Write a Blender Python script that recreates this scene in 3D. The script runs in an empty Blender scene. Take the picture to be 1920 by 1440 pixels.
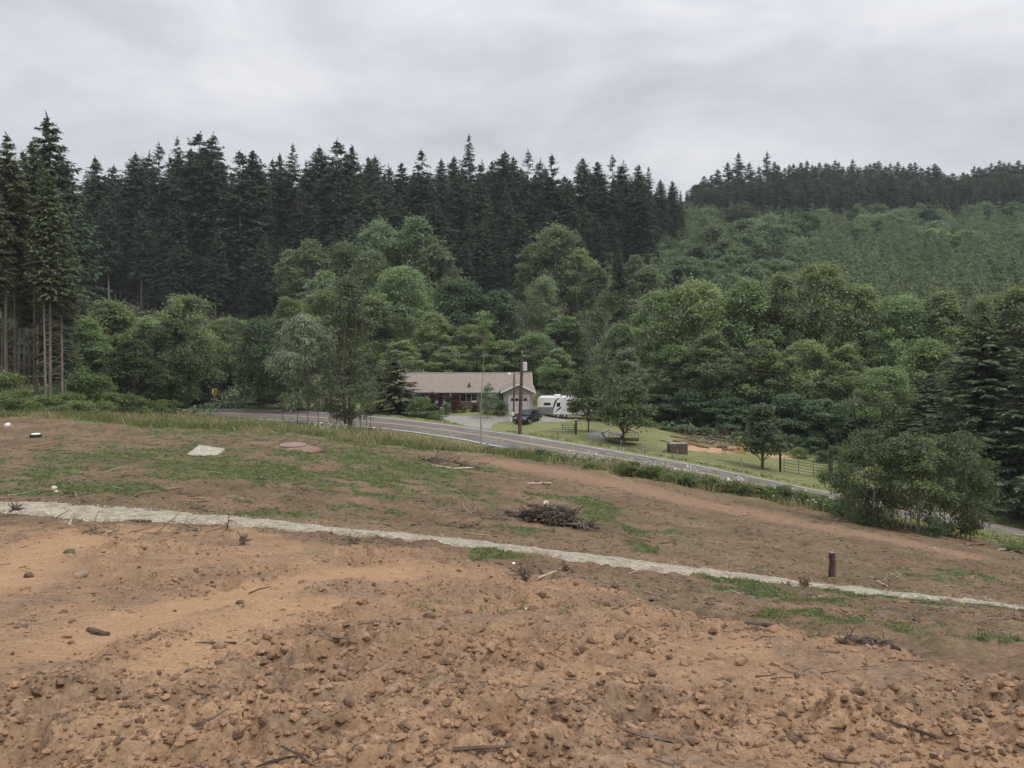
import bpy, math, random
import numpy as np
from mathutils import Vector

sc = bpy.context.scene
COL = sc.collection
R = math.radians
rng = np.random.default_rng(7)
random.seed(7)

# ------------------------------------------------------------------ camera
EYE = 14.0                      # eye height above the datum
F, CX, HY = 1507.0, 960.0, 600.0   # focal length, centre column and horizon row of the 1920x1440 photograph
cam_d = bpy.data.cameras.new("camera")
cam = bpy.data.objects.new("camera", cam_d)
COL.objects.link(cam)
cam.location = (0, 0, EYE)
cam.rotation_euler = (R(90), 0, 0)
cam_d.sensor_width = 36.0
cam_d.lens = F / 1920.0 * 36.0
cam_d.shift_y = -(720.0 - HY) / 1920.0
cam_d.clip_start = 0.1
cam_d.clip_end = 3000.0
sc.camera = cam

# ------------------------------------------------------------------ sky (overcast) and sun
SUN_EL, SUN_AZ = R(58), R(120)     # azimuth clockwise from +Y (north)
world = bpy.data.worlds.new("World")
sc.world = world
world.use_nodes = True
wn, wl = world.node_tree.nodes, world.node_tree.links
wn.clear()
w_out = wn.new("ShaderNodeOutputWorld")
w_bg = wn.new("ShaderNodeBackground")
w_bg.inputs["Strength"].default_value = 0.1
sky = wn.new("ShaderNodeTexSky")
sky.sky_type = "NISHITA"
sky.sun_disc = False
sky.sun_elevation = SUN_EL
sky.sun_rotation = SUN_AZ
tc = wn.new("ShaderNodeTexCoord")
mp = wn.new("ShaderNodeMapping")
mp.inputs["Scale"].default_value = (1.9, 1.9, 4.6)
mp.inputs["Location"].default_value = (0.3, 0.1, 0.45)
nz = wn.new("ShaderNodeTexNoise")
nz.inputs["Scale"].default_value = 1.6
nz.inputs["Detail"].default_value = 5.0
nz.inputs["Roughness"].default_value = 0.56
nz.inputs["Distortion"].default_value = 0.25
rp = wn.new("ShaderNodeValToRGB")
rp.color_ramp.elements[0].position = 0.36
rp.color_ramp.elements[1].position = 0.66
rp.color_ramp.elements[0].color = (4.6, 4.68, 5.05, 1)
rp.color_ramp.elements[1].color = (6.6, 6.65, 6.95, 1)
mx = wn.new("ShaderNodeMixRGB")
mx.inputs["Fac"].default_value = 0.95
wl.new(tc.outputs["Generated"], mp.inputs["Vector"])
wl.new(mp.outputs["Vector"], nz.inputs["Vector"])
wl.new(nz.outputs["Fac"], rp.inputs["Fac"])
wl.new(sky.outputs["Color"], mx.inputs["Color1"])
# an overcast sky is brighter towards the zenith
sx = wn.new("ShaderNodeSeparateXYZ")
z2 = wn.new("ShaderNodeMath"); z2.operation = "MULTIPLY"
za = wn.new("ShaderNodeMath"); za.operation = "MULTIPLY_ADD"; za.inputs[1].default_value = 1.5; za.inputs[2].default_value = 1.0
wl.new(tc.outputs["Generated"], sx.inputs["Vector"])
wl.new(sx.outputs["Z"], z2.inputs[0]); wl.new(sx.outputs["Z"], z2.inputs[1])
wl.new(z2.outputs[0], za.inputs[0])
vm = wn.new("ShaderNodeVectorMath"); vm.operation = "SCALE"
wl.new(rp.outputs["Color"], vm.inputs[0]); wl.new(za.outputs[0], vm.inputs["Scale"])
wl.new(vm.outputs["Vector"], mx.inputs["Color2"])
wl.new(mx.outputs["Color"], w_bg.inputs["Color"])
wl.new(w_bg.outputs["Background"], w_out.inputs["Surface"])

sun_d = bpy.data.lights.new("sun", "SUN")
sun_d.energy = 1.5
sun_d.angle = R(16)
sun_d.color = (1.0, 0.97, 0.92)
sun = bpy.data.objects.new("sun", sun_d)
COL.objects.link(sun)
sun.location = (30, -30, 120)
sun.rotation_euler = (R(90) - SUN_EL, 0, math.pi - SUN_AZ)
sv = Vector((math.sin(SUN_AZ) * math.cos(SUN_EL), math.cos(SUN_AZ) * math.cos(SUN_EL), math.sin(SUN_EL)))
sun.rotation_euler = (-sv).to_track_quat("-Z", "Y").to_euler()

# ------------------------------------------------------------------ exposure
vs = sc.view_settings
sc.display_settings.display_device = "sRGB"
vs.view_transform = "Standard"
vs.look = "None"
vs.exposure = 0.22
vs.gamma = 1.0
vs.use_curve_mapping = False
sc.render.engine = "CYCLES"
cy = sc.cycles
cy.use_denoising = True
cy.max_bounces = 5
cy.diffuse_bounces = 3
cy.glossy_bounces = 2
cy.transmission_bounces = 3
cy.volume_bounces = 0
cy.transparent_max_bounces = 4

# ================================================================== helpers
def lin(r, g, b):
    return tuple((c / 255 / 12.92) if c / 255 <= 0.04045 else ((c / 255 + 0.055) / 1.055) ** 2.4 for c in (r, g, b))


def new_mat(name):
    m = bpy.data.materials.new(name)
    m.use_nodes = True
    return m, m.node_tree.nodes, m.node_tree.links, m.node_tree.nodes["Principled BSDF"]


def simple(name, col, rough=0.8, var=0.25, scale=6.0, bump=0.0, metal=0.0, stretch=(1, 1, 1), detail=4.0, spec=0.3):
    """One real-world colour with grain: the noise gives colour variation, and a bump if asked."""
    m, n, l, p = new_mat(name)
    p.inputs["Roughness"].default_value = rough
    p.inputs["Metallic"].default_value = metal
    p.inputs["Specular IOR Level"].default_value = spec
    t = n.new("ShaderNodeTexCoord")
    mpn = n.new("ShaderNodeMapping")
    mpn.inputs["Scale"].default_value = stretch
    nn = n.new("ShaderNodeTexNoise")
    nn.inputs["Scale"].default_value = scale
    nn.inputs["Detail"].default_value = detail
    rr = n.new("ShaderNodeValToRGB")
    rr.color_ramp.elements[0].position = 0.3
    rr.color_ramp.elements[1].position = 0.7
    rr.color_ramp.elements[0].color = (*[c * (1 - var) for c in col], 1)
    rr.color_ramp.elements[1].color = (*[min(1, c * (1 + var)) for c in col], 1)
    l.new(t.outputs["Object"], mpn.inputs["Vector"])
    l.new(mpn.outputs["Vector"], nn.inputs["Vector"])
    l.new(nn.outputs["Fac"], rr.inputs["Fac"])
    l.new(rr.outputs["Color"], p.inputs["Base Color"])
    if bump:
        b = n.new("ShaderNodeBump")
        b.inputs["Strength"].default_value = bump
        b.inputs["Distance"].default_value = 0.05
        l.new(nn.outputs["Fac"], b.inputs["Height"])
        l.new(b.outputs["Normal"], p.inputs["Normal"])
    return m


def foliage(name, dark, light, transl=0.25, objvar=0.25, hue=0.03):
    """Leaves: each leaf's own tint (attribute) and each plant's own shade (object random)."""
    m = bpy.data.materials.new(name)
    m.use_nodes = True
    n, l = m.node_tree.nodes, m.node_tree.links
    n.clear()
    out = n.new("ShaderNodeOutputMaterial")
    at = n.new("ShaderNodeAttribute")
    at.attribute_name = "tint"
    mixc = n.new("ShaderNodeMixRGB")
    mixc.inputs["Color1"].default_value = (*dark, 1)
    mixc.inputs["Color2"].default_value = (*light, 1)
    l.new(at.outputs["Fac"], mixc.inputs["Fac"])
    oi = n.new("ShaderNodeObjectInfo")
    hs = n.new("ShaderNodeHueSaturation")
    v = n.new("ShaderNodeMapRange")
    v.inputs["To Min"].default_value = 1 - objvar
    v.inputs["To Max"].default_value = 1 + objvar
    l.new(oi.outputs["Random"], v.inputs["Value"])
    h = n.new("ShaderNodeMath")
    h.operation = "MULTIPLY_ADD"
    fr = n.new("ShaderNodeMath")
    fr.operation = "FRACT"
    m7 = n.new("ShaderNodeMath")
    m7.operation = "MULTIPLY"
    m7.inputs[1].default_value = 7.31
    l.new(oi.outputs["Random"], m7.inputs[0])
    l.new(m7.outputs[0], fr.inputs[0])
    l.new(fr.outputs[0], h.inputs[0])
    h.inputs[1].default_value = 2 * hue
    h.inputs[2].default_value = 0.5 - hue
    l.new(h.outputs[0], hs.inputs["Hue"])
    l.new(v.outputs["Result"], hs.inputs["Value"])
    l.new(mixc.outputs["Color"], hs.inputs["Color"])
    d = n.new("ShaderNodeBsdfDiffuse")
    t = n.new("ShaderNodeBsdfTranslucent")
    ms = n.new("ShaderNodeMixShader")
    ms.inputs["Fac"].default_value = transl
    l.new(hs.outputs["Color"], d.inputs["Color"])
    l.new(hs.outputs["Color"], t.inputs["Color"])
    l.new(d.outputs["BSDF"], ms.inputs[1])
    l.new(t.outputs["BSDF"], ms.inputs[2])
    l.new(ms.outputs["Shader"], out.inputs["Surface"])
    return m


def mesh_np(name, V, quads=None, tris=None, tint=None, smooth=False, mats=()):
    """A mesh from numpy arrays of vertices, quads and triangles."""
    me = bpy.data.meshes.new(name)
    V = np.asarray(V, dtype=np.float32)
    me.vertices.add(len(V))
    me.vertices.foreach_set("co", V.ravel())
    li, starts, pos = [], [], 0
    for arr, k in ((quads, 4), (tris, 3)):
        if arr is not None and len(arr):
            arr = np.asarray(arr, dtype=np.int32)
            li.append(arr.ravel())
            starts.append(pos + np.arange(len(arr), dtype=np.int32) * k)
            pos += arr.size
    li = np.concatenate(li)
    st = np.concatenate(starts)
    me.loops.add(len(li))
    me.loops.foreach_set("vertex_index", li)
    me.polygons.add(len(st))
    me.polygons.foreach_set("loop_start", st)
    me.polygons.foreach_set("use_smooth", np.full(len(st), smooth, dtype=bool))
    if tint is not None:
        a = me.attributes.new("tint", "FLOAT", "POINT")
        a.data.foreach_set("value", np.asarray(tint, dtype=np.float32))
    for mm in mats:
        me.materials.append(mm)
    me.update(calc_edges=True)
    return me


def tag(o, label=None, cat=None, group=None, kind=None):
    if label: o["label"] = label
    if cat: o["category"] = cat
    if group: o["group"] = group
    if kind: o["kind"] = kind
    return o


def link(name, me, parent=None, loc=None, rot=None):
    o = bpy.data.objects.new(name, me)
    COL.objects.link(o)
    if parent is not None:
        o.parent = parent
    if loc is not None:
        o.location = loc
    if rot is not None:
        o.rotation_euler = rot
    return o


def thing(name, label, cat, loc, rz=0.0, group=None, scale=None):
    o = bpy.data.objects.new(name, None)
    COL.objects.link(o)
    o.empty_display_size = 0.3
    o.location = loc
    o.rotation_euler = (0, 0, rz)
    if scale is not None:
        o.scale = scale
    return tag(o, label, cat, group)


class MB:
    """Collects boxes, tubes, prisms and discs; build() links them as one mesh object."""
    def __init__(self):
        self.v, self.f = [], []

    def poly(self, verts, faces):
        b = len(self.v)
        self.v += [tuple(map(float, p)) for p in verts]
        self.f += [tuple(b + i for i in fc) for fc in faces]
        return self

    def box(self, x0, x1, y0, y1, z0, z1):
        return self.poly([(x0, y0, z0), (x1, y0, z0), (x1, y1, z0), (x0, y1, z0), (x0, y0, z1), (x1, y0, z1), (x1, y1, z1), (x0, y1, z1)],
                         [(0, 3, 2, 1), (4, 5, 6, 7), (0, 1, 5, 4), (1, 2, 6, 5), (2, 3, 7, 6), (3, 0, 4, 7)])

    def bar(self, a, b, w, h=None):
        """A rectangular bar from point a to point b."""
        a, b = Vector(a), Vector(b)
        h = h or w
        d = (b - a).normalized()
        up = Vector((0, 0, 1)) if abs(d.z) < 0.95 else Vector((1, 0, 0))
        s = d.cross(up).normalized()
        u = s.cross(d)
        vs_ = []
        for p in (a, b):
            for i, j in ((-1, -1), (1, -1), (1, 1), (-1, 1)):
                vs_.append(p + s * (i * w / 2) + u * (j * h / 2))
        return self.poly(vs_, [(0, 1, 2, 3), (7, 6, 5, 4), (0, 4, 5, 1), (1, 5, 6, 2), (2, 6, 7, 3), (3, 7, 4, 0)])

    def tube(self, pts, rad, n=8, cap=True):
        pts = [Vector(p) for p in pts]
        if not hasattr(rad, "__len__"):
            rad = [rad] * len(pts)
        vs_, fs = [], []
        for i, p in enumerate(pts):
            d = (pts[min(i + 1, len(pts) - 1)] - pts[max(i - 1, 0)])
            d = d.normalized() if d.length > 1e-9 else Vector((0, 0, 1))
            up = Vector((0, 0, 1)) if abs(d.z) < 0.9 else Vector((1, 0, 0))
            s = d.cross(up).normalized()
            u = s.cross(d)
            for k in range(n):
                a = 2 * math.pi * k / n
                vs_.append(p + (s * math.cos(a) + u * math.sin(a)) * rad[i])
        for i in range(len(pts) - 1):
            for k in range(n):
                k2 = (k + 1) % n
                fs.append((i * n + k, i * n + k2, (i + 1) * n + k2, (i + 1) * n + k))
        if cap:
            fs.append(tuple(reversed(range(n))))
            fs.append(tuple(range((len(pts) - 1) * n, len(pts) * n)))
        return self.poly(vs_, fs)

    def prism(self, poly2, y0, y1, axis="y"):
        """A polygon in the XZ plane (or YZ for axis x) pushed from y0 to y1."""
        n = len(poly2)
        if axis == "y":
            a = [(p[0], y0, p[1]) for p in poly2] + [(p[0], y1, p[1]) for p in poly2]
        else:
            a = [(y0, p[0], p[1]) for p in poly2] + [(y1, p[0], p[1]) for p in poly2]
        fs = [tuple(range(n)), tuple(reversed(range(n, 2 * n)))]
        fs += [(i, i + n, (i + 1) % n + n, (i + 1) % n) for i in range(n)]
        return self.poly(a, fs)

    def build(self, name, mat, parent=None, loc=None, rot=None, smooth=False, bevel=0.0):
        me = bpy.data.meshes.new(name)
        me.from_pydata(self.v, [], self.f)
        if mat is not None:
            me.materials.append(mat)
        if smooth:
            for p in me.polygons:
                p.use_smooth = True
        import bmesh
        bm = bmesh.new()
        bm.from_mesh(me)
        bmesh.ops.recalc_face_normals(bm, faces=bm.faces)
        if bevel:
            bmesh.ops.bevel(bm, geom=[e for e in bm.edges if len(e.link_faces) == 2 and e.calc_face_angle(0) > 0.5],
                            offset=bevel, segments=2, affect="EDGES", profile=0.5)
        bm.to_mesh(me)
        bm.free()
        return link(name, me, parent, loc, rot)


# ------------------------------------------------------------------ value noise
def vnoise(x, y, seed=0):
    x = np.asarray(x, dtype=np.float64)
    y = np.asarray(y, dtype=np.float64)
    xi = np.floor(x).astype(np.int64)
    yi = np.floor(y).astype(np.int64)
    fx, fy = x - xi, y - yi
    fx = fx * fx * fx * (fx * (fx * 6 - 15) + 10)
    fy = fy * fy * fy * (fy * (fy * 6 - 15) + 10)

    def h(a, b):
        n = (a * 374761393 + b * 668265263 + seed * 1274126177) & 0xFFFFFFFF
        n = ((n ^ (n >> 13)) * 1274126177) & 0xFFFFFFFF
        n = (n ^ (n >> 16)) & 0xFFFFFFFF
        return n / 4294967295.0
    a = h(xi, yi) * (1 - fx) + h(xi + 1, yi) * fx
    b = h(xi, yi + 1) * (1 - fx) + h(xi + 1, yi + 1) * fx
    return a * (1 - fy) + b * fy


def fbm(x, y, oct=4, seed=0):
    s, a, t = 0.0, 1.0, 0.0
    for i in range(oct):
        s = s + a * vnoise(x * 2 ** i + 17.3 * i, y * 2 ** i - 9.1 * i, seed + i)
        t += a
        a *= 0.5
    return s / t


def sstep(a, b, x):
    t = np.clip((x - a) / (b - a), 0, 1)
    return t * t * (3 - 2 * t)


def unproj(px, py, Y):
    """The world point at distance Y in the direction that the photograph shows at (px, py)."""
    return np.array([(px - CX) / F * Y, Y, EYE - (py - HY) / F * Y])
# ================================================================== terrain
CP = []
for px, py, Y in [
    # foreground and field
    (0, 1440, 3.7), (960, 1440, 3.6), (1920, 1440, 3.6), (0, 1232, 6.3), (480, 1232, 6.1), (960, 1232, 6.1), (1500, 1232, 6.6), (1920, 1232, 7.2),
    (0, 1100, 10.5), (480, 1100, 10.8), (960, 1100, 12), (1300, 1130, 12.5), (1700, 1160, 13.5),
    (0, 985, 18.5), (0, 940, 22), (480, 990, 19), (480, 970, 21.5), (960, 1033, 18.5), (960, 1022, 21), (1500, 1105, 18.5), (1500, 1090, 21), (1920, 1150, 19), (1920, 1135, 21.5),
    (100, 900, 27), (480, 900, 30), (300, 850, 42), (800, 930, 32), (1000, 970, 28), (1100, 990, 27), (1560, 1082, 22.5), (1900, 1070, 29), (1300, 960, 40), (1600, 990, 40), (1750, 1000, 44),
    (30, 805, 55), (548, 838, 45), (850, 875, 48), (1300, 905, 55), (1100, 885, 52), (1500, 950, 51), (1900, 1025, 46), (1780, 1005, 45),
    (100, 775, 72), (350, 800, 66), (640, 812, 72), (800, 835, 66), (960, 855, 61),
    # beyond the road
    (977, 812, 90), (850, 790, 98), (1080, 815, 85), (1160, 832, 82), (1270, 851, 78), (1330, 836, 87), (1510, 892, 75), (1450, 852, 87), (1200, 800, 96),
    (1300, 812, 97), (1600, 835, 93), (1900, 905, 80), (1750, 870, 86), (430, 757, 116), (200, 757, 105), (0, 745, 92), (-200, 740, 95),
    # the hill behind
    (480, 700, 138), (480, 630, 170), (480, 585, 200), (480, 500, 265), (480, 445, 335),
    (0, 690, 130), (0, 640, 155), (0, 580, 190), (0, 500, 260), (0, 450, 330),
    (800, 690, 140), (800, 630, 170), (800, 570, 205), (800, 480, 265), (800, 430, 335),
    (1060, 690, 138), (1060, 620, 165), (1060, 565, 200), (1060, 485, 255), (1060, 425, 340), (1060, 395, 450),
    (1300, 700, 135), (1300, 620, 165), (1300, 560, 205), (1300, 480, 270), (1300, 415, 360), (1300, 378, 460),
    (1600, 700, 130), (1600, 620, 165), (1600, 560, 205), (1600, 490, 270), (1600, 425, 360), (1600, 372, 465),
    (1920, 720, 125), (1920, 620, 160), (1920, 560, 200), (1920, 490, 265), (1920, 420, 360), (1920, 362, 465),
    (2300, 720, 120), (2300, 560, 200), (2300, 420, 360), (-400, 640, 150), (-400, 500, 250), (-400, 450, 330),
]:
    CP.append(unproj(px, py, Y))
for p in [(-14, 107, 2.05), (-6, 106, 2.0), (0, 104, 1.95), (2.5, 104, 1.85), (-14, 120, 2.1), (3, 120, 2.0), (6, 107, 1.05), (10, 106, 1.0), (1, 100.5, 1.35),
          (0, -1, 12.2), (0, 1.5, 12.2), (-8, 0, 12.2), (8, 0, 11.9), (0, -12, 12.6), (-30, -10, 11.5), (30, -10, 10.5), (0, -40, 14), (-40, 20, 8.5), (-70, 55, 5), (40, 15, 6.8), (60, 40, 2.5), (75, 65, -3),
          (-110, 95, 2), (110, 90, -2), (-60, 480, 62), (0, 480, 66), (0, 620, 50), (150, 620, 70), (300, 640, 80), (-200, 640, 50), (0, 900, 40), (400, 900, 60), (-400, 900, 40), (400, 450, 85), (-300, 350, 40)]:
    CP.append(np.array(p, float))
CP = np.array(CP)


def _warp(x, y):
    yy = np.maximum(np.asarray(y, float), -40)
    w = np.where(yy > 0, yy + 14, 14 + 0 * yy)
    b = np.where(yy > 0, np.log((yy + 14) / 14), yy / 14)
    return np.clip(np.asarray(x, float) / w, -4, 4) * 1.6, b


def _tps_fit(P, lam=2e-4):
    u, v = _warp(P[:, 0], P[:, 1])
    n = len(P)
    d2 = (u[:, None] - u) ** 2 + (v[:, None] - v) ** 2
    K = 0.5 * d2 * np.log(d2 + 1e-12) + lam * np.eye(n)
    A = np.zeros((n + 3, n + 3))
    A[:n, :n] = K
    A[:n, n:] = np.stack([np.ones(n), u, v], 1)
    A[n:, :n] = A[:n, n:].T
    sol = np.linalg.solve(A, np.concatenate([P[:, 2], np.zeros(3)]))
    return u, v, sol


_TU, _TV, _TS = _tps_fit(CP)


def base_z(x, y):
    x = np.atleast_1d(np.asarray(x, float))
    y = np.atleast_1d(np.asarray(y, float))
    out = np.empty(x.shape)
    xf, yf, of = x.ravel(), y.ravel(), out.ravel()
    for i in range(0, len(xf), 40000):
        u, v = _warp(xf[i:i + 40000], yf[i:i + 40000])
        d2 = (u[:, None] - _TU) ** 2 + (v[:, None] - _TV) ** 2
        of[i:i + 40000] = (0.5 * d2 * np.log(d2 + 1e-12)) @ _TS[:-3] + _TS[-3] + _TS[-2] * u + _TS[-1] * v
    return of.reshape(x.shape)


# ------------------------------------------------------------------ road centre line (photo column, rows of centre / far / near line, distance)
RD = [(-700, 764, 760, 770, 150), (-300, 767, 762, 773, 140), (50, 770, 763, 778, 128), (200, 772, 764, 781, 121), (340, 774, 766, 785, 114), (540, 779, 768, 788, 104), (740, 795, 785, 807, 90), (900, 816, 807, 830, 78),
      (1000, 833, 823, 848, 73.5), (1280, 880, 869, 894, 68), (1564, 935.5, 922, 951, 64.5), (1828, 981, 972, 997, 62.5), (1920, 999, 987, 1013, 62), (2150, 1045, 1033, 1059, 60.5), (2600, 1138, 1126, 1152, 58)]


def catmull(P, n=16):
    P = np.asarray(P, float)
    Q = np.vstack([2 * P[0] - P[1], P, 2 * P[-1] - P[-2]])
    out = []
    for i in range(1, len(Q) - 2):
        for t in np.linspace(0, 1, n, endpoint=False):
            a, b, c, d = Q[i - 1], Q[i], Q[i + 1], Q[i + 2]
            out.append(0.5 * ((2 * b) + (c - a) * t + (2 * a - 5 * b + 4 * c - d) * t * t + (3 * b - a - 3 * c + d) * t ** 3))
    out.append(P[-1])
    return np.array(out)


_C = catmull([unproj(a, b, Y) for a, b, _f, _n, Y in RD])
_T = np.gradient(_C[:, :2], axis=0)
_T /= np.linalg.norm(_T, axis=1)[:, None]
_N = np.stack([-_T[:, 1], _T[:, 0]], 1)          # to the left of travel = away from the camera
HALF = 3.15                                     # centre line to edge line
_RD = catmull([(a, b, f, n, Y) for a, b, f, n, Y in RD])
CROSS = np.zeros(len(_C))                       # superelevation that the photograph's line spacing implies
for i in range(len(_C)):
    px, pc, pf, pn, Y = _RD[i]
    hy = HALF / max(0.45, _N[i, 1])
    zf = EYE - (pf - HY) / F * (Y + hy)
    zn = EYE - (pn - HY) / F * (Y - hy)
    CROSS[i] = np.clip((zf - zn) / (2 * HALF), -0.11, 0.08)
CROSS = np.convolve(np.pad(CROSS, 12, mode="edge"), np.ones(25) / 25, "valid")
ROAD_HALF = HALF + 0.45


def road_frame(x, y):
    """Nearest centre sample: signed lateral offset (positive = far side) and road height there."""
    x, y = np.atleast_1d(x).ravel(), np.atleast_1d(y).ravel()
    lat, z = np.empty(len(x)), np.empty(len(x))
    for i in range(0, len(x), 20000):
        dx = x[i:i + 20000, None] - _C[:, 0]
        dy = y[i:i + 20000, None] - _C[:, 1]
        k = np.argmin(dx * dx + dy * dy, axis=1)
        r = np.arange(len(k))
        L = dx[r, k] * _N[k, 0] + dy[r, k] * _N[k, 1]
        A = dx[r, k] * _T[k, 0] + dy[r, k] * _T[k, 1]
        far = np.abs(A) > 12
        lat[i:i + 20000] = np.where(far, np.sign(L) * (np.abs(L) + 50), L)
        gz = np.gradient(_C[:, 2]) / np.maximum(1e-6, np.linalg.norm(np.gradient(_C[:, :2], axis=0), axis=1))
        z[i:i + 20000] = _C[k, 2] + np.clip(A, -3, 3) * gz[k] + np.clip(L, -ROAD_HALF - 1, ROAD_HALF + 1) * CROSS[k]
    return lat, z


def smooth_z(x, y):
    """Ground without its small relief, graded to the road."""
    sh = np.shape(x)
    x, y = np.atleast_1d(np.asarray(x, float)).ravel(), np.atleast_1d(np.asarray(y, float)).ravel()
    z = base_z(x, y)
    m = (y > 40) & (y < 175)
    if m.any():
        lat, rz = road_frame(x[m], y[m])
        a = np.abs(lat)
        w = 1 - sstep(ROAD_HALF + 0.3, ROAD_HALF + np.where(lat > 0, 6.0, 5.0), a)
        zr = rz - np.where(a < ROAD_HALF + 0.05, 0.10, 0.06) 
        z[m] = z[m] * (1 - w) + zr * w
    return z.reshape(sh) if sh else float(z[0])


def pick(px, py, ymin=2.5, ymax=520.0):
    """Where the sight line through the photograph's (px, py) first meets the ground."""
    Y = np.exp(np.linspace(math.log(ymin), math.log(ymax), 900))
    X = (px - CX) / F * Y
    g = EYE - (py - HY) / F * Y - smooth_z(X, Y)
    i = np.argmax(g < 0)
    if not (g < 0).any():
        i = len(Y) - 1
    i = max(i, 1)
    t = g[i - 1] / (g[i - 1] - g[i] + 1e-12)
    y = Y[i - 1] + (Y[i] - Y[i - 1]) * t
    x = (px - CX) / F * y
    return float(x), float(y)


def gz(x, y):
    return float(smooth_z(np.array([x]), np.array([y]))[0])


# ------------------------------------------------------------------ the lines that split the field into zones
def polyline(pts):
    return np.array([pick(*p) for p in pts])


ORANGE = polyline([(-150, 975), (0, 975), (250, 985), (420, 1000), (600, 1022), (760, 1030), (900, 1065), (1050, 1090), (1300, 1150), (1500, 1185), (1720, 1225), (1920, 1262), (2100, 1290)])
EDGE = polyline([(-200, 783), (0, 783), (120, 787), (260, 800), (420, 806), (560, 815), (640, 828), (780, 842), (900, 850), (1000, 862), (1120, 884), (1260, 905), (1400, 932), (1560, 963), (1660, 985), (1740, 1000), (1850, 1014), (1920, 1030), (2100, 1062)])
FOREST = polyline([(-200, 752), (0, 752), (200, 757)]) if False else None


def yline(P, x):
    o = np.argsort(P[:, 0])
    return np.interp(x, P[o, 0], P[o, 1])


def forest_y(x):
    return np.interp(x, [-80, -60, -35, -20, 8, 14, 20, 27, 34, 42, 60], [84, 90, 117, 124, 124, 104, 95, 91, 88, 84, 74])


# gravel path, from its two edges
PATH_PX = [(-400, 921, 946), (-200, 930, 952), (0, 940, 961), (100, 941, 968), (170, 946, 975), (250, 951, 976), (350, 961, 981), (480, 972, 988), (640, 990, 1003), (800, 1004, 1016), (960, 1023, 1032.5), (1000, 1027, 1034.5),
           (1080, 1037, 1051), (1280, 1062, 1076), (1360, 1070, 1084), (1460, 1084, 1096.5), (1530, 1094, 1104), (1700, 1114, 1121), (1800, 1124, 1130), (1920, 1138, 1143.5), (2150, 1166, 1172), (2400, 1196, 1203)]
_pt = np.array([pick(a, b) for a, b, _ in PATH_PX])
_pb = np.array([pick(a, c) for a, _, c in PATH_PX])
_pt, _pb = catmull(_pt, 24), catmull(_pb, 24)


def path_mask(x, y, soft=0.25):
    yt, yb = yline(_pt, x), yline(_pb, x)
    return sstep(yb - soft, yb, y) * (1 - sstep(yt, yt + soft, y))


# weed patches: centre and radii in the photograph's pixels, strength
WEEDS = [(470, 885, 140, 22, .95), (350, 872, 120, 16, .7), (60, 892, 90, 22, .65), (180, 915, 120, 12, .6), (250, 850, 160, 22, .55), (650, 862, 160, 26, .6), (700, 900, 200, 22, .65),
         (800, 885, 110, 18, .6), (30, 862, 80, 18, .4), (925, 1043, 48, 13, 1.0), (1110, 945, 46, 11, 1.0), (1100, 965, 60, 12, .6), (1190, 996, 22, 7, 1.0), (1205, 1026, 34, 8, .75), (1020, 930, 34, 5, .85),
         (980, 990, 70, 10, .5), (1390, 1097, 60, 8, .8), (1590, 1112, 80, 13, .55), (1690, 1122, 60, 9, .6), (1450, 1115, 130, 18, .5), (1850, 1137, 60, 8, .7), (600, 912, 250, 18, .45), (900, 930, 90, 20, .35),
         (1300, 1010, 60, 12, .3), (650, 955, 160, 14, .3), (900, 878, 60, 12, .5), (260, 918, 60, 10, .8), (1830, 1098, 50, 8, .45), (1730, 1080, 50, 8, .45), (1370, 945, 40, 6, .3), (405, 812, 200, 10, .5), (690, 835, 110, 10, .5),
         (480, 960, 120, 8, .5), (1560, 1150, 160, 16, .35), (1100, 1110, 160, 20, .2), (700, 845, 90, 8, .4), (30, 925, 60, 10, .6), (1780, 1075, 90, 10, .3), (860, 985, 60, 8, .5)]
_W = []
for a, b, rx, ry, s in WEEDS:
    c = np.array(pick(a, b))
    up, dn = pick(a, b - ry), pick(a, b + ry)
    _W.append((c[0], (up[1] + dn[1]) / 2, rx / F * c[1], max(0.3, (up[1] - dn[1]) / 2), s))

SMOOTHS = [np.array([pick(*p) for p in q]) for q in ([(150, 1215), (240, 1170), (420, 1115), (560, 1085), (720, 1065)], [(-40, 1090), (60, 1040), (170, 1005), (330, 995)], [(300, 1240), (420, 1180), (560, 1130)])]


def seg_dist(x, y, P):
    d = np.full(x.shape, 1e9)
    for (ax, ay), (bx, by) in zip(P[:-1], P[1:]):
        vx, vy = bx - ax, by - ay
        t = np.clip(((x - ax) * vx + (y - ay) * vy) / (vx * vx + vy * vy + 1e-9), 0, 1)
        d = np.minimum(d, np.hypot(x - ax - t * vx, y - ay - t * vy))
    return d


TRACK = np.array([pick(*p) for p in [(930, 868), (1080, 892), (1250, 930), (1420, 965), (1600, 1000), (1800, 1040)]])


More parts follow.
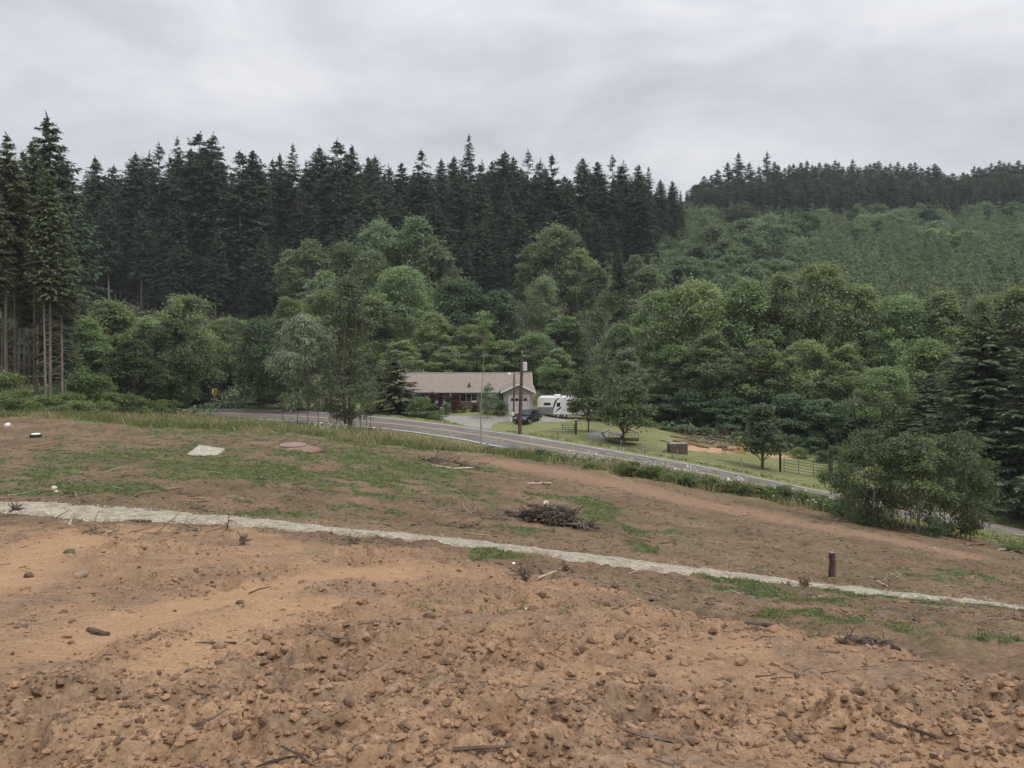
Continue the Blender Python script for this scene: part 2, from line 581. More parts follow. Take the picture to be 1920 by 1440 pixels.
def zones(x, y):
    """0..1 masks over the ground: orange subsoil, weeds, verge, lawn, forest floor, smooth rolled strips."""
    x, y = np.asarray(x, float), np.asarray(y, float)
    big = fbm(x * 0.5, y * 0.5, 4, 11)
    org = sstep(-0.6, 0.6, yline(ORANGE, x) - y + (big - 0.5) * 4.0)
    org = np.where(y < -1, 1.0, org)
    ed = yline(EDGE, x)
    n2 = fbm(x * 0.35 + 5, y * 0.35, 4, 23)
    verge = sstep(-0.8, 0.8, y - ed + (n2 - 0.5) * 3.0)
    lat = np.full(x.shape, -99.0)
    m = (y > 40) & (y < 175)
    if m.any():
        lat[m] = road_frame(x[m], y[m])[0]
    lat = np.where(y >= 175, 99, lat)
    beyond = (lat > 0).astype(float)
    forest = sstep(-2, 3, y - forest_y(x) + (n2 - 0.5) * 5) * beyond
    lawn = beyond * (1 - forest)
    verge = verge * (1 - beyond)
    weed = np.zeros(x.shape)
    for cx, cy_, rx, ry, s in _W:
        mm = (np.abs(x - cx) < 2.2 * rx) & (np.abs(y - cy_) < 2.2 * ry)
        if mm.any():
            d = np.hypot((x[mm] - cx) / rx, (y[mm] - cy_) / ry)
            weed[mm] = np.maximum(weed[mm], s * np.exp(-0.9 * d * d))
    n3 = fbm(x * 1.1, y * 1.1, 5, 31)
    weed = sstep(0.36, 0.62, weed * 0.75 + (n3 - 0.5) * 0.9 + 0.19)
    trk = sstep(3.0, 0.8, seg_dist(x, y, TRACK) / np.maximum(0.4, y / 45))
    weed = weed * (1 - verge) * (1 - 0.85 * org * (y < 17)) * (1 - beyond) * (1 - 0.9 * trk)
    for cx, cy_, rx, ry, s in _W[9:10]:
        weed = np.maximum(weed, sstep(0.25, 0.7, np.exp(-0.9 * (((x - cx) / rx) ** 2 + ((y - cy_) / ry) ** 2)) * (0.6 + 0.9 * (n3 - 0.2))))
    sm = np.zeros(x.shape)
    mm = y < 30
    if mm.any():
        for P, w in zip(SMOOTHS, (0.55, 0.9, 0.5)):
            sm[mm] = np.maximum(sm[mm], sstep(1.5 * w, 0.4 * w, seg_dist(x[mm], y[mm], P) + (big[mm] - 0.5) * 1.2))
    return dict(org=org, weed=weed, verge=verge, lawn=lawn, forest=forest, sm=sm, lat=lat, trk=trk, big=big, n3=n3)


# ------------------------------------------------------------------ the ground sheet
ys = [-60.0, -30, -15, -8, -4, -1, 1]
y = 2.4
while y < 900:
    ys.append(y)
    s = y + 6
    y += s * (0.0034 if y < 26 else 0.0075 if y < 135 else 0.035)
ys = np.array(ys + [900.0])
ts = np.concatenate([-np.geomspace(6, 0.72, 26)[:-1], np.linspace(-0.72, 0.72, 640), np.geomspace(0.72, 6, 26)[1:]])
GX = ts[None, :] * np.maximum(ys[:, None] + 4, 6)
GX = np.clip(GX, -1500, 1500) + np.linspace(-.01, .01, len(ts))[None, :]
GY = np.repeat(ys[:, None], len(ts), 1)
gx, gy = GX.ravel(), GY.ravel()
Z = zones(gx, gy)
gzv = smooth_z(gx, gy)
pm = path_mask(gx, gy)
onroad = (np.abs(Z["lat"]) < ROAD_HALF + 0.6).astype(float)
near = 1 - sstep(30, 60, gy)
amp = (1 - pm) * (1 - onroad) * np.where(gy < 2, 0.3, 1)
rough = Z["org"] * (1 - 0.88 * Z["sm"])
clumpy = sstep(0.35, 0.62, fbm(gx * 0.45 + 3, gy * 0.45, 3, 77))
rel = (fbm(gx * 0.7, gy * 0.7, 3, 1) - 0.5) * 0.26 * (0.35 + 0.65 * rough)
r1 = 1 - np.abs(2 * fbm(gx * 2.1, gy * 2.1, 3, 5) - 1)
rel += (r1 - 0.75) * 0.22 * rough * (0.25 + 0.9 * clumpy) * near
# bucket and track marks dragged across the subsoil
um, vm_ = gx * 0.82 + gy * 0.57, -gx * 0.57 + gy * 0.82
rut = np.sin(vm_ * 3.1 + 2.2 * fbm(um * 0.35, vm_ * 0.35, 3, 17)) * sstep(0.5, 0.66, fbm(um * 0.16 + 4, vm_ * 0.4, 3, 19))
rel += 0.055 * rut * rough * near
r3 = np.abs(2 * fbm(um * 1.3, vm_ * 2.6, 4, 29) - 1)
rel -= 0.09 * sstep(0.16, 0.0, r3) * rough * clumpy * near
r2 = vnoise(gx * 6.5, gy * 6.5, 9) ** 2 + 0.6 * vnoise(gx * 14, gy * 14, 10) ** 2
rel += (r2 - 0.5) * 0.075 * (rough * (0.3 + 0.8 * clumpy) + 0.25 * (1 - Z["org"])) * near
rel += (fbm(gx * 1.6, gy * 1.6, 4, 15) - 0.5) * 0.30 * (1 - Z["org"]) * (1 - Z["lawn"]) * near
# ruts of the smooth strips
rel -= 0.05 * Z["sm"] * Z["org"]
# mid-distance lumps of the field
rel += (fbm(gx * 0.9, gy * 0.9, 4, 41) - 0.5) * 0.34 * (1 - near) * (1 - Z["lawn"])
rel *= np.where(Z["lawn"] > 0.5, 0.35, 1.0)
rel += (fbm(gx * 0.12, gy * 0.12, 3, 51) - 0.5) * 3.0 * Z["forest"] * sstep(110, 160, gy)
gzv = gzv + rel * amp - 0.05 * pm
NC = len(ts)
idx = np.arange(len(gx)).reshape(GX.shape)
quads = np.stack([idx[:-1, :-1], idx[:-1, 1:], idx[1:, 1:], idx[1:, :-1]], -1).reshape(-1, 4)
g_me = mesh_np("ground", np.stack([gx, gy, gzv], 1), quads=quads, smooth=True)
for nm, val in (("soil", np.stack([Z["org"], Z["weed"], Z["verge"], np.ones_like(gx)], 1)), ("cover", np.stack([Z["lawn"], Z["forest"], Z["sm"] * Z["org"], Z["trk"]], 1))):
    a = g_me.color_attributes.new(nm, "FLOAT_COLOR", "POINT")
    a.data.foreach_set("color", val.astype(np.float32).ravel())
ground = tag(link("ground", g_me), kind="structure")


def top_z(x, y):
    """Height of the ground sheet as built (with relief), from its grid."""
    x, y = np.atleast_1d(np.asarray(x, float)), np.atleast_1d(np.asarray(y, float))
    j = np.clip(np.searchsorted(ys, y) - 1, 0, len(ys) - 2)
    fy = np.clip((y - ys[j]) / (ys[j + 1] - ys[j]), 0, 1)
    G = gzv.reshape(GX.shape)

    def row(k):
        t = x / np.maximum(ys[k] + 4, 6)
        i = np.clip(np.searchsorted(ts, t) - 1, 0, NC - 2)
        fx = np.clip((t - ts[i]) / (ts[i + 1] - ts[i]), 0, 1)
        return G[k, i] * (1 - fx) + G[k, i + 1] * fx
    return row(j) * (1 - fy) + row(j + 1) * fy


def tz(x, y):
    return float(top_z(x, y)[0])


# ------------------------------------------------------------------ ground material
m, n, l, p = new_mat("ground")
p.inputs["Roughness"].default_value = 0.95
p.inputs["Specular IOR Level"].default_value = 0.1
geo = n.new("ShaderNodeNewGeometry")


def gnoise(scale, detail=5, rough=0.6, dist=0.0):
    t = n.new("ShaderNodeTexNoise")
    t.inputs["Scale"].default_value = scale
    t.inputs["Detail"].default_value = detail
    t.inputs["Roughness"].default_value = rough
    t.inputs["Distortion"].default_value = dist
    l.new(geo.outputs["Position"], t.inputs["Vector"])
    return t.outputs["Fac"]


def gramp(fac, stops):
    r = n.new("ShaderNodeValToRGB")
    e = r.color_ramp.elements
    while len(e) < len(stops):
        e.new(0.5)
    for el, (q, c) in zip(e, stops):
        el.position = q
        el.color = (*c, 1)
    l.new(fac, r.inputs["Fac"])
    return r.outputs["Color"]


def gmix(fac, a, b):
    x = n.new("ShaderNodeMixRGB")
    l.new(fac, x.inputs["Fac"])
    l.new(a, x.inputs["Color1"])
    l.new(b, x.inputs["Color2"])
    return x.outputs["Color"]


def gmath(op, a, b):
    x = n.new("ShaderNodeMath")
    x.operation = op
    x.use_clamp = True
    for k, q in ((0, a), (1, b)):
        if isinstance(q, (int, float)):
            x.inputs[k].default_value = q
        else:
            l.new(q, x.inputs[k])
    return x.outputs[0]


nA, nB, nC, nD = gnoise(0.35, 6), gnoise(2.2, 6), gnoise(9, 6, 0.7), gnoise(28, 4, 0.7)
orange = gramp(gmath("ADD", gmath("MULTIPLY", nA, 0.45), gmath("MULTIPLY", nB, 0.55)),
               [(0.30, (0.175, 0.108, 0.066)), (0.47, (0.285, 0.18, 0.109)), (0.6, (0.345, 0.222, 0.132)), (0.72, (0.40, 0.262, 0.152))])
brown = gramp(gmath("ADD", gmath("MULTIPLY", nA, 0.5), gmath("MULTIPLY", nC, 0.5)),
              [(0.33, (0.075, 0.054, 0.034)), (0.45, (0.15, 0.100, 0.065)), (0.57, (0.225, 0.150, 0.098)), (0.72, (0.30, 0.215, 0.142))])
damp = gramp(nC, [(0.3, (0.14, 0.095, 0.062)), (0.7, (0.29, 0.205, 0.14))])
nP = gnoise(0.75, 6, 0.65, 0.6)
orange = gmix(gramp(nP, [(0.46, (0, 0, 0)), (0.62, (0.85, 0.85, 0.85))]), orange, damp)
rolled = gramp(nB, [(0.3, (0.335, 0.208, 0.118)), (0.7, (0.41, 0.26, 0.148))])
track = gramp(nB, [(0.3, (0.22, 0.142, 0.095)), (0.7, (0.29, 0.19, 0.124))])
weedc = gramp(nC, [(0.3, (0.055, 0.075, 0.030)), (0.5, (0.09, 0.115, 0.048)), (0.7, (0.14, 0.16, 0.072))])
vergec = gramp(gmath("ADD", gmath("MULTIPLY", nA, 0.4), gmath("MULTIPLY", nC, 0.6)), [(0.3, (0.10, 0.125, 0.046)), (0.5, (0.19, 0.195, 0.085)), (0.68, (0.30, 0.26, 0.145))])
lawnc = gramp(gmath("ADD", gmath("MULTIPLY", nA, 0.6), gmath("MULTIPLY", nC, 0.4)), [(0.3, (0.145, 0.160, 0.066)), (0.5, (0.20, 0.212, 0.09)), (0.7, (0.285, 0.262, 0.138))])
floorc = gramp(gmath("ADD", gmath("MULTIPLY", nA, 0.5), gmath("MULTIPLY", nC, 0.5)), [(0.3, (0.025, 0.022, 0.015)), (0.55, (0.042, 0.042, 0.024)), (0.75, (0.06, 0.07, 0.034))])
s1 = n.new("ShaderNodeVertexColor"); s1.layer_name = "soil"
s2 = n.new("ShaderNodeVertexColor"); s2.layer_name = "cover"
x1 = n.new("ShaderNodeSeparateColor"); l.new(s1.outputs["Color"], x1.inputs["Color"])
x2 = n.new("ShaderNodeSeparateColor"); l.new(s2.outputs["Color"], x2.inputs["Color"])
olive = gramp(nC, [(0.3, (0.075, 0.07, 0.036)), (0.7, (0.175, 0.155, 0.085))])
nO = gnoise(0.55, 5, 0.65, 0.4)
of_ = gramp(nO, [(0.42, (0, 0, 0)), (0.62, (0.5, 0.5, 0.5))])
brown = gmix(of_, brown, olive)
c = gmix(x1.outputs["Red"], brown, orange)
c = gmix(s2.outputs["Alpha"], c, track)
c = gmix(x2.outputs["Blue"], c, rolled)
wf = gmath("MULTIPLY", x1.outputs["Green"], gmath("ADD", gmath("MULTIPLY", nD, 1.3), 0.2))
c = gmix(wf, c, weedc)
c = gmix(x1.outputs["Blue"], c, vergec)
c = gmix(x2.outputs["Red"], c, lawnc)
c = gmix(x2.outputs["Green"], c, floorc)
grain = gramp(nD, [(0.28, (0.62, 0.62, 0.62)), (0.72, (1.25, 1.25, 1.25))])
mu = n.new("ShaderNodeMixRGB"); mu.blend_type = "MULTIPLY"; mu.inputs["Fac"].default_value = 1.0
l.new(c, mu.inputs["Color1"]); l.new(grain, mu.inputs["Color2"])
l.new(mu.outputs["Color"], p.inputs["Base Color"])
bp = n.new("ShaderNodeBump"); bp.inputs["Strength"].default_value = 0.8; bp.inputs["Distance"].default_value = 0.03
l.new(gmath("ADD", gmath("MULTIPLY", nC, 0.6), gmath("MULTIPLY", nD, 0.4)), bp.inputs["Height"])
l.new(bp.outputs["Normal"], p.inputs["Normal"])
g_me.materials.append(m)

# ------------------------------------------------------------------ road and its markings
asphalt = simple("asphalt", (0.165, 0.148, 0.132), 0.95, 0.24, 0.9, 0.15, detail=9, spec=0.1)
line_white = simple("road_paint_white", (0.62, 0.62, 0.6), 0.7, 0.15, 3)
line_yellow = simple("road_paint_yellow", (0.50, 0.36, 0.19), 0.7, 0.15, 3)


def ribbon(name, offs, lift, mat, parent=None, kind=None, jag=0.0):
    V, Q = [], []
    nc = len(offs)
    for i in range(len(_C)):
        for k, o in enumerate(offs):
            o2 = o + (jag * (vnoise(i * 0.9, k * 7.0, 3) - 0.5) if jag and k in (0, nc - 1) else 0)
            crown = -0.012 * abs(o2)
            V.append((_C[i, 0] + _N[i, 0] * o2, _C[i, 1] + _N[i, 1] * o2, _C[i, 2] + CROSS[i] * o2 + crown + lift))
    for i in range(len(_C) - 1):
        for k in range(nc - 1):
            a = i * nc + k
            Q.append((a, a + nc, a + nc + 1, a + 1))
    o = link(name, mesh_np(name, V, quads=Q, smooth=True, mats=(mat,)), parent)
    if kind:
        o["kind"] = kind
    return o


road = ribbon("road", list(np.linspace(-ROAD_HALF, ROAD_HALF, 9)), 0.0, asphalt, None, "structure", 0.25)
for o in (-HALF, HALF):
    ribbon("edge_line", [o - 0.1, o + 0.1], 0.012, line_white, road)
for o in (-0.17, 0.17):
    ribbon("centre_line", [o - 0.075, o + 0.075], 0.012, line_yellow, road)

# ------------------------------------------------------------------ gravel path
gm, n, l, p = new_mat("pale_gravel")
p.inputs["Roughness"].default_value = 0.95
geo = n.new("ShaderNodeNewGeometry")
vo = n.new("ShaderNodeTexVoronoi"); vo.inputs["Scale"].default_value = 22
l.new(geo.outputs["Position"], vo.inputs["Vector"])
nC2 = gnoise(3, 6)
cr = gramp(vo.outputs["Color"], [(0.15, (0.24, 0.215, 0.165)), (0.5, (0.365, 0.33, 0.258)), (0.9, (0.47, 0.43, 0.345))])
dr = gramp(nC2, [(0.36, (0.62, 0.55, 0.47)), (0.56, (0.96, 0.95, 0.93))])
mu = n.new("ShaderNodeMixRGB"); mu.blend_type = "MULTIPLY"; mu.inputs["Fac"].default_value = 1
l.new(cr, mu.inputs["Color1"]); l.new(dr, mu.inputs["Color2"])
l.new(mu.outputs["Color"], p.inputs["Base Color"])
bp = n.new("ShaderNodeBump"); bp.inputs["Strength"].default_value = 0.6; bp.inputs["Distance"].default_value = 0.02
l.new(vo.outputs["Distance"], bp.inputs["Height"]); l.new(bp.outputs["Normal"], p.inputs["Normal"])
xs = np.linspace(-26, 26, 900)
V, Q, NK = [], [], 9
yt, yb = yline(_pt, xs), yline(_pb, xs)
jt = (fbm(xs * 2.2, xs * 0 + 3, 5, 61) - 0.5) * 1.0 - 0.08 * (yt - yb)
jb = (fbm(xs * 2.2, xs * 0 + 9, 5, 62) - 0.5) * 0.9 + 0.08 * (yt - yb)
yt, yb = yt + jt, yb + jb
for k in range(NK):
    f = k / (NK - 1)
    yy = yb + (yt - yb) * f
    zz = smooth_z(xs, yy) + 0.03 + (fbm(xs * 3, yy * 3, 3, 63) - 0.5) * 0.05 + 0.03 * math.sin(math.pi * f) - (0.09 if k in (0, NK - 1) else 0)
    V.append(np.stack([xs, yy, zz], 1))
V = np.stack(V, 1).reshape(-1, 3)
for i in range(len(xs) - 1):
    for k in range(NK - 1):
        a = i * NK + k
        Q.append((a, a + NK, a + NK + 1, a + 1))
tag(link("gravel_path", mesh_np("gravel_path", V, quads=Q, smooth=True, mats=(gm,))), kind="structure")

# ------------------------------------------------------------------ driveway, sawdust and parking gravel laid on the ground
def patch(name, outline_px, mat, lift=0.03, n_in=7, kind="structure"):
    """A thin sheet that follows the ground inside an outline."""
    P = np.array([pick(*q) for q in outline_px])
    P = catmull(np.vstack([P, P[:1]]), 8)[:-1]
    c0 = P.mean(0)
    V, Q, T = [], [], []
    nP = len(P)
    for k in range(n_in + 1):
        f = k / n_in
        q = c0 + (P - c0) * (1 - f * 0.98)
        q += (fbm(q[:, 0:1] * 1.3, q[:, 1:2] * 1.3, 3, 5) - 0.5) * 0.6 * (k == 0)
        z = smooth_z(q[:, 0], q[:, 1]) + (lift if k else -0.06)
        V.append(np.column_stack([q, z]))
    for k in range(n_in):
        for i in range(nP):
            j = (i + 1) % nP
            Q.append((k * nP + i, k * nP + j, (k + 1) * nP + j, (k + 1) * nP + i))
    V = np.vstack(V + [np.array([[c0[0], c0[1], gz(*c0) + lift]])])
    for i in range(nP):
        T.append((n_in * nP + i, n_in * nP + (i + 1) % nP, len(V) - 1))
    o = link(name, mesh_np(name, V, quads=Q, tris=T, smooth=True, mats=(mat,)))
    o["kind"] = kind
    return o


drive_m = simple("driveway_gravel", (0.27, 0.25, 0.215), 0.95, 0.25, 2.5, 0.3, detail=7)
patch("driveway", [(838, 778), (880, 779), (950, 778), (1000, 780), (1000, 786), (955, 790), (925, 797), (912, 805), (870, 801), (842, 792), (815, 782)], drive_m)
patch("parking_gravel", [(1000, 784), (1060, 783), (1085, 786), (1060, 791), (1010, 792)], drive_m)
patch("gravel_patch", [(1092, 812), (1120, 806), (1142, 810), (1140, 822), (1112, 824)], simple("grey_gravel", (0.2, 0.195, 0.185), 0.95, 0.25, 3, 0.3))
saw = simple("sawdust", (0.40, 0.25, 0.155), 0.95, 0.4, 1.4, 0.3, detail=8)
patch("sawdust_ground", [(1240, 823), (1272, 831), (1310, 841), (1345, 844), (1385, 842), (1392, 847), (1360, 851), (1325, 848.5), (1292, 845), (1264, 834)], saw)
patch("sawdust_ground", [(1420, 851), (1450, 853), (1490, 853), (1512, 856), (1490, 860), (1450, 859)], saw)
# ================================================================== plants: prototypes
bark_grey = simple("bark_grey", (0.26, 0.23, 0.19), 0.9, 0.3, 3, 0.3, stretch=(1, 1, 0.25))
bark_fir = simple("bark_fir", (0.23, 0.19, 0.16), 0.9, 0.35, 3, 0.3, stretch=(1, 1, 0.2))
bark_pale = simple("bark_pale", (0.36, 0.345, 0.31), 0.85, 0.3, 2.5, 0.2, stretch=(1, 1, 0.4))
bark_dark = simple("bark_dark", (0.10, 0.08, 0.065), 0.9, 0.3, 3, 0.3, stretch=(1, 1, 0.3))
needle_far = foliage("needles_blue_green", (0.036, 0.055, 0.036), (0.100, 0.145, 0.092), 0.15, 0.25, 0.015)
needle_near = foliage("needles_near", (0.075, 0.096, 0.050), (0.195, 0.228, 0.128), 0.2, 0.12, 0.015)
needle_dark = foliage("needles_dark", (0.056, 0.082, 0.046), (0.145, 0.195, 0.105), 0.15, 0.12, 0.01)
leaf_alder = foliage("leaves_alder", (0.160, 0.215, 0.100), (0.37, 0.45, 0.225), 0.47, 0.18, 0.018)
leaf_hill = foliage("leaves_hill", (0.140, 0.190, 0.098), (0.315, 0.385, 0.205), 0.42, 0.26, 0.022)
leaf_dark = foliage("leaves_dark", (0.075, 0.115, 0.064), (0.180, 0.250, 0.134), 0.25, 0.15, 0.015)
leaf_willow = foliage("leaves_willow", (0.155, 0.190, 0.110), (0.34, 0.39, 0.25), 0.35, 0.10, 0.012)
leaf_olive = foliage("leaves_olive", (0.066, 0.094, 0.044), (0.190, 0.236, 0.116), 0.32, 0.12, 0.015)
leaf_poplar = foliage("leaves_poplar", (0.080, 0.100, 0.058), (0.205, 0.235, 0.140), 0.3, 0.12, 0.012)
leaf_bush = foliage("leaves_bush", (0.105, 0.145, 0.056), (0.235, 0.290, 0.125), 0.38, 0.18, 0.02)
leaf_purple = foliage("leaves_purple", (0.045, 0.018, 0.022), (0.095, 0.038, 0.042), 0.25, 0.1, 0.01)
grass_green = foliage("grass_green", (0.085, 0.120, 0.042), (0.200, 0.240, 0.095), 0.3, 0.0, 0.0)
grass_dry = foliage("grass_dry", (0.24, 0.20, 0.105), (0.46, 0.40, 0.235), 0.3, 0.0, 0.0)
petal_white = foliage("white_petals", (0.5, 0.5, 0.46), (0.75, 0.75, 0.70), 0.2, 0.0, 0.0)


def unit(a):
    return a / np.maximum(1e-9, np.linalg.norm(a, axis=-1, keepdims=True))


def leaves(pos, axis, normal, length, width, r):
    """Pointed leaf quads. axis: along the leaf; normal: roughly its face direction."""
    n_ = len(pos)
    axis = unit(axis)
    side = unit(np.cross(axis, normal) + 1e-6)
    length = np.broadcast_to(length, n_)[:, None]
    width = np.broadcast_to(width, n_)[:, None]
    a = pos
    b = pos + axis * length * 0.45 + side * width * 0.5
    c_ = pos + axis * length
    d = pos + axis * length * 0.45 - side * width * 0.5
    V = np.stack([a, b, c_, d], 1).reshape(-1, 3)
    Q = np.arange(n_ * 4).reshape(-1, 4)
    return V, Q


def tubes_np(segs, n=5):
    """segs: list of (points array, radii array) -> one vertex/quad array."""
    Vs, Qs, b = [], [], 0
    ang = np.arange(n) * 2 * math.pi / n
    for P, rad in segs:
        P = np.asarray(P, float)
        rad = np.asarray(rad, float)
        d = unit(np.gradient(P, axis=0))
        up = np.where(np.abs(d[:, 2:3]) < 0.9, np.array([[0, 0, 1.0]]), np.array([[1.0, 0, 0]]))
        s = unit(np.cross(d, up))
        u = np.cross(s, d)
        ring = P[:, None, :] + (s[:, None, :] * np.cos(ang)[None, :, None] + u[:, None, :] * np.sin(ang)[None, :, None]) * rad[:, None, None]
        Vs.append(ring.reshape(-1, 3))
        k = len(P)
        i = np.arange(k - 1)[:, None] * n + np.arange(n)[None, :]
        j = np.arange(k - 1)[:, None] * n + (np.arange(n)[None, :] + 1) % n
        Qs.append(np.stack([i, j, j + n, i + n], -1).reshape(-1, 4) + b)
        b += k * n
    return np.vstack(Vs), np.vstack(Qs)


def conifer(name, seed, h, rad, base, nbr, spl, barkm, leafm, power=0.75, droop=0.18, trunk_r=None, dead=0, taper=None, spw=0.34, gap=0.0):
    """trunk mesh, crown mesh for a needle tree: whorled drooping branches set with needle sprays."""
    r = np.random.default_rng(seed)
    tr = trunk_r or h * 0.011
    zs = np.linspace(0, h, 12)
    lean = r.normal(0, 0.004 * h, 2)
    tx = lean[0] * (zs / h) ** 2 + 0.1 * np.sin(zs * 0.21 + r.uniform(0, 6)) * min(1, h / 30)
    ty = lean[1] * (zs / h) ** 2
    segs = [(np.stack([tx, ty, zs - 0.4 * (zs == 0)], 1), tr * (1 - zs / h) ** 0.8 + 0.015)]
    cx = lambda z: np.interp(z, zs, tx)
    cyy = lambda z: np.interp(z, zs, ty)
    P, A, N_, L_, W_, T_ = [], [], [], [], [], []
    # branch heights in whorls
    t = np.sort(r.uniform(0, 1, nbr) ** 1.12)
    whorl = np.round(t * (h * (1 - base) / 0.9)) / (h * (1 - base) / 0.9)
    t = np.clip(0.22 * whorl + 0.78 * t, 0, 0.995)
    skip = vnoise(t * 9 + seed, np.zeros_like(t), seed) < gap
    sector = r.uniform(0, 2 * math.pi)
    for ti, sk in zip(t, skip):
        z = h * (base + (1 - base) * ti)
        az = r.uniform(0, 2 * math.pi)
        if sk and r.uniform() < 0.75:
            continue
        lob = 0.8 + 0.35 * vnoise(np.array([az * 1.4 + seed]), np.array([ti * 8.0]), seed + 3)[0]
        if taper:
            dz = h * (1 - base) * (1 - ti)
            Lb = rad * (1 - math.exp(-((dz * taper / rad) ** 0.82))) * r.uniform(0.62, 1.12) * lob
        else:
            Lb = rad * ((1 - ti) ** power + 0.02) * r.uniform(0.65, 1.12) * lob
        if ti < 0.1:
            Lb *= 0.6 + 0.4 * ti / 0.1
        Lb = max(Lb, 0.25)
        pitch = 0.42 * ti - 0.10 + r.normal(0, 0.16)
        dh = np.array([math.cos(az), math.sin(az), 0])
        ns = max(4, int(Lb / spl * 3.2))
        s = np.linspace(0.10, 1.0, ns)
        pz = z + np.sin(pitch) * s * Lb - droop * Lb * s ** 1.8 + 0.06 * Lb * s ** 4
        pts = np.stack([cx(z) + dh[0] * s * Lb, cyy(z) + dh[1] * s * Lb, pz], 1)
        if Lb > 1.0:
            segs.append((np.vstack([[cx(z), cyy(z), z], pts[[ns // 2, ns - 1]]]), [0.035 * Lb ** 0.5, 0.02 * Lb ** 0.5, 0.008]))
        side = np.array([-dh[1], dh[0], 0])
        for sg in (-1, 1, 0):
            k = ns
            spread = r.uniform(0.5, 1.05, (k, 1)) * sg
            ax = dh[None] * 0.8 + side[None] * spread + np.stack([np.zeros(k), np.zeros(k), r.uniform(-0.8, 0.25, k) - 0.15], 1)
            P.append(pts + r.normal(0, 0.08 * spl, (k, 3)))
            A.append(ax)
            N_.append(np.array([0, 0, 1.0])[None] + r.normal(0, 0.35, (k, 3)))
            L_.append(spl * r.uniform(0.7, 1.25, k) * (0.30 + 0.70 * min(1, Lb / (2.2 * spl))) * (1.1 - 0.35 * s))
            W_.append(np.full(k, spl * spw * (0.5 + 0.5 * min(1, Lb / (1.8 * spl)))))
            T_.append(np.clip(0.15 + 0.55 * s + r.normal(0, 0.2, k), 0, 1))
    # leader
    k = 6
    P.append(np.stack([np.full(k, cx(h)), np.full(k, cyy(h)), h - np.linspace(0.0, 1.2, k) * spl * 1.4], 1))
    A.append(np.stack([r.normal(0, 0.25, k), r.normal(0, 0.25, k), np.ones(k)], 1))
    N_.append(r.normal(0, 1, (k, 3)))
    L_.append(np.full(k, spl * 0.9)); W_.append(np.full(k, spl * 0.2)); T_.append(np.full(k, 0.6))
    for _ in range(dead):
        z = r.uniform(0.12, base * 1.02) * h
        az = r.uniform(0, 6.28)
        Lb = r.uniform(0.5, 2.2)
        d = np.array([math.cos(az) * Lb, math.sin(az) * Lb, r.uniform(-0.5, 0.1) * Lb])
        o = np.array([cx(z), cyy(z), z])
        segs.append((np.stack([o, o + d * 0.5 + [0, 0, 0.05], o + d]), [0.03, 0.02, 0.008]))
    V, Q = tubes_np(segs, 6)
    tm = mesh_np("trunk", V, quads=Q, smooth=True, mats=(barkm,))
    P, A, N_ = np.vstack(P), np.vstack(A), np.vstack(N_)
    V, Q = leaves(P, A, N_, np.concatenate(L_), np.concatenate(W_), r)
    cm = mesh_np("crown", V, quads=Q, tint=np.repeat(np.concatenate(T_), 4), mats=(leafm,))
    return tm, cm, h


PROFILES = {
    "round": lambda t: np.sqrt(np.maximum(0.02, 1 - (2 * np.clip(t, 0, 1) ** 0.85 - 1) ** 2)),
    "dome": lambda t: np.maximum(0.12, (0.75 + 0.25 * np.sin(t * 3.1)) * (1 - np.clip(t, 0, 1) ** 3) ** 0.6),
    "cone": lambda t: np.maximum(0.1, (1 - t) ** 0.7 * (0.6 + 0.4 * np.minimum(1, t * 5))),
    "column": lambda t: np.maximum(0.12, (0.75 + 0.25 * np.sin(t * 7)) * (1 - t ** 4) ** 0.7 * (0.55 + 0.45 * np.minimum(1, t * 4))),
    "vase": lambda t: np.maximum(0.12, (0.45 + 0.75 * t) * np.sqrt(np.maximum(0.03, 1 - t ** 5))),
}


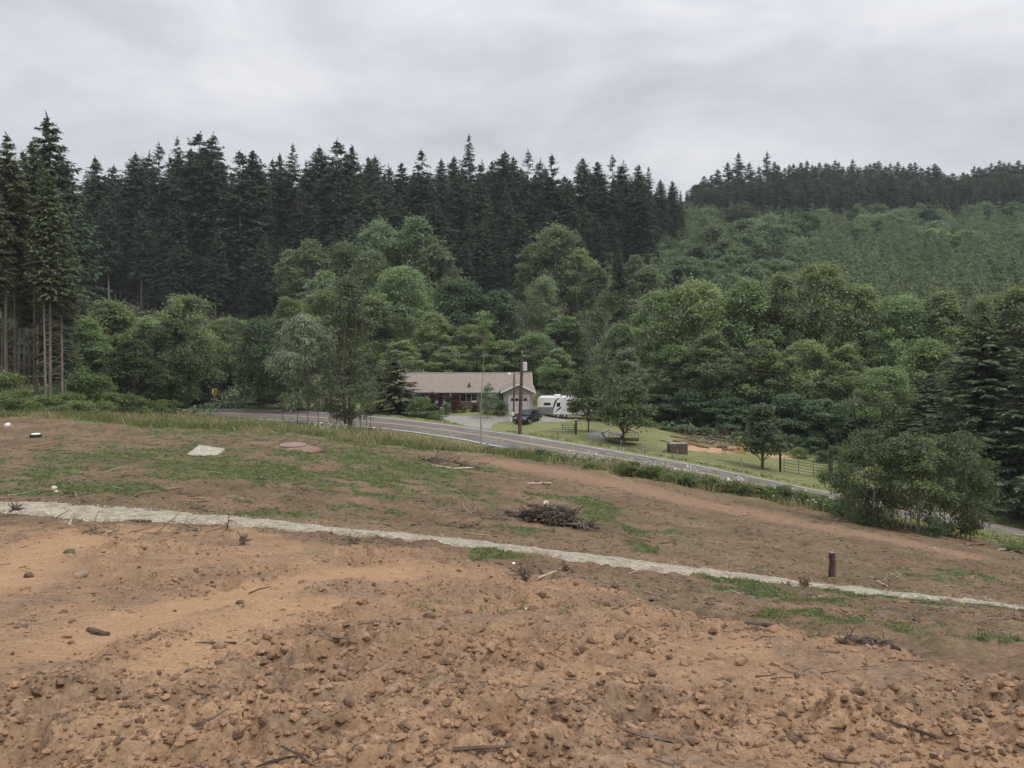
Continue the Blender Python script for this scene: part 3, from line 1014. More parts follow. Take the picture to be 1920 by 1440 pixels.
def broadleaf(name, seed, h, rad, base, nclump, nleaf, leaf, barkm, leafm, shape="round", stems=1, flat=0.5, cs=(0.2, 0.36), hang=0.0, trunk_r=None, lw=0.6, spread=0.0, limbs=True, fill=0.55, up=0.72, lumpy=0.34):
    """trunk mesh, crown mesh for a leafy tree: limbs carry flattened clumps of separate leaves."""
    r = np.random.default_rng(seed)
    prof = PROFILES[shape]
    tr = trunk_r or 0.014 * h + 0.03
    segs, axes = [], []
    for k in range(stems):
        az = 2 * math.pi * k / max(1, stems) + r.uniform(-0.5, 0.5)
        off = np.array([math.cos(az), math.sin(az), 0]) * (0 if stems == 1 else r.uniform(0.15, 0.4) * rad * (0.5 + spread))
        tip = np.array([math.cos(az), math.sin(az), 0]) * (r.uniform(0, 0.12) * rad if stems == 1 else r.uniform(0.2, 0.6) * rad)
        zz = np.linspace(0, h * r.uniform(0.8, 0.93), 9)
        f = (zz / zz[-1])[:, None]
        pts = off[None] * (1 - f) + tip[None] * f + np.stack([np.sin(zz * 0.7 + r.uniform(0, 6)), np.cos(zz * 0.6 + r.uniform(0, 6)), zz * 0], 1) * 0.018 * h * f
        pts[:, 2] = zz - 0.3 * (zz == 0)
        rr = tr * (0.6 if stems > 2 else 0.8 if stems > 1 else 1) * r.uniform(0.75, 1.1)
        segs.append((pts, rr * (1 - 0.88 * f[:, 0])))
        axes.append(pts)
    n_ = nclump
    t = r.uniform(0, 1, n_) ** 0.9
    az = r.uniform(0, 2 * math.pi, n_)
    q = np.where(r.uniform(0, 1, n_) < fill, r.uniform(0.72, 1.05, n_), np.sqrt(r.uniform(0, 0.6, n_)))
    lump = 0.98 - lumpy / 2 + lumpy * vnoise(az * 1.1 + seed, t * 4, seed + 1)
    rr = rad * prof(t) * q * lump
    size = rad * r.uniform(cs[0], cs[1], n_)
    C = np.stack([np.cos(az) * rr, np.sin(az) * rr, h * (base + (1 - base) * t) - size * 0.35], 1)
    # centre the clumps on the stem tips
    if limbs:
        for i in range(0, n_, 2 if n_ > 60 else 1):
            ax = axes[int(np.argmin([np.hypot(*(a[len(a) // 2, :2] - C[i, :2])) for a in axes]))]
            z0 = max(h * base * 0.55, C[i, 2] - rr[i] * r.uniform(0.5, 1.0) - 0.1 * h)
            o = np.array([np.interp(z0, ax[:, 2], ax[:, 0]), np.interp(z0, ax[:, 2], ax[:, 1]), z0])
            mid = o * 0.5 + C[i] * 0.5 + r.normal(0, 0.05 * rad, 3) + [0, 0, 0.06 * rad]
            segs.append((np.stack([o, mid, C[i]]), np.array([0.32, 0.2, 0.08]) * tr * 0.8 + 0.004))
    V, Q = tubes_np(segs, 5)
    tm = mesh_np("trunk", V, quads=Q, smooth=True, mats=(barkm,))
    ci = np.repeat(np.arange(n_), nleaf)
    k = len(ci)
    d = unit(r.normal(0, 1, (k, 3)))
    d[:, 2] = np.where(r.uniform(0, 1, k) < up, np.abs(d[:, 2]), d[:, 2])
    ragged = r.uniform(0.3, 1.1, k) + (r.uniform(0, 1, k) < 0.22) * r.uniform(0.1, 0.7, k)
    pos = C[ci] + d * (size[ci] * ragged)[:, None] * np.array([1, 1, flat])
    if hang:
        pos[:, 2] -= hang * size[ci] * r.uniform(0, 1, k) ** 2
    ax = unit(d * [1, 1, 0.3] + r.normal(0, 0.6, (k, 3)) + [0, 0, -0.25 - hang])
    nr = unit(d * 0.6 + [0, 0, 0.8] + r.normal(0, 0.45, (k, 3)))
    if hang:
        nr = unit(d + r.normal(0, 0.5, (k, 3)))
    ll = leaf * r.uniform(0.65, 1.3, k)
    V, Q = leaves(pos, ax, nr, ll, ll * lw, r)
    ct = r.uniform(-0.22, 0.22, n_)
    tint = np.clip(0.5 + ct[ci] + r.normal(0, 0.2, k), 0, 1)
    cm = mesh_np("crown", V, quads=Q, tint=np.repeat(tint, 4), mats=(leafm,))
    return tm, cm, h


def remat(proto, barkm, leafm):
    t, c_, h = proto
    t, c_ = t.copy(), c_.copy()
    t.materials.clear(); t.materials.append(barkm)
    c_.materials.clear(); c_.materials.append(leafm)
    return t, c_, h


PR = {}
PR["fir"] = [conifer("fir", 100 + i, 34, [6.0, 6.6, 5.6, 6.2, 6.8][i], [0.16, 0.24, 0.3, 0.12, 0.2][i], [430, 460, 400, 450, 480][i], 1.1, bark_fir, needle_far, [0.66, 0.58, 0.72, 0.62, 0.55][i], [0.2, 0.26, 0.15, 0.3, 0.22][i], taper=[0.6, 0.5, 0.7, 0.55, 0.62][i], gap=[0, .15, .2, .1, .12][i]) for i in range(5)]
PR["spire"] = [conifer("spire", 120, 34, 4.4, 0.12, 420, 0.9, bark_fir, needle_far, 0.95, 0.2, taper=0.32), conifer("spire", 121, 34, 4.6, 0.2, 230, 1.1, bark_fir, needle_far, 0.6, 0.12, taper=0.4, gap=0.4)]
PR["near_fir"] = [conifer("near_fir", 130 + i, 30, [3.7, 3.3, 4.0][i], [0.5, 0.54, 0.46][i], [520, 480, 560][i], 0.7, bark_fir, needle_near, 0.55, 0.16, trunk_r=0.17, dead=60, taper=0.36, spw=0.3, gap=0.08) for i in range(3)]
PR["edge_fir"] = [conifer("edge_fir", 140, 30, 4.6, 0.15, 700, 0.7, bark_fir, needle_near, 0.5, 0.2, taper=0.34, trunk_r=0.2, dead=20, spw=0.3)]
PR["big_fir"] = [conifer("big_fir", 150 + i, 20, [5.6, 4.9][i], 0.02, 520, 0.62, bark_fir, needle_dark, 0.85, 0.16, spw=0.32) for i in range(2)]
PR["spruce"] = [conifer("spruce", 160, 8, 2.6, 0.06, 260, 0.42, bark_fir, needle_near, 0.8, 0.2, spw=0.4)]
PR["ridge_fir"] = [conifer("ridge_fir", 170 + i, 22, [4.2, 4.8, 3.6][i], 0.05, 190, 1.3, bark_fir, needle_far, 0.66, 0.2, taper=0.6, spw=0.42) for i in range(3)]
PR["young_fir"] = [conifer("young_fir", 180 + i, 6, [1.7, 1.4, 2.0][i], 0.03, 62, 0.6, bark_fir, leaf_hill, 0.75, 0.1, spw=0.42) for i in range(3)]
PR["alder"] = [broadleaf("alder", 200 + i, 18, [4.6, 5.2, 4.0, 5.6, 4.4][i], [0.14, 0.10, 0.2, 0.12, 0.08][i], [140, 165, 120, 180, 145][i], 160, 0.37, bark_dark, leaf_alder, ["dome", "round", "dome", "round", "dome"][i], [1, 2, 1, 2, 3][i], 1.0, (0.12, 0.27), up=0.5) for i in range(5)]
PR["far_alder"] = [broadleaf("far_alder", 220 + i, 20, [4.6, 5.4, 4.0][i], [0.32, 0.25, 0.36][i], [105, 115, 90][i], 100, 0.52, bark_pale, leaf_hill, ["dome", "round", "dome"][i], [2, 1, 3][i], 0.95, (0.13, 0.3), up=0.5) for i in range(3)]
PR["dark_tree"] = [broadleaf("dark_tree", 240 + i, 14, [4.6, 4.0][i], [0.12, 0.08][i], 90, 170, 0.42, bark_dark, leaf_dark, "round", 2, 0.85, (0.16, 0.32), up=0.5) for i in range(2)]
PR["willow"] = [broadleaf("willow", 250, 11, 3.9, 0.18, 80, 170, 0.42, bark_grey, leaf_willow, "dome", 2, 0.6, (0.18, 0.32), hang=1.1, lw=0.3)]
PR["cottonwood"] = [broadleaf("cottonwood", 260, 16, 3.3, 0.10, 84, 95, 0.30, bark_dark, leaf_poplar, "cone", 4, 0.6, (0.18, 0.36), hang=0.4, lw=0.45, fill=0.5)]
PR["small_tree"] = [broadleaf("small_tree", 270 + i, 6, [2.1, 2.5, 1.8][i], [0.3, 0.28, 0.22][i], [50, 56, 46][i], 110, 0.24, bark_dark, leaf_alder, ["dome", "round", "cone"][i], 1, 0.5, (0.2, 0.4)) for i in range(3)]
PR["clump_willow"] = [broadleaf("clump_willow", 280 + i, 7.6, [3.1, 2.8, 3.3][i], [0.06, 0.26, 0.10][i], [96, 76, 100][i], 185, 0.23, bark_grey, leaf_olive, ["round", "dome", "round"][i], [7, 8, 6][i], 0.9, (0.12, 0.28), spread=0.5, up=0.55, lumpy=0.75, trunk_r=0.085, lw=0.42) for i in range(3)]
PR["shrub"] = [broadleaf("shrub", 300 + i, 2.6, [1.6, 1.9, 1.4, 1.7][i], 0.05, [26, 30, 22, 28][i], 100, [0.24, 0.2, 0.26, 0.22][i], bark_dark, leaf_bush, ["round", "dome", "vase", "round"][i], 3, 0.6, (0.24, 0.42), limbs=False) for i in range(4)]
PR["hill_shrub"] = [broadleaf("hill_shrub", 320 + i, 5.5, [2.9, 3.4, 2.5][i], 0.05, [30, 36, 26][i], 80, 0.55, bark_dark, leaf_hill, "round", 2, 0.8, (0.22, 0.38), limbs=False, up=0.55) for i in range(3)]
PR["sapling"] = [broadleaf("sapling", 330, 12.6, 0.85, 0.84, 14, 40, 0.24, bark_grey, leaf_alder, "round", 1, 0.5, (0.3, 0.6), trunk_r=0.085), broadleaf("sapling", 331, 2.6, 0.35, 0.5, 8, 24, 0.16, bark_dark, leaf_alder, "round", 1, 0.5, (0.4, 0.7), trunk_r=0.04)]
PR["dead_brush"] = [broadleaf("dead_brush", 340, 9, 3.2, 0.15, 60, 30, 0.34, bark_grey, leaf_olive, "vase", 6, 0.5, (0.15, 0.3), lw=0.4)]


def plant(kind, i, x, y, h, wide=1.0, rz=None, label=None, cat=None, group=None, mats=None, name=None, sink=0.1, z=None):
    """One plant: an empty at its foot with a trunk and a crown."""
    protos = PR[kind] if mats is None else MATS.setdefault((kind, mats), [remat(q, *mats) for q in PR[kind]])
    tm, cm, ph = protos[i % len(protos)]
    s = h / ph
    zz = tz(x, y) if z is None else z
    if kind in ("fir", "ridge_fir", "near_fir"):
        wide *= random.uniform(0.86, 1.22)
    o = thing(name or "tree", label, cat, (x, y, zz - sink * s), random.uniform(0, 6.28) if rz is None else rz, group, (s * wide, s * wide, s))
    if kind in ("fir", "ridge_fir", "alder", "far_alder", "young_fir"):
        o.rotation_euler[0], o.rotation_euler[1] = random.gauss(0, 0.014), random.gauss(0, 0.014)
    link("trunk", tm, o)
    link("crown", cm, o)
    return o


MATS = {}


def plant_px(kind, i, px, top, Y, wpx=None, **kw):
    """Stand a plant at distance Y under column px so that it reaches the photograph's row top."""
    x = (px - CX) / F * Y
    while abs(road_frame(np.array([x]), np.array([Y]))[0][0]) < ROAD_HALF + 0.8 and 45 < Y < 170:
        Y += 0.5                       # never stand on the road: step back across it
        x = (px - CX) / F * Y
    z0 = tz(x, Y)
    h = EYE - (top - HY) / F * Y - z0
    wide = 1.0
    if wpx:
        V = PR[kind][i % len(PR[kind])]
        co = np.empty(len(V[1].vertices) * 3, np.float32)
        V[1].vertices.foreach_get("co", co)
        rad = np.percentile(np.hypot(co[0::3], co[1::3]), 96)
        wide = (wpx / F * Y / 2) / (rad * h / V[2])
    return plant(kind, i, x, Y, h, wide, **kw)
# ================================================================== plants: each where it stands
LM = [(150, "the left fir stand"), (330, "the left bend alders"), (450, "the yellow road sign"), (530, "the dark round tree"), (610, "the pale willow"), (700, "the tall poplar clump"), (770, "the spruce"), (860, "the dark red shrubs"),
      (940, "the house windows"), (1005, "the garage"), (1085, "the white trailer"), (1140, "the lawn tree"), (1225, "the utility trailer"), (1300, "the plank box"), (1380, "the log pile"), (1460, "the small crooked tree"),
      (1570, "the closed metal gate"), (1680, "the left willow bush"), (1760, "the middle willow bush"), (1860, "the right willow bush"), (9999, "the big dark fir")]
ORD = ["first", "second", "third", "fourth", "fifth", "sixth", "seventh", "eighth", "ninth", "tenth", "eleventh", "twelfth"]


def mark(px):
    """What stands below this column of the view, to tell like trees apart by."""
    return next(t for q, t in LM if px < q)


# ---- firs of the left stand, bare grey stems below, along the field edge
for k, (px, top, Y, i, kind, lab) in enumerate([
    (-45, 262, 90, 0, "near_fir", None), (13, 252, 88, 1, "near_fir", "tall bare-stemmed fir nearest the left edge of the roadside stand"), (28, 300, 93, 2, "near_fir", None), (46, 285, 97, 0, "near_fir", None),
    (64, 262, 92, 1, "near_fir", "tall fir with pointed tip third in from the left, in the roadside stand"), (84, 318, 86, 0, "near_fir", "grey stemmed fir in front of the left stand, one of a close pair"), (94, 330, 86.6, 2, "near_fir", "slightly thinner grey stemmed fir of the close pair in the left stand"),
    (112, 222, 118, 0, "fir", "tallest dark fir rising behind the left stand"), (116, 372, 89, 2, "near_fir", None), (-20, 330, 84, 0, "near_fir", None), (-90, 290, 90, 0, "edge_fir", None),
    (110, 415, 93, 0, "edge_fir", "fir with low spreading boughs at the right end of the left stand"), (36, 410, 100, 2, "near_fir", None), (140, 330, 128, 3, "fir", "dark fir just right of the tallest one, behind the left stand"),
    (70, 420, 104, 1, "near_fir", None), (5, 380, 100, 2, "near_fir", None), (54, 470, 95, 0, "near_fir", None), (122, 480, 98, 1, "near_fir", None)]):
    plant_px(kind, i, px, top, Y, name="fir_tree", cat="fir tree", group="firs of the left stand",
             label=lab or "slender grey stemmed fir crowded into the stand at the left edge")

# ---- the dark fir wood on the hill: its skyline first
SKY = [(178, 296, 205, 1, "fir", "dark fir with a feathered tip, first on the skyline beside the left stand"), (215, 312, 225, 0, "fir", None), (252, 288, 215, 2, "fir", None), (275, 284, 230, 3, "fir", None),
       (299, 268, 220, 1, "spire", "open topped fir just left of the broad twin-topped fir on the skyline"), (333, 260, 215, 0, "spire", "slim pointed fir left of the broad twin-topped fir on the skyline"),
       (354, 278, 235, 2, "fir", None), (377, 251, 210, 4, "fir", "left of two close broad tops, highest firs of the left skyline"), (388, 252, 212, 0, "fir", "broad fir close beside the highest top of the left skyline"),
       (418, 296, 225, 3, "fir", None), (452, 284, 200, 4, "fir", None), (477, 282, 205, 2, "fir", None), (508, 300, 230, 0, "fir", None), (527, 289, 240, 1, "fir", None),
       (549, 271, 215, 0, "spire", "narrow dark spire-shaped fir rising between lower tops, left of centre"), (572, 302, 235, 3, "fir", None), (605, 276, 225, 2, "fir", None),
       (630, 265, 215, 4, "fir", "tall fir with a blunt top just left of the centre gap of the skyline"), (663, 274, 220, 1, "fir", None), (690, 294, 245, 0, "fir", None), (704, 293, 250, 2, "fir", None), (735, 308, 270, 3, "fir", None),
       (757, 305, 270, 1, "fir", None), (791, 281, 235, 4, "fir", "broad dark fir left of the lone thin spire above the house"), (826, 298, 255, 0, "fir", None), (850, 293, 260, 2, "fir", None),
       (880, 254, 240, 0, "spire", "lone thin spire-topped fir standing clear of the skyline above the house"), (903, 300, 255, 3, "fir", None), (922, 302, 260, 1, "fir", None), (945, 283, 245, 2, "fir", None), (963, 294, 260, 0, "fir", None),
       (991, 281, 250, 1, "spire", "thin ragged fir with a tufted tip right of the lone spire"), (1012, 298, 255, 3, "fir", None), (1037, 290, 225, 4, "fir", "broad dense fir left of the gap in the skyline right of centre"),
       (1060, 330, 240, 0, "fir", None), (1095, 297, 235, 2, "fir", "fir with an open leaning top just right of the gap in the skyline"), (1120, 302, 240, 1, "fir", None), (1149, 290, 245, 1, "spire", "thin see-through fir in the row right of the skyline gap"), (1172, 302, 250, 3, "fir", None),
       (1197, 309, 255, 0, "fir", None), (1216, 313, 260, 0, "spire", None), (1240, 338, 275, 2, "fir", None), (1262, 340, 285, 0, "fir", None), (1276, 358, 300, 0, "spire", None)]
SHORT = {178: "the feather-tipped fir", 299: "the open topped fir", 388: "the twin broad tops", 549: "the narrow dark spire", 630: "the blunt topped fir", 791: "the fir left of the lone spire", 880: "the lone thin spire", 991: "the ragged tufted fir", 1037: "the dense fir at the gap", 1149: "the see-through fir"}
last, cnt = "the left stand", 0
for px, top, Y, i, kind, lab in SKY:
    cnt += 1
    if lab is None:
        lab = ORD[cnt - 1] + " hill skyline fir to the right of " + last
    if px in SHORT:
        last, cnt = SHORT[px], 0
    plant_px(kind, i, px, top, Y, name="fir_tree", cat="fir tree", group="firs on the skyline of the hill wood", label=lab or "dark fir whose pointed top makes up the skyline of the hill wood")
# a second line close behind the first
for j, (px, top, Y, i, kind, lab) in enumerate(SKY):
    nxt = SKY[j + 1] if j + 1 < len(SKY) else (px + 14, top + 30, Y)
    q = (px + nxt[0]) / 2
    if 1040 < q < 1092:
        continue
    plant_px("fir", j, q, max(top, nxt[1]) + 16 + (j * 7) % 17, max(Y, nxt[2]) + 12, name="fir_tree", cat="fir tree", group="dark firs within the hill wood", label="fir filling the second line of the hill skyline above " + mark(q))
# rows below the skyline, front of the wood
r_ = np.random.default_rng(21)
FIR_XY = []
for Y, lo, hi, x0, x1, step in [(196, 420, 520, 165, 560, 30), (205, 355, 450, 130, 700, 33), (214, 320, 400, 130, 760, 36), (228, 320, 380, 150, 1000, 42), (222, 350, 420, 700, 1080, 36), (210, 390, 470, 760, 1010, 34), (245, 330, 380, 650, 1230, 42), (232, 345, 410, 1060, 1215, 30), (196, 440, 520, 830, 990, 38)]:
    px = x0
    while px < x1:
        q = px + r_.uniform(-10, 10)
        yy = Y + r_.uniform(-7, 7)
        plant_px("fir", int(r_.integers(0, 5)), q, r_.uniform(lo, hi), yy, name="fir_tree", cat="fir tree", group="dark firs within the hill wood", label="dark fir in the hill wood above " + mark(q) + (", in its front row" if Y < 200 else ", midway back" if Y < 225 else ", just under the skyline"))
        px += step
for px, top, Y, w, lab in [(478, 520, 186, 40, "fir with a pale bare stem showing at the foot of the dark wood"), (1162, 462, 150, 34, "narrow dark conifer standing alone among leafy trees below the wood's right end"), (818, 390, 200, 110, "wide dark fir with lighter bough ends in the middle of the wood")]:
    plant_px("fir", 3 if w > 50 else 0, px, top, Y, w, name="fir_tree", cat="fir tree", label=lab)
# ---- the far ridge at the right
r_ = np.random.default_rng(22)
RID = [(1385, 287, 440), (1438, 285, 440), (1300, 350, 430), (1322, 330, 440), (1345, 318, 445), (1365, 305, 445), (1405, 305, 450), (1422, 312, 455)]
px = 1452
while px < 1985:
    top = np.interp(px, [1452, 1500, 1560, 1650, 1740, 1785, 1795, 1840, 1920, 1985], [304, 306, 300, 303, 308, 322, 326, 308, 300, 290]) + r_.uniform(-7, 12)
    RID.append((px, top, 455 + r_.uniform(-12, 12)))
    px += r_.uniform(7, 13)
for j, (px, top, Y) in enumerate(RID):
    plant_px("ridge_fir", j, px, top, Y, r_.uniform(24, 36), name="fir_tree", cat="fir tree", group="firs along the far ridge",
             label={0: "left one of two taller firs on the far ridge", 1: "right one of two taller firs on the far ridge"}.get(j, "small fir on the far ridge crest above " + mark(px)))
RM = []
for Yr, off in ((428, 0), (402, 13), (380, 26)):
    px = 1288
    while px < 1965:
        Y = Yr + r_.uniform(-8, 8)
        top = np.interp(px, [1288, 1330, 1400, 1600, 1790, 1960], [370, 340, 325, 322, 336, 322]) + off + r_.uniform(-14, 16)
        x = (px - CX) / F * Y
        z0 = tz(x, Y)
        RM.append((x, Y, z0, EYE - (top - HY) / F * Y - z0, r_.uniform(0.9, 1.4)))
        px += r_.uniform(11, 19)
RV, RT = [], []
for x, Y, z0, h, wd in RM:
    q = PR["ridge_fir"][int(r_.integers(0, 3))]
    co = np.empty(len(q[1].vertices) * 3, np.float32)
    q[1].vertices.foreach_get("co", co)
    t = np.empty(len(q[1].vertices), np.float32)
    q[1].attributes["tint"].data.foreach_get("value", t)
    co = co.reshape(-1, 3)
    a = r_.uniform(0, 6.28)
    k = h / q[2]
    RV.append(np.stack([(co[:, 0] * math.cos(a) - co[:, 1] * math.sin(a)) * k * wd + x, (co[:, 0] * math.sin(a) + co[:, 1] * math.cos(a)) * k * wd + Y, co[:, 2] * k + z0], 1))
    RT.append(np.clip(t + r_.uniform(-0.3, 0.3), 0, 1))
V = np.vstack(RV)
tag(link("ridge_forest", mesh_np("ridge_forest", V, quads=np.arange(len(V)).reshape(-1, 4), tint=np.concatenate(RT), mats=(needle_far,))), "dark mass of far firs below the crest of the right ridge", kind="stuff")
# leafy trees mixed into the ridge wood
px = 1310
while px < 1960:
    plant_px("dark_tree", int(px), px, np.interp(px, [1310, 1500, 1580, 1700, 1785, 1860, 1960], [352, 345, 330, 326, 338, 326, 322]) + r_.uniform(-8, 14), 412 + r_.uniform(-8, 8), r_.uniform(24, 46), name="dark_leafy_tree", cat="leafy tree", group="leafy trees along the far ridge",
             label="dark round leafy tree under the far ridge crest above " + mark(px), mats=(bark_dark, needle_dark))
    px += r_.uniform(16, 30)
# dark bushes that stand out on the slope
for px, top, Y, w, lab in [(1388, 386, 345, 66, "large dark round bush high on the right hillside, left of its twin"), (1505, 400, 330, 76, "large dark round bush high on the right hillside, right of its twin"), (1228, 394, 300, 40, "dark round bush beside the right end of the hill wood"), (1742, 392, 335, 60, "dark bush high on the right hillside, rightmost of the big ones"),
                           (1290, 498, 190, 110, "wide dark leafy tree low on the hillside behind the tall alders"), (1610, 428, 300, 60, "dark flat bush in the middle of the right hillside"), (1880, 500, 215, 60, "dark tree at the right edge behind the tall alders"), (1255, 560, 140, 80, "dark leafy tree left behind the first tall alder")]:
    plant_px("dark_tree", 0, px, top, Y, w, name="dark_leafy_tree", cat="leafy tree", label=lab, mats=(bark_dark, leaf_dark))
for j, px in enumerate([-40, -5, 25, 55, 85, 112, 135]):  # dark trees added to deepen the murky shade between the fir stems
    plant_px("dark_tree", j, px, 585 + (j * 13) % 40, 112 + (j * 5) % 11, 70, name="dark_leafy_tree", cat="leafy tree", group="added dark trees behind the left stand", label="added dark leafy tree deepening the shade behind the left fir stems", mats=(bark_dark, needle_dark))
# ---- leafy trees half way up, below the wood
HILL = [("far_alder", 0, 580, 452, 178, 95), ("far_alder", 1, 640, 455, 180, 90), ("far_alder", 2, 545, 470, 182, 60), ("far_alder", 1, 712, 415, 182, 95), ("far_alder", 0, 778, 410, 178, 115), ("far_alder", 2, 820, 460, 172, 80), ("far_alder", 1, 695, 470, 172, 80),
        ("far_alder", 0, 610, 510, 160, 90), ("far_alder", 1, 1042, 425, 176, 110), ("far_alder", 2, 1000, 458, 178, 70), ("far_alder", 0, 1085, 470, 172, 90), ("far_alder", 1, 1018, 520, 158, 70), ("far_alder", 2, 1120, 500, 160, 60),
        ("far_alder", 0, 1190, 480, 190, 60), ("far_alder", 2, 1215, 500, 180, 60), ("far_alder", 1, 1150, 545, 150, 70)]
for j, (kind, i, px, top, Y, w) in enumerate(HILL):
    lab = {4: "tall feathery alder at the foot of the dark wood, highest of its clump", 8: "alder clump with pale stems in front of the dark wood right of centre"}.get(j, ("upper " if Y > 170 else "lower ") + "green alder on the slope below the wood, above " + mark(px))
    plant_px(kind, i, px, top, Y, w, name="alder_tree", cat="leafy tree", group="alders on the slope below the wood", label=lab)

MID = [
    # left, beyond the road
    ("alder", 0, 205, 568, 112, 130, "bright topped alder just right of the left fir stand", None), ("alder", 1, 345, 556, 116, 130, "pale crowned alder behind the road bend, left of the dark round tree", None),
    ("alder", 2, 275, 598, 110, 100, "alder between two taller bright alders at the left road bend", None), ("alder", 3, 430, 598, 130, 100, "alder behind the yellow road sign", None),
    ("dark_tree", 0, 488, 600, 112, 85, "dense dark round tree left of the pale willow", (bark_dark, leaf_dark)), ("dark_tree", 1, 320, 600, 107, 90, "dark lower tree below the pale crowned alder at the left bend", (bark_dark, leaf_olive)),
    ("alder", 4, 160, 600, 104, 90, "alder with hanging boughs touching the left fir stand", None), ("dark_tree", 0, 372, 640, 126, 80, "low dark tree behind the sign post at the bend", (bark_dark, leaf_dark)),
    ("alder", 2, 540, 560, 130, 80, "alder crown showing above the dark round tree", None), ("alder", 0, 250, 640, 101, 90, "low leaning tree with two thin stems at the left verge", (bark_grey, leaf_olive)),
    ("alder", 1, 610, 545, 140, 110, "alder behind the pale willow", None),
    # middle, behind the house
    ("alder", 3, 752, 502, 138, 120, "tall yellow-green alder behind the left end of the house", None), ("alder", 0, 812, 590, 130, 80, "alder directly behind the roof's left half", None), ("alder", 4, 700, 560, 132, 90, "alder left of the tall yellow-green one behind the house", None),
    ("dark_tree", 0, 862, 525, 146, 110, "dark blue-green maple above the house roof", (bark_dark, leaf_dark)), ("dark_tree", 1, 936, 545, 150, 80, "smaller dark maple to the right of the one above the roof", (bark_dark, leaf_dark)),
    ("alder", 2, 755, 640, 122, 80, "small yellowish tree behind the spruce by the house", None), ("alder", 1, 885, 610, 130, 90, "alder behind the middle of the roof", None), ("alder", 0, 945, 640, 128, 85, "tree just behind the garage end of the roof", None),
    ("alder", 3, 1005, 625, 128, 80, "tree behind the utility pole", None), ("alder", 4, 1060, 595, 134, 100, "tree on the slope right of the utility pole", None), ("alder", 1, 845, 650, 126, 80, "leafy tree close behind the house ridge", None),
    ("dead_brush", 0, 1118, 575, 128, 110, "thin brownish twiggy tree among greener ones right of the house", None), ("alder", 2, 1045, 655, 118, 70, "tree with leaning crown behind the white trailer", None),
    # right band
    ("alder", 0, 1165, 610, 116, 90, "tree at the left end of the tall alders right of the house", None), ("alder", 1, 1235, 548, 112, 120, "rounded alder first of the tall row behind the lawn", None), ("alder", 3, 1310, 528, 110, 130, "bright crowned alder second in the tall row behind the lawn", None),
    ("alder", 0, 1395, 530, 108, 120, "alder third in the tall row behind the lawn", None), ("alder", 4, 1465, 520, 108, 110, "alder with dark stem in the middle of the tall row", None), ("alder", 1, 1548, 497, 110, 150, "highest spreading alder of the row behind the lawn", None),
    ("alder", 2, 1625, 540, 108, 90, "alder in the dip to the right of the highest one", None), ("alder", 3, 1690, 556, 104, 130, "broad yellow-green alder behind the willow clump", None), ("alder", 0, 1775, 552, 102, 120, "alder right of the broad yellow-green one", None),
    ("alder", 1, 1855, 556, 100, 110, "alder behind the big dark fir", None), ("alder", 4, 1915, 545, 98, 130, "alder at the right edge behind the big dark fir", None), ("alder", 3, 1985, 550, 98, 130, "alder just beyond the right edge of the big fir", None),
    ("alder", 2, 1340, 625, 103, 100, "lower alder in front of the tall row, left of the small crooked tree", None), ("alder", 0, 1265, 650, 106, 90, "lower leafy tree at the left of the log pile", None), ("alder", 4, 1430, 640, 101, 100, "low alder behind the small crooked lawn tree", None),
    ("alder", 1, 1515, 640, 100, 110, "low alder behind the metal gate", None), ("alder", 2, 1590, 650, 97, 90, "low alder right of the metal gate", None), ("alder", 3, 1662, 690, 88, 110, "bright lower tree above the willow clump", None), ("alder", 0, 1740, 640, 95, 120, "alder above the middle of the willow clump", None),
    ("dark_tree", 0, 1300, 730, 101, 90, "dark low tree behind the log pile", (bark_dark, leaf_dark)), ("dark_tree", 1, 1230, 740, 102, 80, "dark low tree left of the log pile", (bark_dark, leaf_dark)), ("dark_tree", 0, 1480, 740, 95, 100, "dark low tree behind the left gate post", (bark_dark, leaf_dark)),
    ("dark_tree", 1, 1545, 750, 92, 90, "dark low tree behind the right gate post", (bark_dark, leaf_dark)), ("dark_tree", 0, 1370, 745, 99, 80, "dark low tree behind the big log", (bark_dark, leaf_dark)), ("dark_tree", 1, 1610, 770, 88, 80, "dark low tree touching the left of the willow clump", (bark_dark, leaf_dark)),
    ("alder", 2, 1178, 655, 101, 70, "grey-green young poplar behind the utility trailer", (bark_grey, leaf_willow)),
    # by the road
    ("willow", 0, 572, 586, 97, 128, "pale grey-green drooping willow by the road", None), ("cottonwood", 0, 652, 518, 86, 112, "tall dark many-stemmed poplar clump at the near roadside", None), ("cottonwood", 0, 612, 640, 92, 60, "shorter dark tree between the willow and the tall poplar clump", None),
    ("cottonwood", 0, 690, 660, 89, 52, "shorter dark tree at the right side of the tall poplar clump", None), ("small_tree", 2, 522, 700, 100, 50, "small thin tree at the left foot of the willow by the road", None), ("small_tree", 1, 548, 730, 98, 44, "low bushy tree beside the willow trunk", (bark_dark, leaf_olive)),
    # lawn
    ("small_tree", 0, 1103, 683, 89, 84, "lawn tree hiding the front of the white trailer", (bark_dark, leaf_olive)), ("small_tree", 0, 1170, 700, 81.5, 112, "wide lawn tree shading the utility trailer", (bark_dark, leaf_olive)), ("small_tree", 2, 1430, 758, 75.5, 84, "small crooked tree on the lawn left of the metal gate", (bark_dark, leaf_poplar)),
]
for kind, i, px, top, Y, w, lab, mats in MID:
    if kind in ("alder", "dark_tree"):
        w *= 1.15
    nm = {"willow": "willow_tree", "cottonwood": "poplar_tree", "dark_tree": "dark_leafy_tree", "small_tree": "small_tree", "dead_brush": "twiggy_tree"}.get(kind, "alder_tree")
    plant_px(kind, i, px, top, Y, w, name=nm, cat="leafy tree", label=lab, mats=mats)
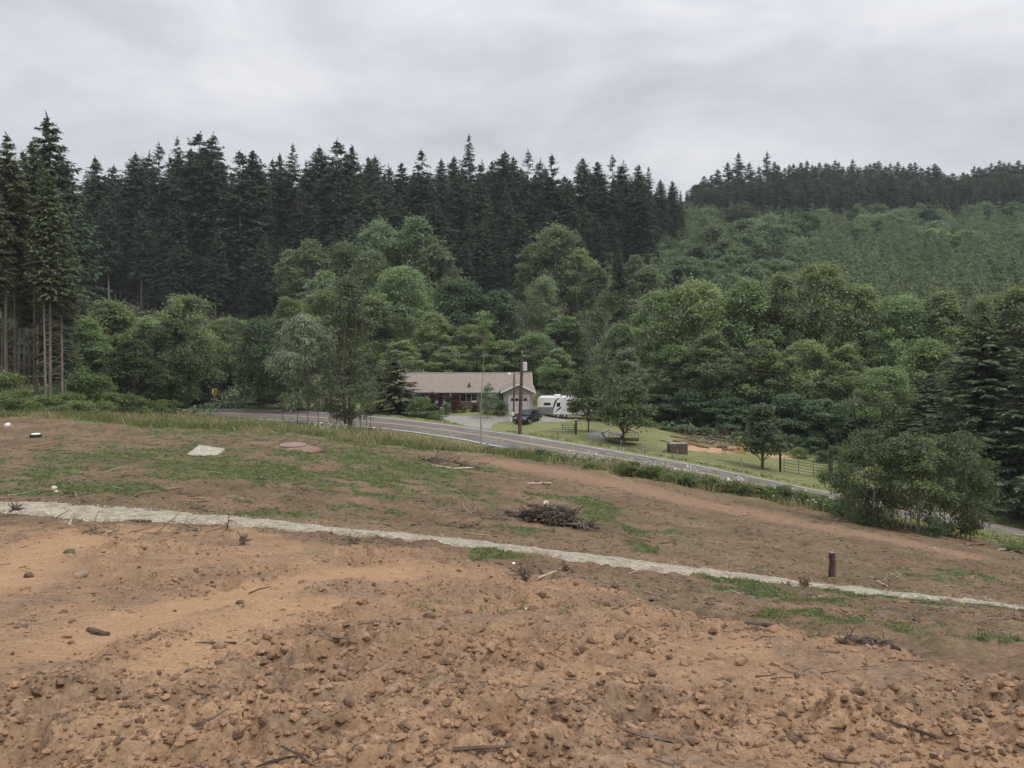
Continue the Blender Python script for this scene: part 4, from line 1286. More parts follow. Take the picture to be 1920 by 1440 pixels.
for px, top, Y, w, i, lab in [(1845, 590, 74, 270, 0, "big dark fir with drooping layered boughs at the right edge"), (1945, 640, 69, 230, 1, "second dark fir cut by the right edge of the view"), (1745, 700, 84, 150, 1, "dark fir half hidden behind the willow clump")]:
    plant_px("big_fir", i, px, top, Y, w, name="fir_tree", cat="fir tree", label=lab)
plant_px("spruce", 0, 742, 662, 103, 104, name="spruce_tree", cat="spruce tree", label="dark green spruce in front of the left end of the house")
# ---- the multi-stemmed willow clump at the near side of the road
for px, top, base, w, i, lab in [(1632, 808, 985, 165, 0, "leftmost multi-stemmed willow of the clump, beside the right gate post"), (1706, 814, 996, 150, 1, "middle willow of the clump, its many bare stems showing the road"), (1790, 812, 1008, 170, 2, "rightmost willow of the clump with a paler top")]:
    x, Y = pick(px, base)
    plant_px("clump_willow", i, px, top, Y, w, name="willow_bush", cat="willow bush", label=lab)
for px, base, top, w, lab in [(1605, 975, 900, 90, "dark low shrub at the left foot of the willow clump"), (1748, 1006, 965, 50, "dark low shrub between the middle and right willows")]:
    x, Y = pick(px, base)
    plant_px("shrub", 1, px, top, Y, w, name="shrub", cat="shrub", label=lab, mats=(bark_dark, leaf_dark))
# ---- thin saplings
x, Y = pick(902, 838)
o = plant_px("sapling", 0, 902, 578, Y, name="sapling", cat="sapling", label="very tall thin sapling with a tuft of leaves, before the house by the road", rz=1.0)
o.rotation_euler[1] = R(1.0)
x, Y = pick(767, 811)
o = plant_px("sapling", 1, 767, 770, Y, name="sapling", cat="sapling", label="short leaning sapling on the near verge left of the driveway", rz=0.4)
o.rotation_euler[1] = R(5)
r_ = np.random.default_rng(5)
for j, px in enumerate([528, 560, 580, 596, 618, 632, 640, 655, 662, 674, 690, 697]):
    yy = np.interp(px, [528, 640, 700], [93, 85, 82]) + r_.uniform(-1.5, 1.5)
    plant_px("sapling", 1, px + r_.uniform(-3, 3), r_.uniform(715, 745), yy, 26, name="sapling", cat="sapling", group="thin stems around the poplar clump", label="thin dark stem among those standing around the poplar clump by the road", mats=(bark_dark, leaf_olive))

# ---- garden shrubs by the house
for px, top, Y, w, kind, i, nm, lab, mats in [
    (812, 738, 105.5, 30, "shrub", 0, "maple_shrub", "round dark red shrub left of the front steps", (bark_dark, leaf_purple)), (852, 739, 105, 34, "shrub", 1, "maple_shrub", "wider dark red shrub right of the front steps", (bark_dark, leaf_purple)),
    (838, 754, 103, 18, "shrub", 2, "shrub", "dark clipped round bush at the end of the front steps", (bark_dark, leaf_dark)), (790, 742, 100, 50, "shrub", 3, "shrub", "loose pale green shrub at the left of the driveway", None),
    (820, 768, 98.5, 40, "shrub", 1, "shrub", "dark green spreading shrub beside the driveway mouth", (bark_dark, leaf_dark)), (798, 772, 98, 34, "shrub", 0, "shrub", "low green shrub left of the spreading dark one by the driveway", None),
    (768, 772, 98, 30, "shrub", 2, "shrub", "pale shrub at the foot of the spruce", (bark_dark, leaf_olive)), (915, 716, 100.5, 34, "small_tree", 0, "small_tree", "thin pale ornamental tree before the garage's left wall", (bark_grey, leaf_willow)),
    (936, 748, 103, 40, "shrub", 3, "shrub", "green shrub against the shaded wall beside the garage", (bark_dark, leaf_dark)), (912, 752, 104, 24, "shrub", 1, "shrub", "low green shrub below the front window's right end", None),
    (890, 760, 105.5, 20, "shrub", 0, "shrub", "small brownish plant under the front window", (bark_dark, leaf_purple)), (712, 762, 103, 30, "shrub", 0, "shrub", "dark shrub left of the spruce trunk", (bark_dark, leaf_dark)), (870, 761, 105, 16, "shrub", 2, "shrub", "tiny bush beside the brick wall under the windows", None)]:
    plant_px(kind, i, px, top, Y, w, name=nm, cat="shrub" if kind == "shrub" else "leafy tree", label=lab, mats=mats, sink=0.05)

# ---- bushes along the near verge of the road
VB = [(1010, 862, 30, 843), (1035, 866, 34, 845), (1052, 872, 30, 852), (1085, 878, 24, 866), (1105, 884, 28, 868), (1150, 889, 24, 872), (1180, 897, 36, 866), (1205, 899, 26, 878), (1225, 903, 34, 874), (1262, 909, 30, 886), (1290, 915, 34, 890), (1330, 921, 40, 893), (1372, 929, 36, 903),
      (1400, 935, 30, 908), (1432, 940, 36, 909), (1470, 947, 44, 908), (1505, 953, 40, 920), (1540, 962, 44, 925), (1575, 970, 40, 935), (1905, 1040, 44, 1022), (915, 851, 20, 838), (955, 857, 26, 840)]
for j, (px, base, w, top) in enumerate(VB):
    x, Y = pick(px, base - 4)
    plant_px("shrub", j, px, top, Y, w * 1.15, name="verge_bush", cat="bush", group="low bushes along the near road verge", label="low green bush on the near road verge, in front of " + mark(px), mats=(bark_dark, leaf_bush) if j % 5 else (bark_dark, leaf_olive), sink=0.05)
# ---- shrubs at the left verge in front of the fir stand
LB = [(10, 700, 80, 80), (40, 725, 78, 70), (85, 742, 76, 60), (125, 735, 80, 70), (160, 700, 86, 80), (195, 705, 88, 60), (225, 735, 84, 60), (60, 752, 72, 50), (20, 748, 70, 60), (110, 760, 72, 50), (150, 752, 75, 60), (-30, 730, 76, 80), (255, 745, 90, 50), (290, 750, 95, 50), (315, 748, 100, 40), (200, 752, 78, 44), (545, 808, 70, 30), (585, 812, 69, 30), (720, 820, 70, 34), (640, 800, 78, 40)]
for j, (px, top, Y, w) in enumerate(LB):
    plant_px("shrub", j, px, top, Y, w, name="shrub", cat="shrub", group="shrubs along the left field edge", label=("tall" if w >= 60 else "low") + " leafy shrub in the weedy field edge in front of " + mark(px), mats=(bark_dark, leaf_bush) if j % 2 else None, sink=0.05)
# dark underwood at the tree line right, round the logs
UB = [(1215, 790, 98, 50), (1250, 800, 96, 44), (1285, 798, 97, 50), (1325, 800, 96, 44), (1365, 795, 95, 50), (1410, 800, 93, 44), (1450, 810, 92, 50), (1490, 815, 90, 44), (1530, 820, 89, 50), (1570, 835, 86, 44), (1130, 770, 104, 50), (1100, 760, 110, 44), (1175, 775, 101, 44), (1060, 760, 114, 40), (1430, 830, 89, 36), (1500, 838, 86, 36), (1545, 845, 84, 36),
      (1860, 870, 76, 70), (1900, 880, 74, 60), (1800, 860, 79, 60), (1750, 845, 82, 60), (1690, 830, 86, 60), (1640, 825, 87, 60), (430, 735, 124, 40), (470, 738, 124, 50), (360, 735, 122, 50), (520, 742, 118, 40), (330, 738, 119, 40)]
for j, (px, top, Y, w) in enumerate(UB):
    plant_px("shrub", j, px, top, Y, w, name="shrub", cat="shrub", group="underwood at the far edge of the lawn", label="shrub in dark underwood at the tree line behind " + mark(px), mats=(bark_dark, leaf_dark) if j % 3 else (bark_dark, leaf_bush), sink=0.05)

# ---- young growth on the right hillside: individuals first, the rest as one mass
r_ = np.random.default_rng(33)
pts = []
tries = 0
while len(pts) < 2600 and tries < 60000:
    tries += 1
    px = r_.uniform(1090, 2020)
    Y = math.exp(r_.uniform(math.log(140), math.log(376)))
    x = (px - CX) / F * Y
    if px < 1200 and Y > 215:
        continue
    if px < 1580 and Y > 364:
        continue
    rmin = 2.6 if Y < 250 else 3.2
    pts.append((x, Y, px))
pts = np.array(pts)
cell, keep = {}, []
for k, (x, y, _p) in enumerate(pts):
    key = (int(x / 3.0), int(y / 3.0))
    if key not in cell:
        cell[key] = k
        keep.append(k)
pts = pts[keep]
PZ = top_z(pts[:, 0], pts[:, 1])
row = HY - (PZ - EYE) / pts[:, 1] * F
vis = row < 640
order = np.argsort(pts[:, 1])
n_ind, n_fir, mass = 0, 0, []
for k in order:
    x, Y, px = pts[k]
    if not vis[k]:
        continue
    conif = vnoise(np.array([x * 0.03 + 2]), np.array([Y * 0.02]), 4)[0] + (0.25 if (px > 1480 and Y < 330) else -0.12) + r_.normal(0, 0.12) > 0.42
    kind = "young_fir" if conif else "hill_shrub"
    h = r_.uniform(5.5, 10.0) if conif else r_.uniform(2.8, 5.6) * (1.35 if r_.uniform() < 0.1 else 1) * (1.0 + 0.45 * (Y > 270))
    lev = "lower" if Y < 215 else "middle" if Y < 300 else "upper"
    dark = (not conif) and r_.uniform() < 0.16
    if conif and n_fir < 250 and Y < 330:
        n_fir += 1
        plant("young_fir", int(r_.integers(0, 3)), x, Y, h, r_.uniform(0.62, 0.92), name="young_fir", cat="young fir", group="young firs on the right hillside", label="young fir on the " + lev + " right hillside above " + mark(px), z=PZ[k])
    elif (not conif) and n_ind < 200 and Y < 400 and (r_.uniform() < 0.6 or dark):
        n_ind += 1
        plant("hill_shrub", int(r_.integers(0, 3)), x, Y, h * (1.25 if dark else 1), r_.uniform(0.85, 1.2), name="hillside_bush", cat="bush", group="darker bushes on the right hillside" if dark else "leafy bushes on the right hillside",
              label=("dark rounded bush on the " if dark else "green leafy bush on the ") + lev + " right hillside above " + mark(px), mats=(bark_dark, leaf_dark) if dark else None, z=PZ[k])
    else:
        mass.append((x, Y, PZ[k], h, conif))
# mass: the same plants' leaves, joined
MV, MQ, MT, b = [], [], [], 0


def crown_arrays(kind, i):
    me = PR[kind][i][1]
    co = np.empty(len(me.vertices) * 3, np.float32)
    me.vertices.foreach_get("co", co)
    t = np.empty(len(me.vertices), np.float32)
    me.attributes["tint"].data.foreach_get("value", t)
    return co.reshape(-1, 3), t


CA = {(k, i): crown_arrays(k, i) for k in ("young_fir", "hill_shrub") for i in range(3)}
for x, Y, z, h, conif in mass:
    kind = "young_fir" if conif else "hill_shrub"
    co, t = CA[(kind, int(r_.integers(0, 3)))]
    sel = r_.uniform(0, 1, len(co) // 4) < (0.42 if Y > 300 else 0.6)
    co, t = co.reshape(-1, 4, 3)[sel].reshape(-1, 3), t.reshape(-1, 4)[sel].ravel()
    a = r_.uniform(0, 6.28)
    s = h / PR[kind][0][2]
    c_, s_ = math.cos(a), math.sin(a)
    V = np.stack([(co[:, 0] * c_ - co[:, 1] * s_) * s * 1.15 + x, (co[:, 0] * s_ + co[:, 1] * c_) * s * 1.15 + Y, co[:, 2] * s + z - 0.2], 1)
    MV.append(V)
    MT.append(np.clip(t + r_.uniform(-0.35, 0.25), 0, 1))
V = np.vstack(MV)
tag(link("hillside_thicket", mesh_np("hillside_thicket", V, quads=np.arange(len(V)).reshape(-1, 4), tint=np.concatenate(MT), mats=(leaf_hill,))), "mass of young green growth covering the right hillside", kind="stuff")

# ---- ground cover in the woods (ferns and brambles) as one mass
pts = []
N0 = 9000
px = r_.uniform(-60, 1990, N0)
Y = np.exp(r_.uniform(math.log(86), math.log(240), N0))
x = (px - CX) / F * Y
ok = (Y > forest_y(x) + r_.normal(1, 1.5, N0)) & ~((x > -17) & (x < 3.4) & (Y > 100) & (Y < 121))
x, Y = x[ok], Y[ok]
z = top_z(x, Y)
nl = 16
k = len(x) * nl
ci = np.repeat(np.arange(len(x)), nl)
sz = r_.uniform(0.5, 1.3, len(x))
d = unit(r_.normal(0, 1, (k, 3))); d[:, 2] = np.abs(d[:, 2])
pos = np.stack([x[ci], Y[ci], z[ci]], 1) + d * (sz[ci] * r_.uniform(0.4, 1.1, k))[:, None] * np.array([1.3, 1.3, 0.9])
V, Q = leaves(pos, d * [1, 1, 0.3] + r_.normal(0, 0.5, (k, 3)), d * 0.5 + [0, 0, 0.9], r_.uniform(0.35, 0.7, k), r_.uniform(0.2, 0.4, k), r_)
tag(link("undergrowth", mesh_np("undergrowth", V, quads=Q, tint=np.repeat(r_.uniform(0, 1, k), 4), mats=(leaf_hill,))), "ferns and brambles covering the floor of the woods", kind="stuff")

# ---- grass and weeds
def tufts(name, x, y, hgt, nb, width, mat, label, lean=0.45, seed=1, mats2=None, dry=None):
    r = np.random.default_rng(seed)
    z = top_z(x, y)
    n_ = len(x)
    ci = np.repeat(np.arange(n_), nb)
    k = len(ci)
    az = r.uniform(0, 6.28, k)
    h = np.asarray(hgt)[ci] * r.uniform(0.55, 1.15, k)
    sp = np.asarray(hgt)[ci] * 0.35
    base = np.stack([x[ci] + r.normal(0, 1, k) * sp, y[ci] + r.normal(0, 1, k) * sp, z[ci] - 0.02], 1)
    dirv = np.stack([np.cos(az) * lean, np.sin(az) * lean, np.ones(k)], 1) + r.normal(0, 0.15, (k, 3))
    tip = base + unit(dirv) * h[:, None]
    side = np.stack([np.sin(az + 1), np.cos(az + 1), np.zeros(k)], 1) * (np.asarray(width) * h)[:, None]
    V = np.stack([base - side, base + side, tip], 1).reshape(-1, 3)
    T = np.arange(3 * k).reshape(-1, 3)
    tint = np.repeat(np.clip(r.normal(0.5, 0.25, k), 0, 1), 3)
    me = mesh_np(name, V, tris=T, tint=tint, mats=(mat,) if mats2 is None else (mat, mats2))
    if mats2 is not None:
        mi = (np.asarray(dry)[ci] > r.uniform(0, 1, k)).astype(np.int32)
        me.polygons.foreach_set("material_index", mi)
    return tag(link(name, me), label, kind="stuff")


r_ = np.random.default_rng(44)
N0 = 260000
px = r_.uniform(-60, 1980, N0)
Y = np.exp(r_.uniform(math.log(8), math.log(70), N0))
x = (px - CX) / F * Y
zz_ = zones(x, Y)
pp = path_mask(x, Y)
w = zz_["weed"] * (1 - pp) * (1 - zz_["verge"])
ok = r_.uniform(0, 1, N0) < w * np.where(Y < 26, 0.8, 0.6) + 0.02 * (1 - zz_["org"]) * (1 - pp) * (zz_["lat"] < -5) * (1 - zz_["trk"])
x, Y = x[ok], Y[ok]
tufts("weeds", x, Y, r_.uniform(0.05, 0.15, len(x)) * (0.45 + 0.75 * np.minimum(1, Y / 45)), 6, 0.17, grass_green, "patchy green weeds sprouting on the bare field", 0.9, 45)
N0 = 90000
px = r_.uniform(-60, 1980, N0)
Y = np.exp(r_.uniform(math.log(38), math.log(125), N0))
x = (px - CX) / F * Y
zz_ = zones(x, Y)
lat = zz_["lat"]
ok = (zz_["verge"] > r_.uniform(0.1, 0.9, N0)) & (lat < -ROAD_HALF - 0.35) & (r_.uniform(0, 1, N0) < 0.85)
x, Y, lat = x[ok], Y[ok], lat[ok]
bd = fbm(x * 0.25, Y * 0.25, 3, 71)
dry = np.clip(sstep(0.40, 0.62, bd) * 0.75 + 0.42 * (lat > -ROAD_HALF - 4.0) + 0.16, 0, 0.95)
hh = r_.uniform(0.18, 0.62, len(x)) * (0.55 + 0.9 * fbm(x * 0.5 + 3, Y * 0.5, 3, 72)) * np.clip((-lat - ROAD_HALF) / 3.0, 0.35, 1.15) * np.where(x > 22, 0.4, 1.0)
tufts("verge_grass", x, Y, hh, 6, 0.07, grass_green, "tall green and dry grass on the road verge", 0.45, 46, grass_dry, dry)
# far side verge and lawn
N0 = 70000
px = r_.uniform(-60, 1980, N0)
Y = np.exp(r_.uniform(math.log(62), math.log(125), N0))
x = (px - CX) / F * Y
zz_ = zones(x, Y)
ok = (zz_["lawn"] > 0.6) & (zz_["lat"] > ROAD_HALF + 0.75) & ~((x > -17) & (x < 3.4) & (Y > 102.5))
x, Y, lat = x[ok], Y[ok], zz_["lat"][ok]
keepd = np.ones(len(x), bool)
for q in [(838, 778), (880, 779), (950, 778), (1000, 780), (1000, 786), (955, 790), (925, 797), (912, 805), (870, 801), (880, 790), (960, 784)]:
    a, b_ = pick(*q)
    keepd &= np.hypot((x - a) / 2.3, (Y - b_) / 2.5) > 1
x, Y, lat = x[keepd], Y[keepd], lat[keepd]
tall = (lat < ROAD_HALF + 1.6) | (Y > forest_y(x) - 3)
tufts("lawn_grass", x, Y, np.where(tall, r_.uniform(0.12, 0.35, len(x)), r_.uniform(0.05, 0.10, len(x))), 4, 0.2, grass_green, "mown grass of the lawn and its rougher edge", 0.8, 47, grass_dry, np.where(tall, 0.35, 0.18))
# white flower heads on the verge
pts = []
for cx_, cy_, sx, sy, nn in [(850, 818, 60, 12, 120), (930, 842, 40, 6, 40), (1110, 872, 60, 8, 90), (1230, 884, 60, 8, 120), (1300, 896, 40, 8, 90), (1390, 915, 50, 10, 120), (1480, 935, 50, 10, 60), (560, 793, 60, 6, 80), (330, 778, 90, 6, 160), (640, 812, 80, 6, 60), (200, 768, 60, 4, 60), (1550, 955, 40, 8, 30)]:
    for _ in range(int(nn * 1.4)):
        a, b_ = pick(cx_ + r_.normal(0, sx * 0.5), cy_ + r_.normal(0, sy * 0.5))
        if 38 < b_ < 125 and road_frame(np.array([a]), np.array([b_]))[0][0] < -ROAD_HALF - 0.6:
            pts.append((a, b_))
pts = np.array(pts)
z = top_z(pts[:, 0], pts[:, 1]) + r_.uniform(0.45, 0.85, len(pts))
Vs, Ts = [], []
for (a, b_), zz in zip(pts, z):
    rr = r_.uniform(0.04, 0.095)
    th = r_.uniform(0, 6.28) + np.arange(7) * 2 * math.pi / 7
    tilt = r_.normal(0, 0.4, 2) + [0, -0.5]
    ring = np.stack([a + rr * np.cos(th), b_ + rr * np.sin(th), zz + rr * (np.cos(th) * tilt[0] + np.sin(th) * tilt[1])], 1)
    bb = len(Vs) * 8
    Vs.append(np.vstack([ring, [[a, b_, zz + rr * 0.35]]]))
    Ts += [(bb + i, bb + (i + 1) % 7, bb + 7) for i in range(7)]
V = np.vstack(Vs)
tag(link("wildflowers", mesh_np("wildflowers", V, tris=Ts, tint=np.repeat(r_.uniform(0, 1, len(Vs)), 8), mats=(petal_white,))), "white flower heads scattered along the road verge", kind="stuff")
# ================================================================== built things
siding = simple("siding_beige", (0.36, 0.325, 0.28), 0.8, 0.08, 1.5)
brick_m = simple("brick_brown", (0.205, 0.145, 0.118), 0.9, 0.3, 9, 0.2)
shade_wall = simple("siding_green_porch_shade", (0.13, 0.14, 0.115), 0.8, 0.12, 2)  # greenish siding with the porch shade put into its colour
roof_m = simple("shingles_tan", (0.235, 0.193, 0.163), 0.9, 0.22, 2.2, 0.2, stretch=(1, 2.5, 2.5), detail=8)
white_m = simple("white_paint", (0.72, 0.70, 0.68), 0.6, 0.06, 3)
door_m = simple("garage_door_paint", (0.62, 0.57, 0.55), 0.6, 0.06, 2)
cream_m = simple("trim_cream", (0.55, 0.50, 0.44), 0.7, 0.08, 3)
glass_m, _n, _l, _p = new_mat("dark_window_glass")
_p.inputs["Base Color"].default_value = (0.012, 0.014, 0.016, 1)
_p.inputs["Roughness"].default_value = 0.12
metal_m = simple("galvanised_steel", (0.45, 0.46, 0.46), 0.45, 0.1, 5, metal=0.6)
gate_m = simple("gate_green_steel", (0.085, 0.10, 0.07), 0.6, 0.15, 5)
post_m = simple("post_dark_wood", (0.045, 0.038, 0.032), 0.9, 0.3, 4, 0.3, stretch=(1, 1, .3))
pole_m = simple("utility_pole_wood", (0.105, 0.07, 0.052), 0.9, 0.3, 3, 0.3, stretch=(1, 1, .15))
wood_grey = simple("weathered_wood", (0.27, 0.25, 0.22), 0.9, 0.3, 4, 0.3)
wood_brown = simple("brown_wood", (0.12, 0.082, 0.062), 0.9, 0.35, 4, 0.3)
wood_red = simple("red_brown_wood", (0.22, 0.095, 0.065), 0.9, 0.3, 4, 0.3)
cut_wood = simple("cut_wood", (0.55, 0.36, 0.24), 0.9, 0.2, 6, 0.2)
log_bark = simple("log_bark", (0.15, 0.12, 0.10), 0.95, 0.4, 4, 0.5, stretch=(.4, 1, 1))
rubber = simple("rubber", (0.02, 0.02, 0.021), 0.8, 0.2, 5)
concrete_m = simple("concrete_slab", (0.36, 0.335, 0.26), 0.9, 0.2, 5, 0.3)
clay_m = simple("clay_red", (0.215, 0.14, 0.105), 0.95, 0.2, 3, 0.3)
dead_twig = simple("dead_twigs", (0.15, 0.115, 0.09), 0.95, 0.4, 3)
pale_stick = simple("pale_sticks", (0.46, 0.38, 0.29), 0.9, 0.3, 5)
char_m = simple("dark_wet_wood", (0.075, 0.057, 0.044), 0.95, 0.55, 9, 0.7, stretch=(1, 1, 1), detail=7)
litter_pale = simple("litter_pale", (0.33, 0.265, 0.2), 0.9, 0.3, 5)
white_plastic = simple("white_plastic", (0.78, 0.78, 0.76), 0.5, 0.04, 3)

# ---------------------------------------------------------------- house
HZ = gz(-6, 107) + 0.02
HX0, HX1, HY0, HY1 = -15.8, 2.75, 108.0, 117.4
house = thing("house", "single storey ranch house with pinkish tan shingle roof and a garage wing", "house", (0, 0, HZ))


def rel(px, py, Y):
    """photograph point at distance Y in the house's own frame"""
    q = unproj(px, py, Y)
    return q[0], q[2] - HZ


zr = rel(900, 699, 112.7)[1]
ze = rel(900, 735, 107.3)[1]
w = MB()
w.box(HX0 + 0.4, -1.2, HY0, HY0 + 0.2, -0.5, ze - 0.05)
w.box(HX0 + 0.4, HX0 + 0.6, HY0 + 0.2, HY1 - 0.2, -0.5, ze + 0.3)
w.box(HX1 - 0.6, HX1 - 0.4, HY0 + 0.2, HY1 - 0.2, -0.5, ze + 0.3)
w.box(HX0 + 0.4, HX1 - 0.4, HY1 - 0.2, HY1, -0.5, ze - 0.05)
w.build("wall", siding, house)
MB().prism([(HY0 + 0.05, ze - 0.1), (HY1 - 0.05, ze - 0.1), (112.7, zr - 0.25)], HX1 - 0.5, HX1 - 0.38, "x").build("gable_wall", siding, house)
MB().prism([(HY0 + 0.05, ze - 0.1), (HY1 - 0.05, ze - 0.1), (112.7, zr - 0.25)], HX0 + 0.42, HX0 + 0.5, "x").build("gable_wall", siding, house)
bw = MB()
bw.box(-9.3, -4.4, HY0 - 0.10, HY0 - 0.003, -0.5, 1.0)
bw.box(-13.6, -11.2, HY0 - 0.10, HY0 - 0.003, -0.5, 2.2)
bw.box(-9.3, -7.0, HY0 - 0.09, HY0 - 0.004, 1.0, ze - 0.25)
bw.build("brick_facing", brick_m, house)
MB().box(-4.3, -1.25, HY0 - 0.08, HY0 - 0.004, -0.5, ze - 0.1).build("shaded_wall", shade_wall, house)  # its darker siding colour carries the shade under the porch
t_ = 0.16
rf = MB()
rf.prism([(HY0 - 0.75, ze - 0.06), (112.7, zr - t_), (112.7, zr), (HY0 - 0.75, ze + 0.10)], HX0, HX1, "x")
rf.prism([(112.7, zr - t_), (HY1 + 0.75, ze - 0.06), (HY1 + 0.75, ze + 0.10), (112.7, zr)], HX0, HX1, "x")
roof = rf.build("roof", roof_m, house)
MB().prism([(112.55, zr - 0.02), (112.7, zr + 0.06), (112.85, zr - 0.02)], HX0, HX1, "x").build("ridge_cap", roof_m, roof)
vx, vz = rel(880, 724, 108.6)
MB().prism([(-0.28 + vx, vz - 0.25), (0.28 + vx, vz - 0.25), (vx, vz + 0.55)], 108.3, 109.6).build("roof_vent", simple("vent_brown", (0.12, 0.08, 0.065)), roof)
MB().tube([(-12.5, 113.5, zr - 0.6), (-12.5, 113.5, zr + 0.5)], 0.07).build("vent_pipe", metal_m, roof)
MB().box(HX0, -1.7, HY0 - 0.87, HY0 - 0.755, ze - 0.08, ze + 0.09).build("gutter", cream_m, house)
MB().prism([(HY0 - 0.80, ze - 0.16), (112.7, zr - 0.22), (112.7, zr - 0.02), (HY0 - 0.80, ze + 0.06)], HX1 + 0.005, HX1 + 0.06, "x").build("rake_board", cream_m, house)


def window(parent, x0, x1, z0, z1, y, panes=1, name="window"):
    f = MB()
    wd = 0.07
    f.box(x0 - wd, x1 + wd, y - 0.05, y, z1, z1 + wd).box(x0 - wd, x1 + wd, y - 0.07, y, z0 - wd, z0)
    f.box(x0 - wd, x0, y - 0.05, y, z0, z1).box(x1, x1 + wd, y - 0.05, y, z0, z1)
    for i in range(1, panes):
        xm = x0 + (x1 - x0) * i / panes
        f.box(xm - 0.035, xm + 0.035, y - 0.045, y, z0, z1)
    fo = f.build(name, cream_m, parent)
    for i in range(panes):
        a, b = x0 + (x1 - x0) * i / panes, x0 + (x1 - x0) * (i + 1) / panes
        MB().box(a + (0.036 if i else 0.001), b - (0.036 if i < panes - 1 else 0.001), y - 0.022, y - 0.012, z0 + 0.001, z1 - 0.001).build("pane", glass_m, fo)


window(house, -6.9, -4.75, 1.05, 2.05, HY0 - 0.005, 3)
window(house, -12.9, -11.7, 1.0, 2.0, HY0 - 0.102, 2)
window(house, -15.0, -14.1, 1.0, 2.0, HY0 - 0.005, 1)
MB().box(-9.95, -9.35, HY0 - 0.05, HY0 - 0.006, 0.15, 2.2).build("front_door", simple("door_brown", (0.06, 0.04, 0.035)), house)
for x in (-10.2, -9.98, -8.2):
    MB().box(x - 0.07, x + 0.07, HY0 - 0.72, HY0 - 0.58, 0.0, ze - 0.1).build("porch_post", white_m, house)
stp = MB()
for i in range(3):
    stp.box(-10.3, -9.1, HY0 - 0.6 - 0.35 * (i + 1), HY0 - 0.12 - 0.35 * i, -0.5, 0.28 - 0.15 * i)
stp.build("front_steps", simple("step_concrete", (0.4, 0.39, 0.37)), house)
rl = MB()
for i in range(5):
    rl.bar((-9.05, HY0 - 0.7 - 0.25 * i, -0.2 + 0.28 - 0.1 * i), (-9.05, HY0 - 0.7 - 0.25 * i, 1.05 - 0.1 * i), 0.03)
rl.bar((-9.05, HY0 - 0.6, 1.1), (-9.05, HY0 - 1.75, 0.65), 0.05)
rl.build("step_railing", white_m, house)
fx, fz = rel(889, 752.5, 107.8)
fb = MB().box(fx - 0.35, fx + 0.35, HY0 - 0.42, HY0 - 0.13, fz - 0.14, fz + 0.1).build("flower_box", white_m, house)
# garage wing
GY = 103.0
gx0, gx1 = rel(944, 750, GY)[0], rel(998, 750, GY)[0]
gxm = (gx0 + gx1) / 2 + 0.05
GZ0 = rel(970, 777, GY)[1]
gzp = rel(972, 720.5, GY - 0.5)[1]
gze = rel(972, 736, GY - 0.5)[1]
g = MB()
dx0, dx1, dz1 = rel(955, 750, GY)[0], rel(991, 750, GY)[0], rel(970, 742.5, GY)[1]
g.box(gx0, dx0, GY, GY + 0.2, GZ0 - 0.5, gze - 0.02)
g.box(dx1, gx1, GY, GY + 0.2, GZ0 - 0.5, gze - 0.02)
g.box(dx0, dx1, GY, GY + 0.2, dz1, gze - 0.02)
g.box(gx0, gx0 + 0.2, GY + 0.2, HY0 + 3, GZ0 - 0.5, gze - 0.02)
g.box(gx1 - 0.2, gx1, GY + 0.2, HY0 + 1, GZ0 - 0.5, gze - 0.02)
g.build("garage_wall", siding, house)
MB().prism([(gx0, gze - 0.018), (gx1, gze - 0.018), (gxm, gze + (gzp - gze) * 0.8)], GY + 0.01, GY + 0.19).build("garage_gable", siding, house)
for i in range(int((gx1 - gx0) / 0.41) + 1):
    x = gx0 + 0.05 + i * 0.41
    MB().box(x - 0.02, x + 0.02, GY - 0.02, GY - 0.002, dz1 + 0.16 if dx0 - 0.1 < x < dx1 + 0.1 else GZ0 - 0.2, gze).build("batten", siding, house)
ov = (rel(1005, 735, GY)[0] - rel(939, 735, GY)[0]) / 2
run = ov
gr = MB()
sl = (gzp - gze) / run
gr.prism([(gxm - run, gze - 0.02), (gxm, gzp - 0.02), (gxm, gzp + 0.12), (gxm - run, gze + 0.12)], GY - 0.42, 112.0)
gr.prism([(gxm, gzp - 0.02), (gxm + run, gze - 0.02), (gxm + run, gze + 0.12), (gxm, gzp + 0.12)], GY - 0.42, 112.0)
groof = gr.build("garage_roof", roof_m, house)
fa = MB()
fa.prism([(gxm - run, gze - 0.14), (gxm, gzp - 0.14), (gxm, gzp + 0.10), (gxm - run, gze + 0.10)], GY - 0.50, GY - 0.425)
fa.prism([(gxm, gzp - 0.14), (gxm + run, gze - 0.14), (gxm + run, gze + 0.10), (gxm, gzp + 0.10)], GY - 0.50, GY - 0.425)
fa.build("barge_board", white_m, groof)
gd = MB()
nrow = 4
for k in range(nrow):
    z0 = GZ0 + (dz1 - GZ0) * k / nrow
    gd.box(dx0 + 0.01, dx1 - 0.01, GY + 0.05, GY + 0.12, z0 + (0.012 if k else -0.3), GZ0 + (dz1 - GZ0) * (k + 1) / nrow - 0.012)
gdo = gd.build("garage_door", door_m, house)
for k in range(4):
    a = dx0 + 0.16 + k * (dx1 - dx0 - 0.32) / 4
    b = dx0 + 0.16 + (k + 1) * (dx1 - dx0 - 0.32) / 4
    zt = GZ0 + (dz1 - GZ0) * 0.80
    MB().box(a + 0.05, b - 0.05, GY + 0.03, GY + 0.049, zt - 0.16, zt + 0.16).build("door_pane", glass_m, gdo)
tr_ = MB()
tr_.box(dx0 - 0.12, dx0, GY - 0.035, GY - 0.003, GZ0 - 0.2, dz1 + 0.12).box(dx1, dx1 + 0.12, GY - 0.035, GY - 0.003, GZ0 - 0.2, dz1 + 0.12).box(dx0, dx1, GY - 0.035, GY - 0.003, dz1, dz1 + 0.12)
tr_.build("door_trim", white_m, house)

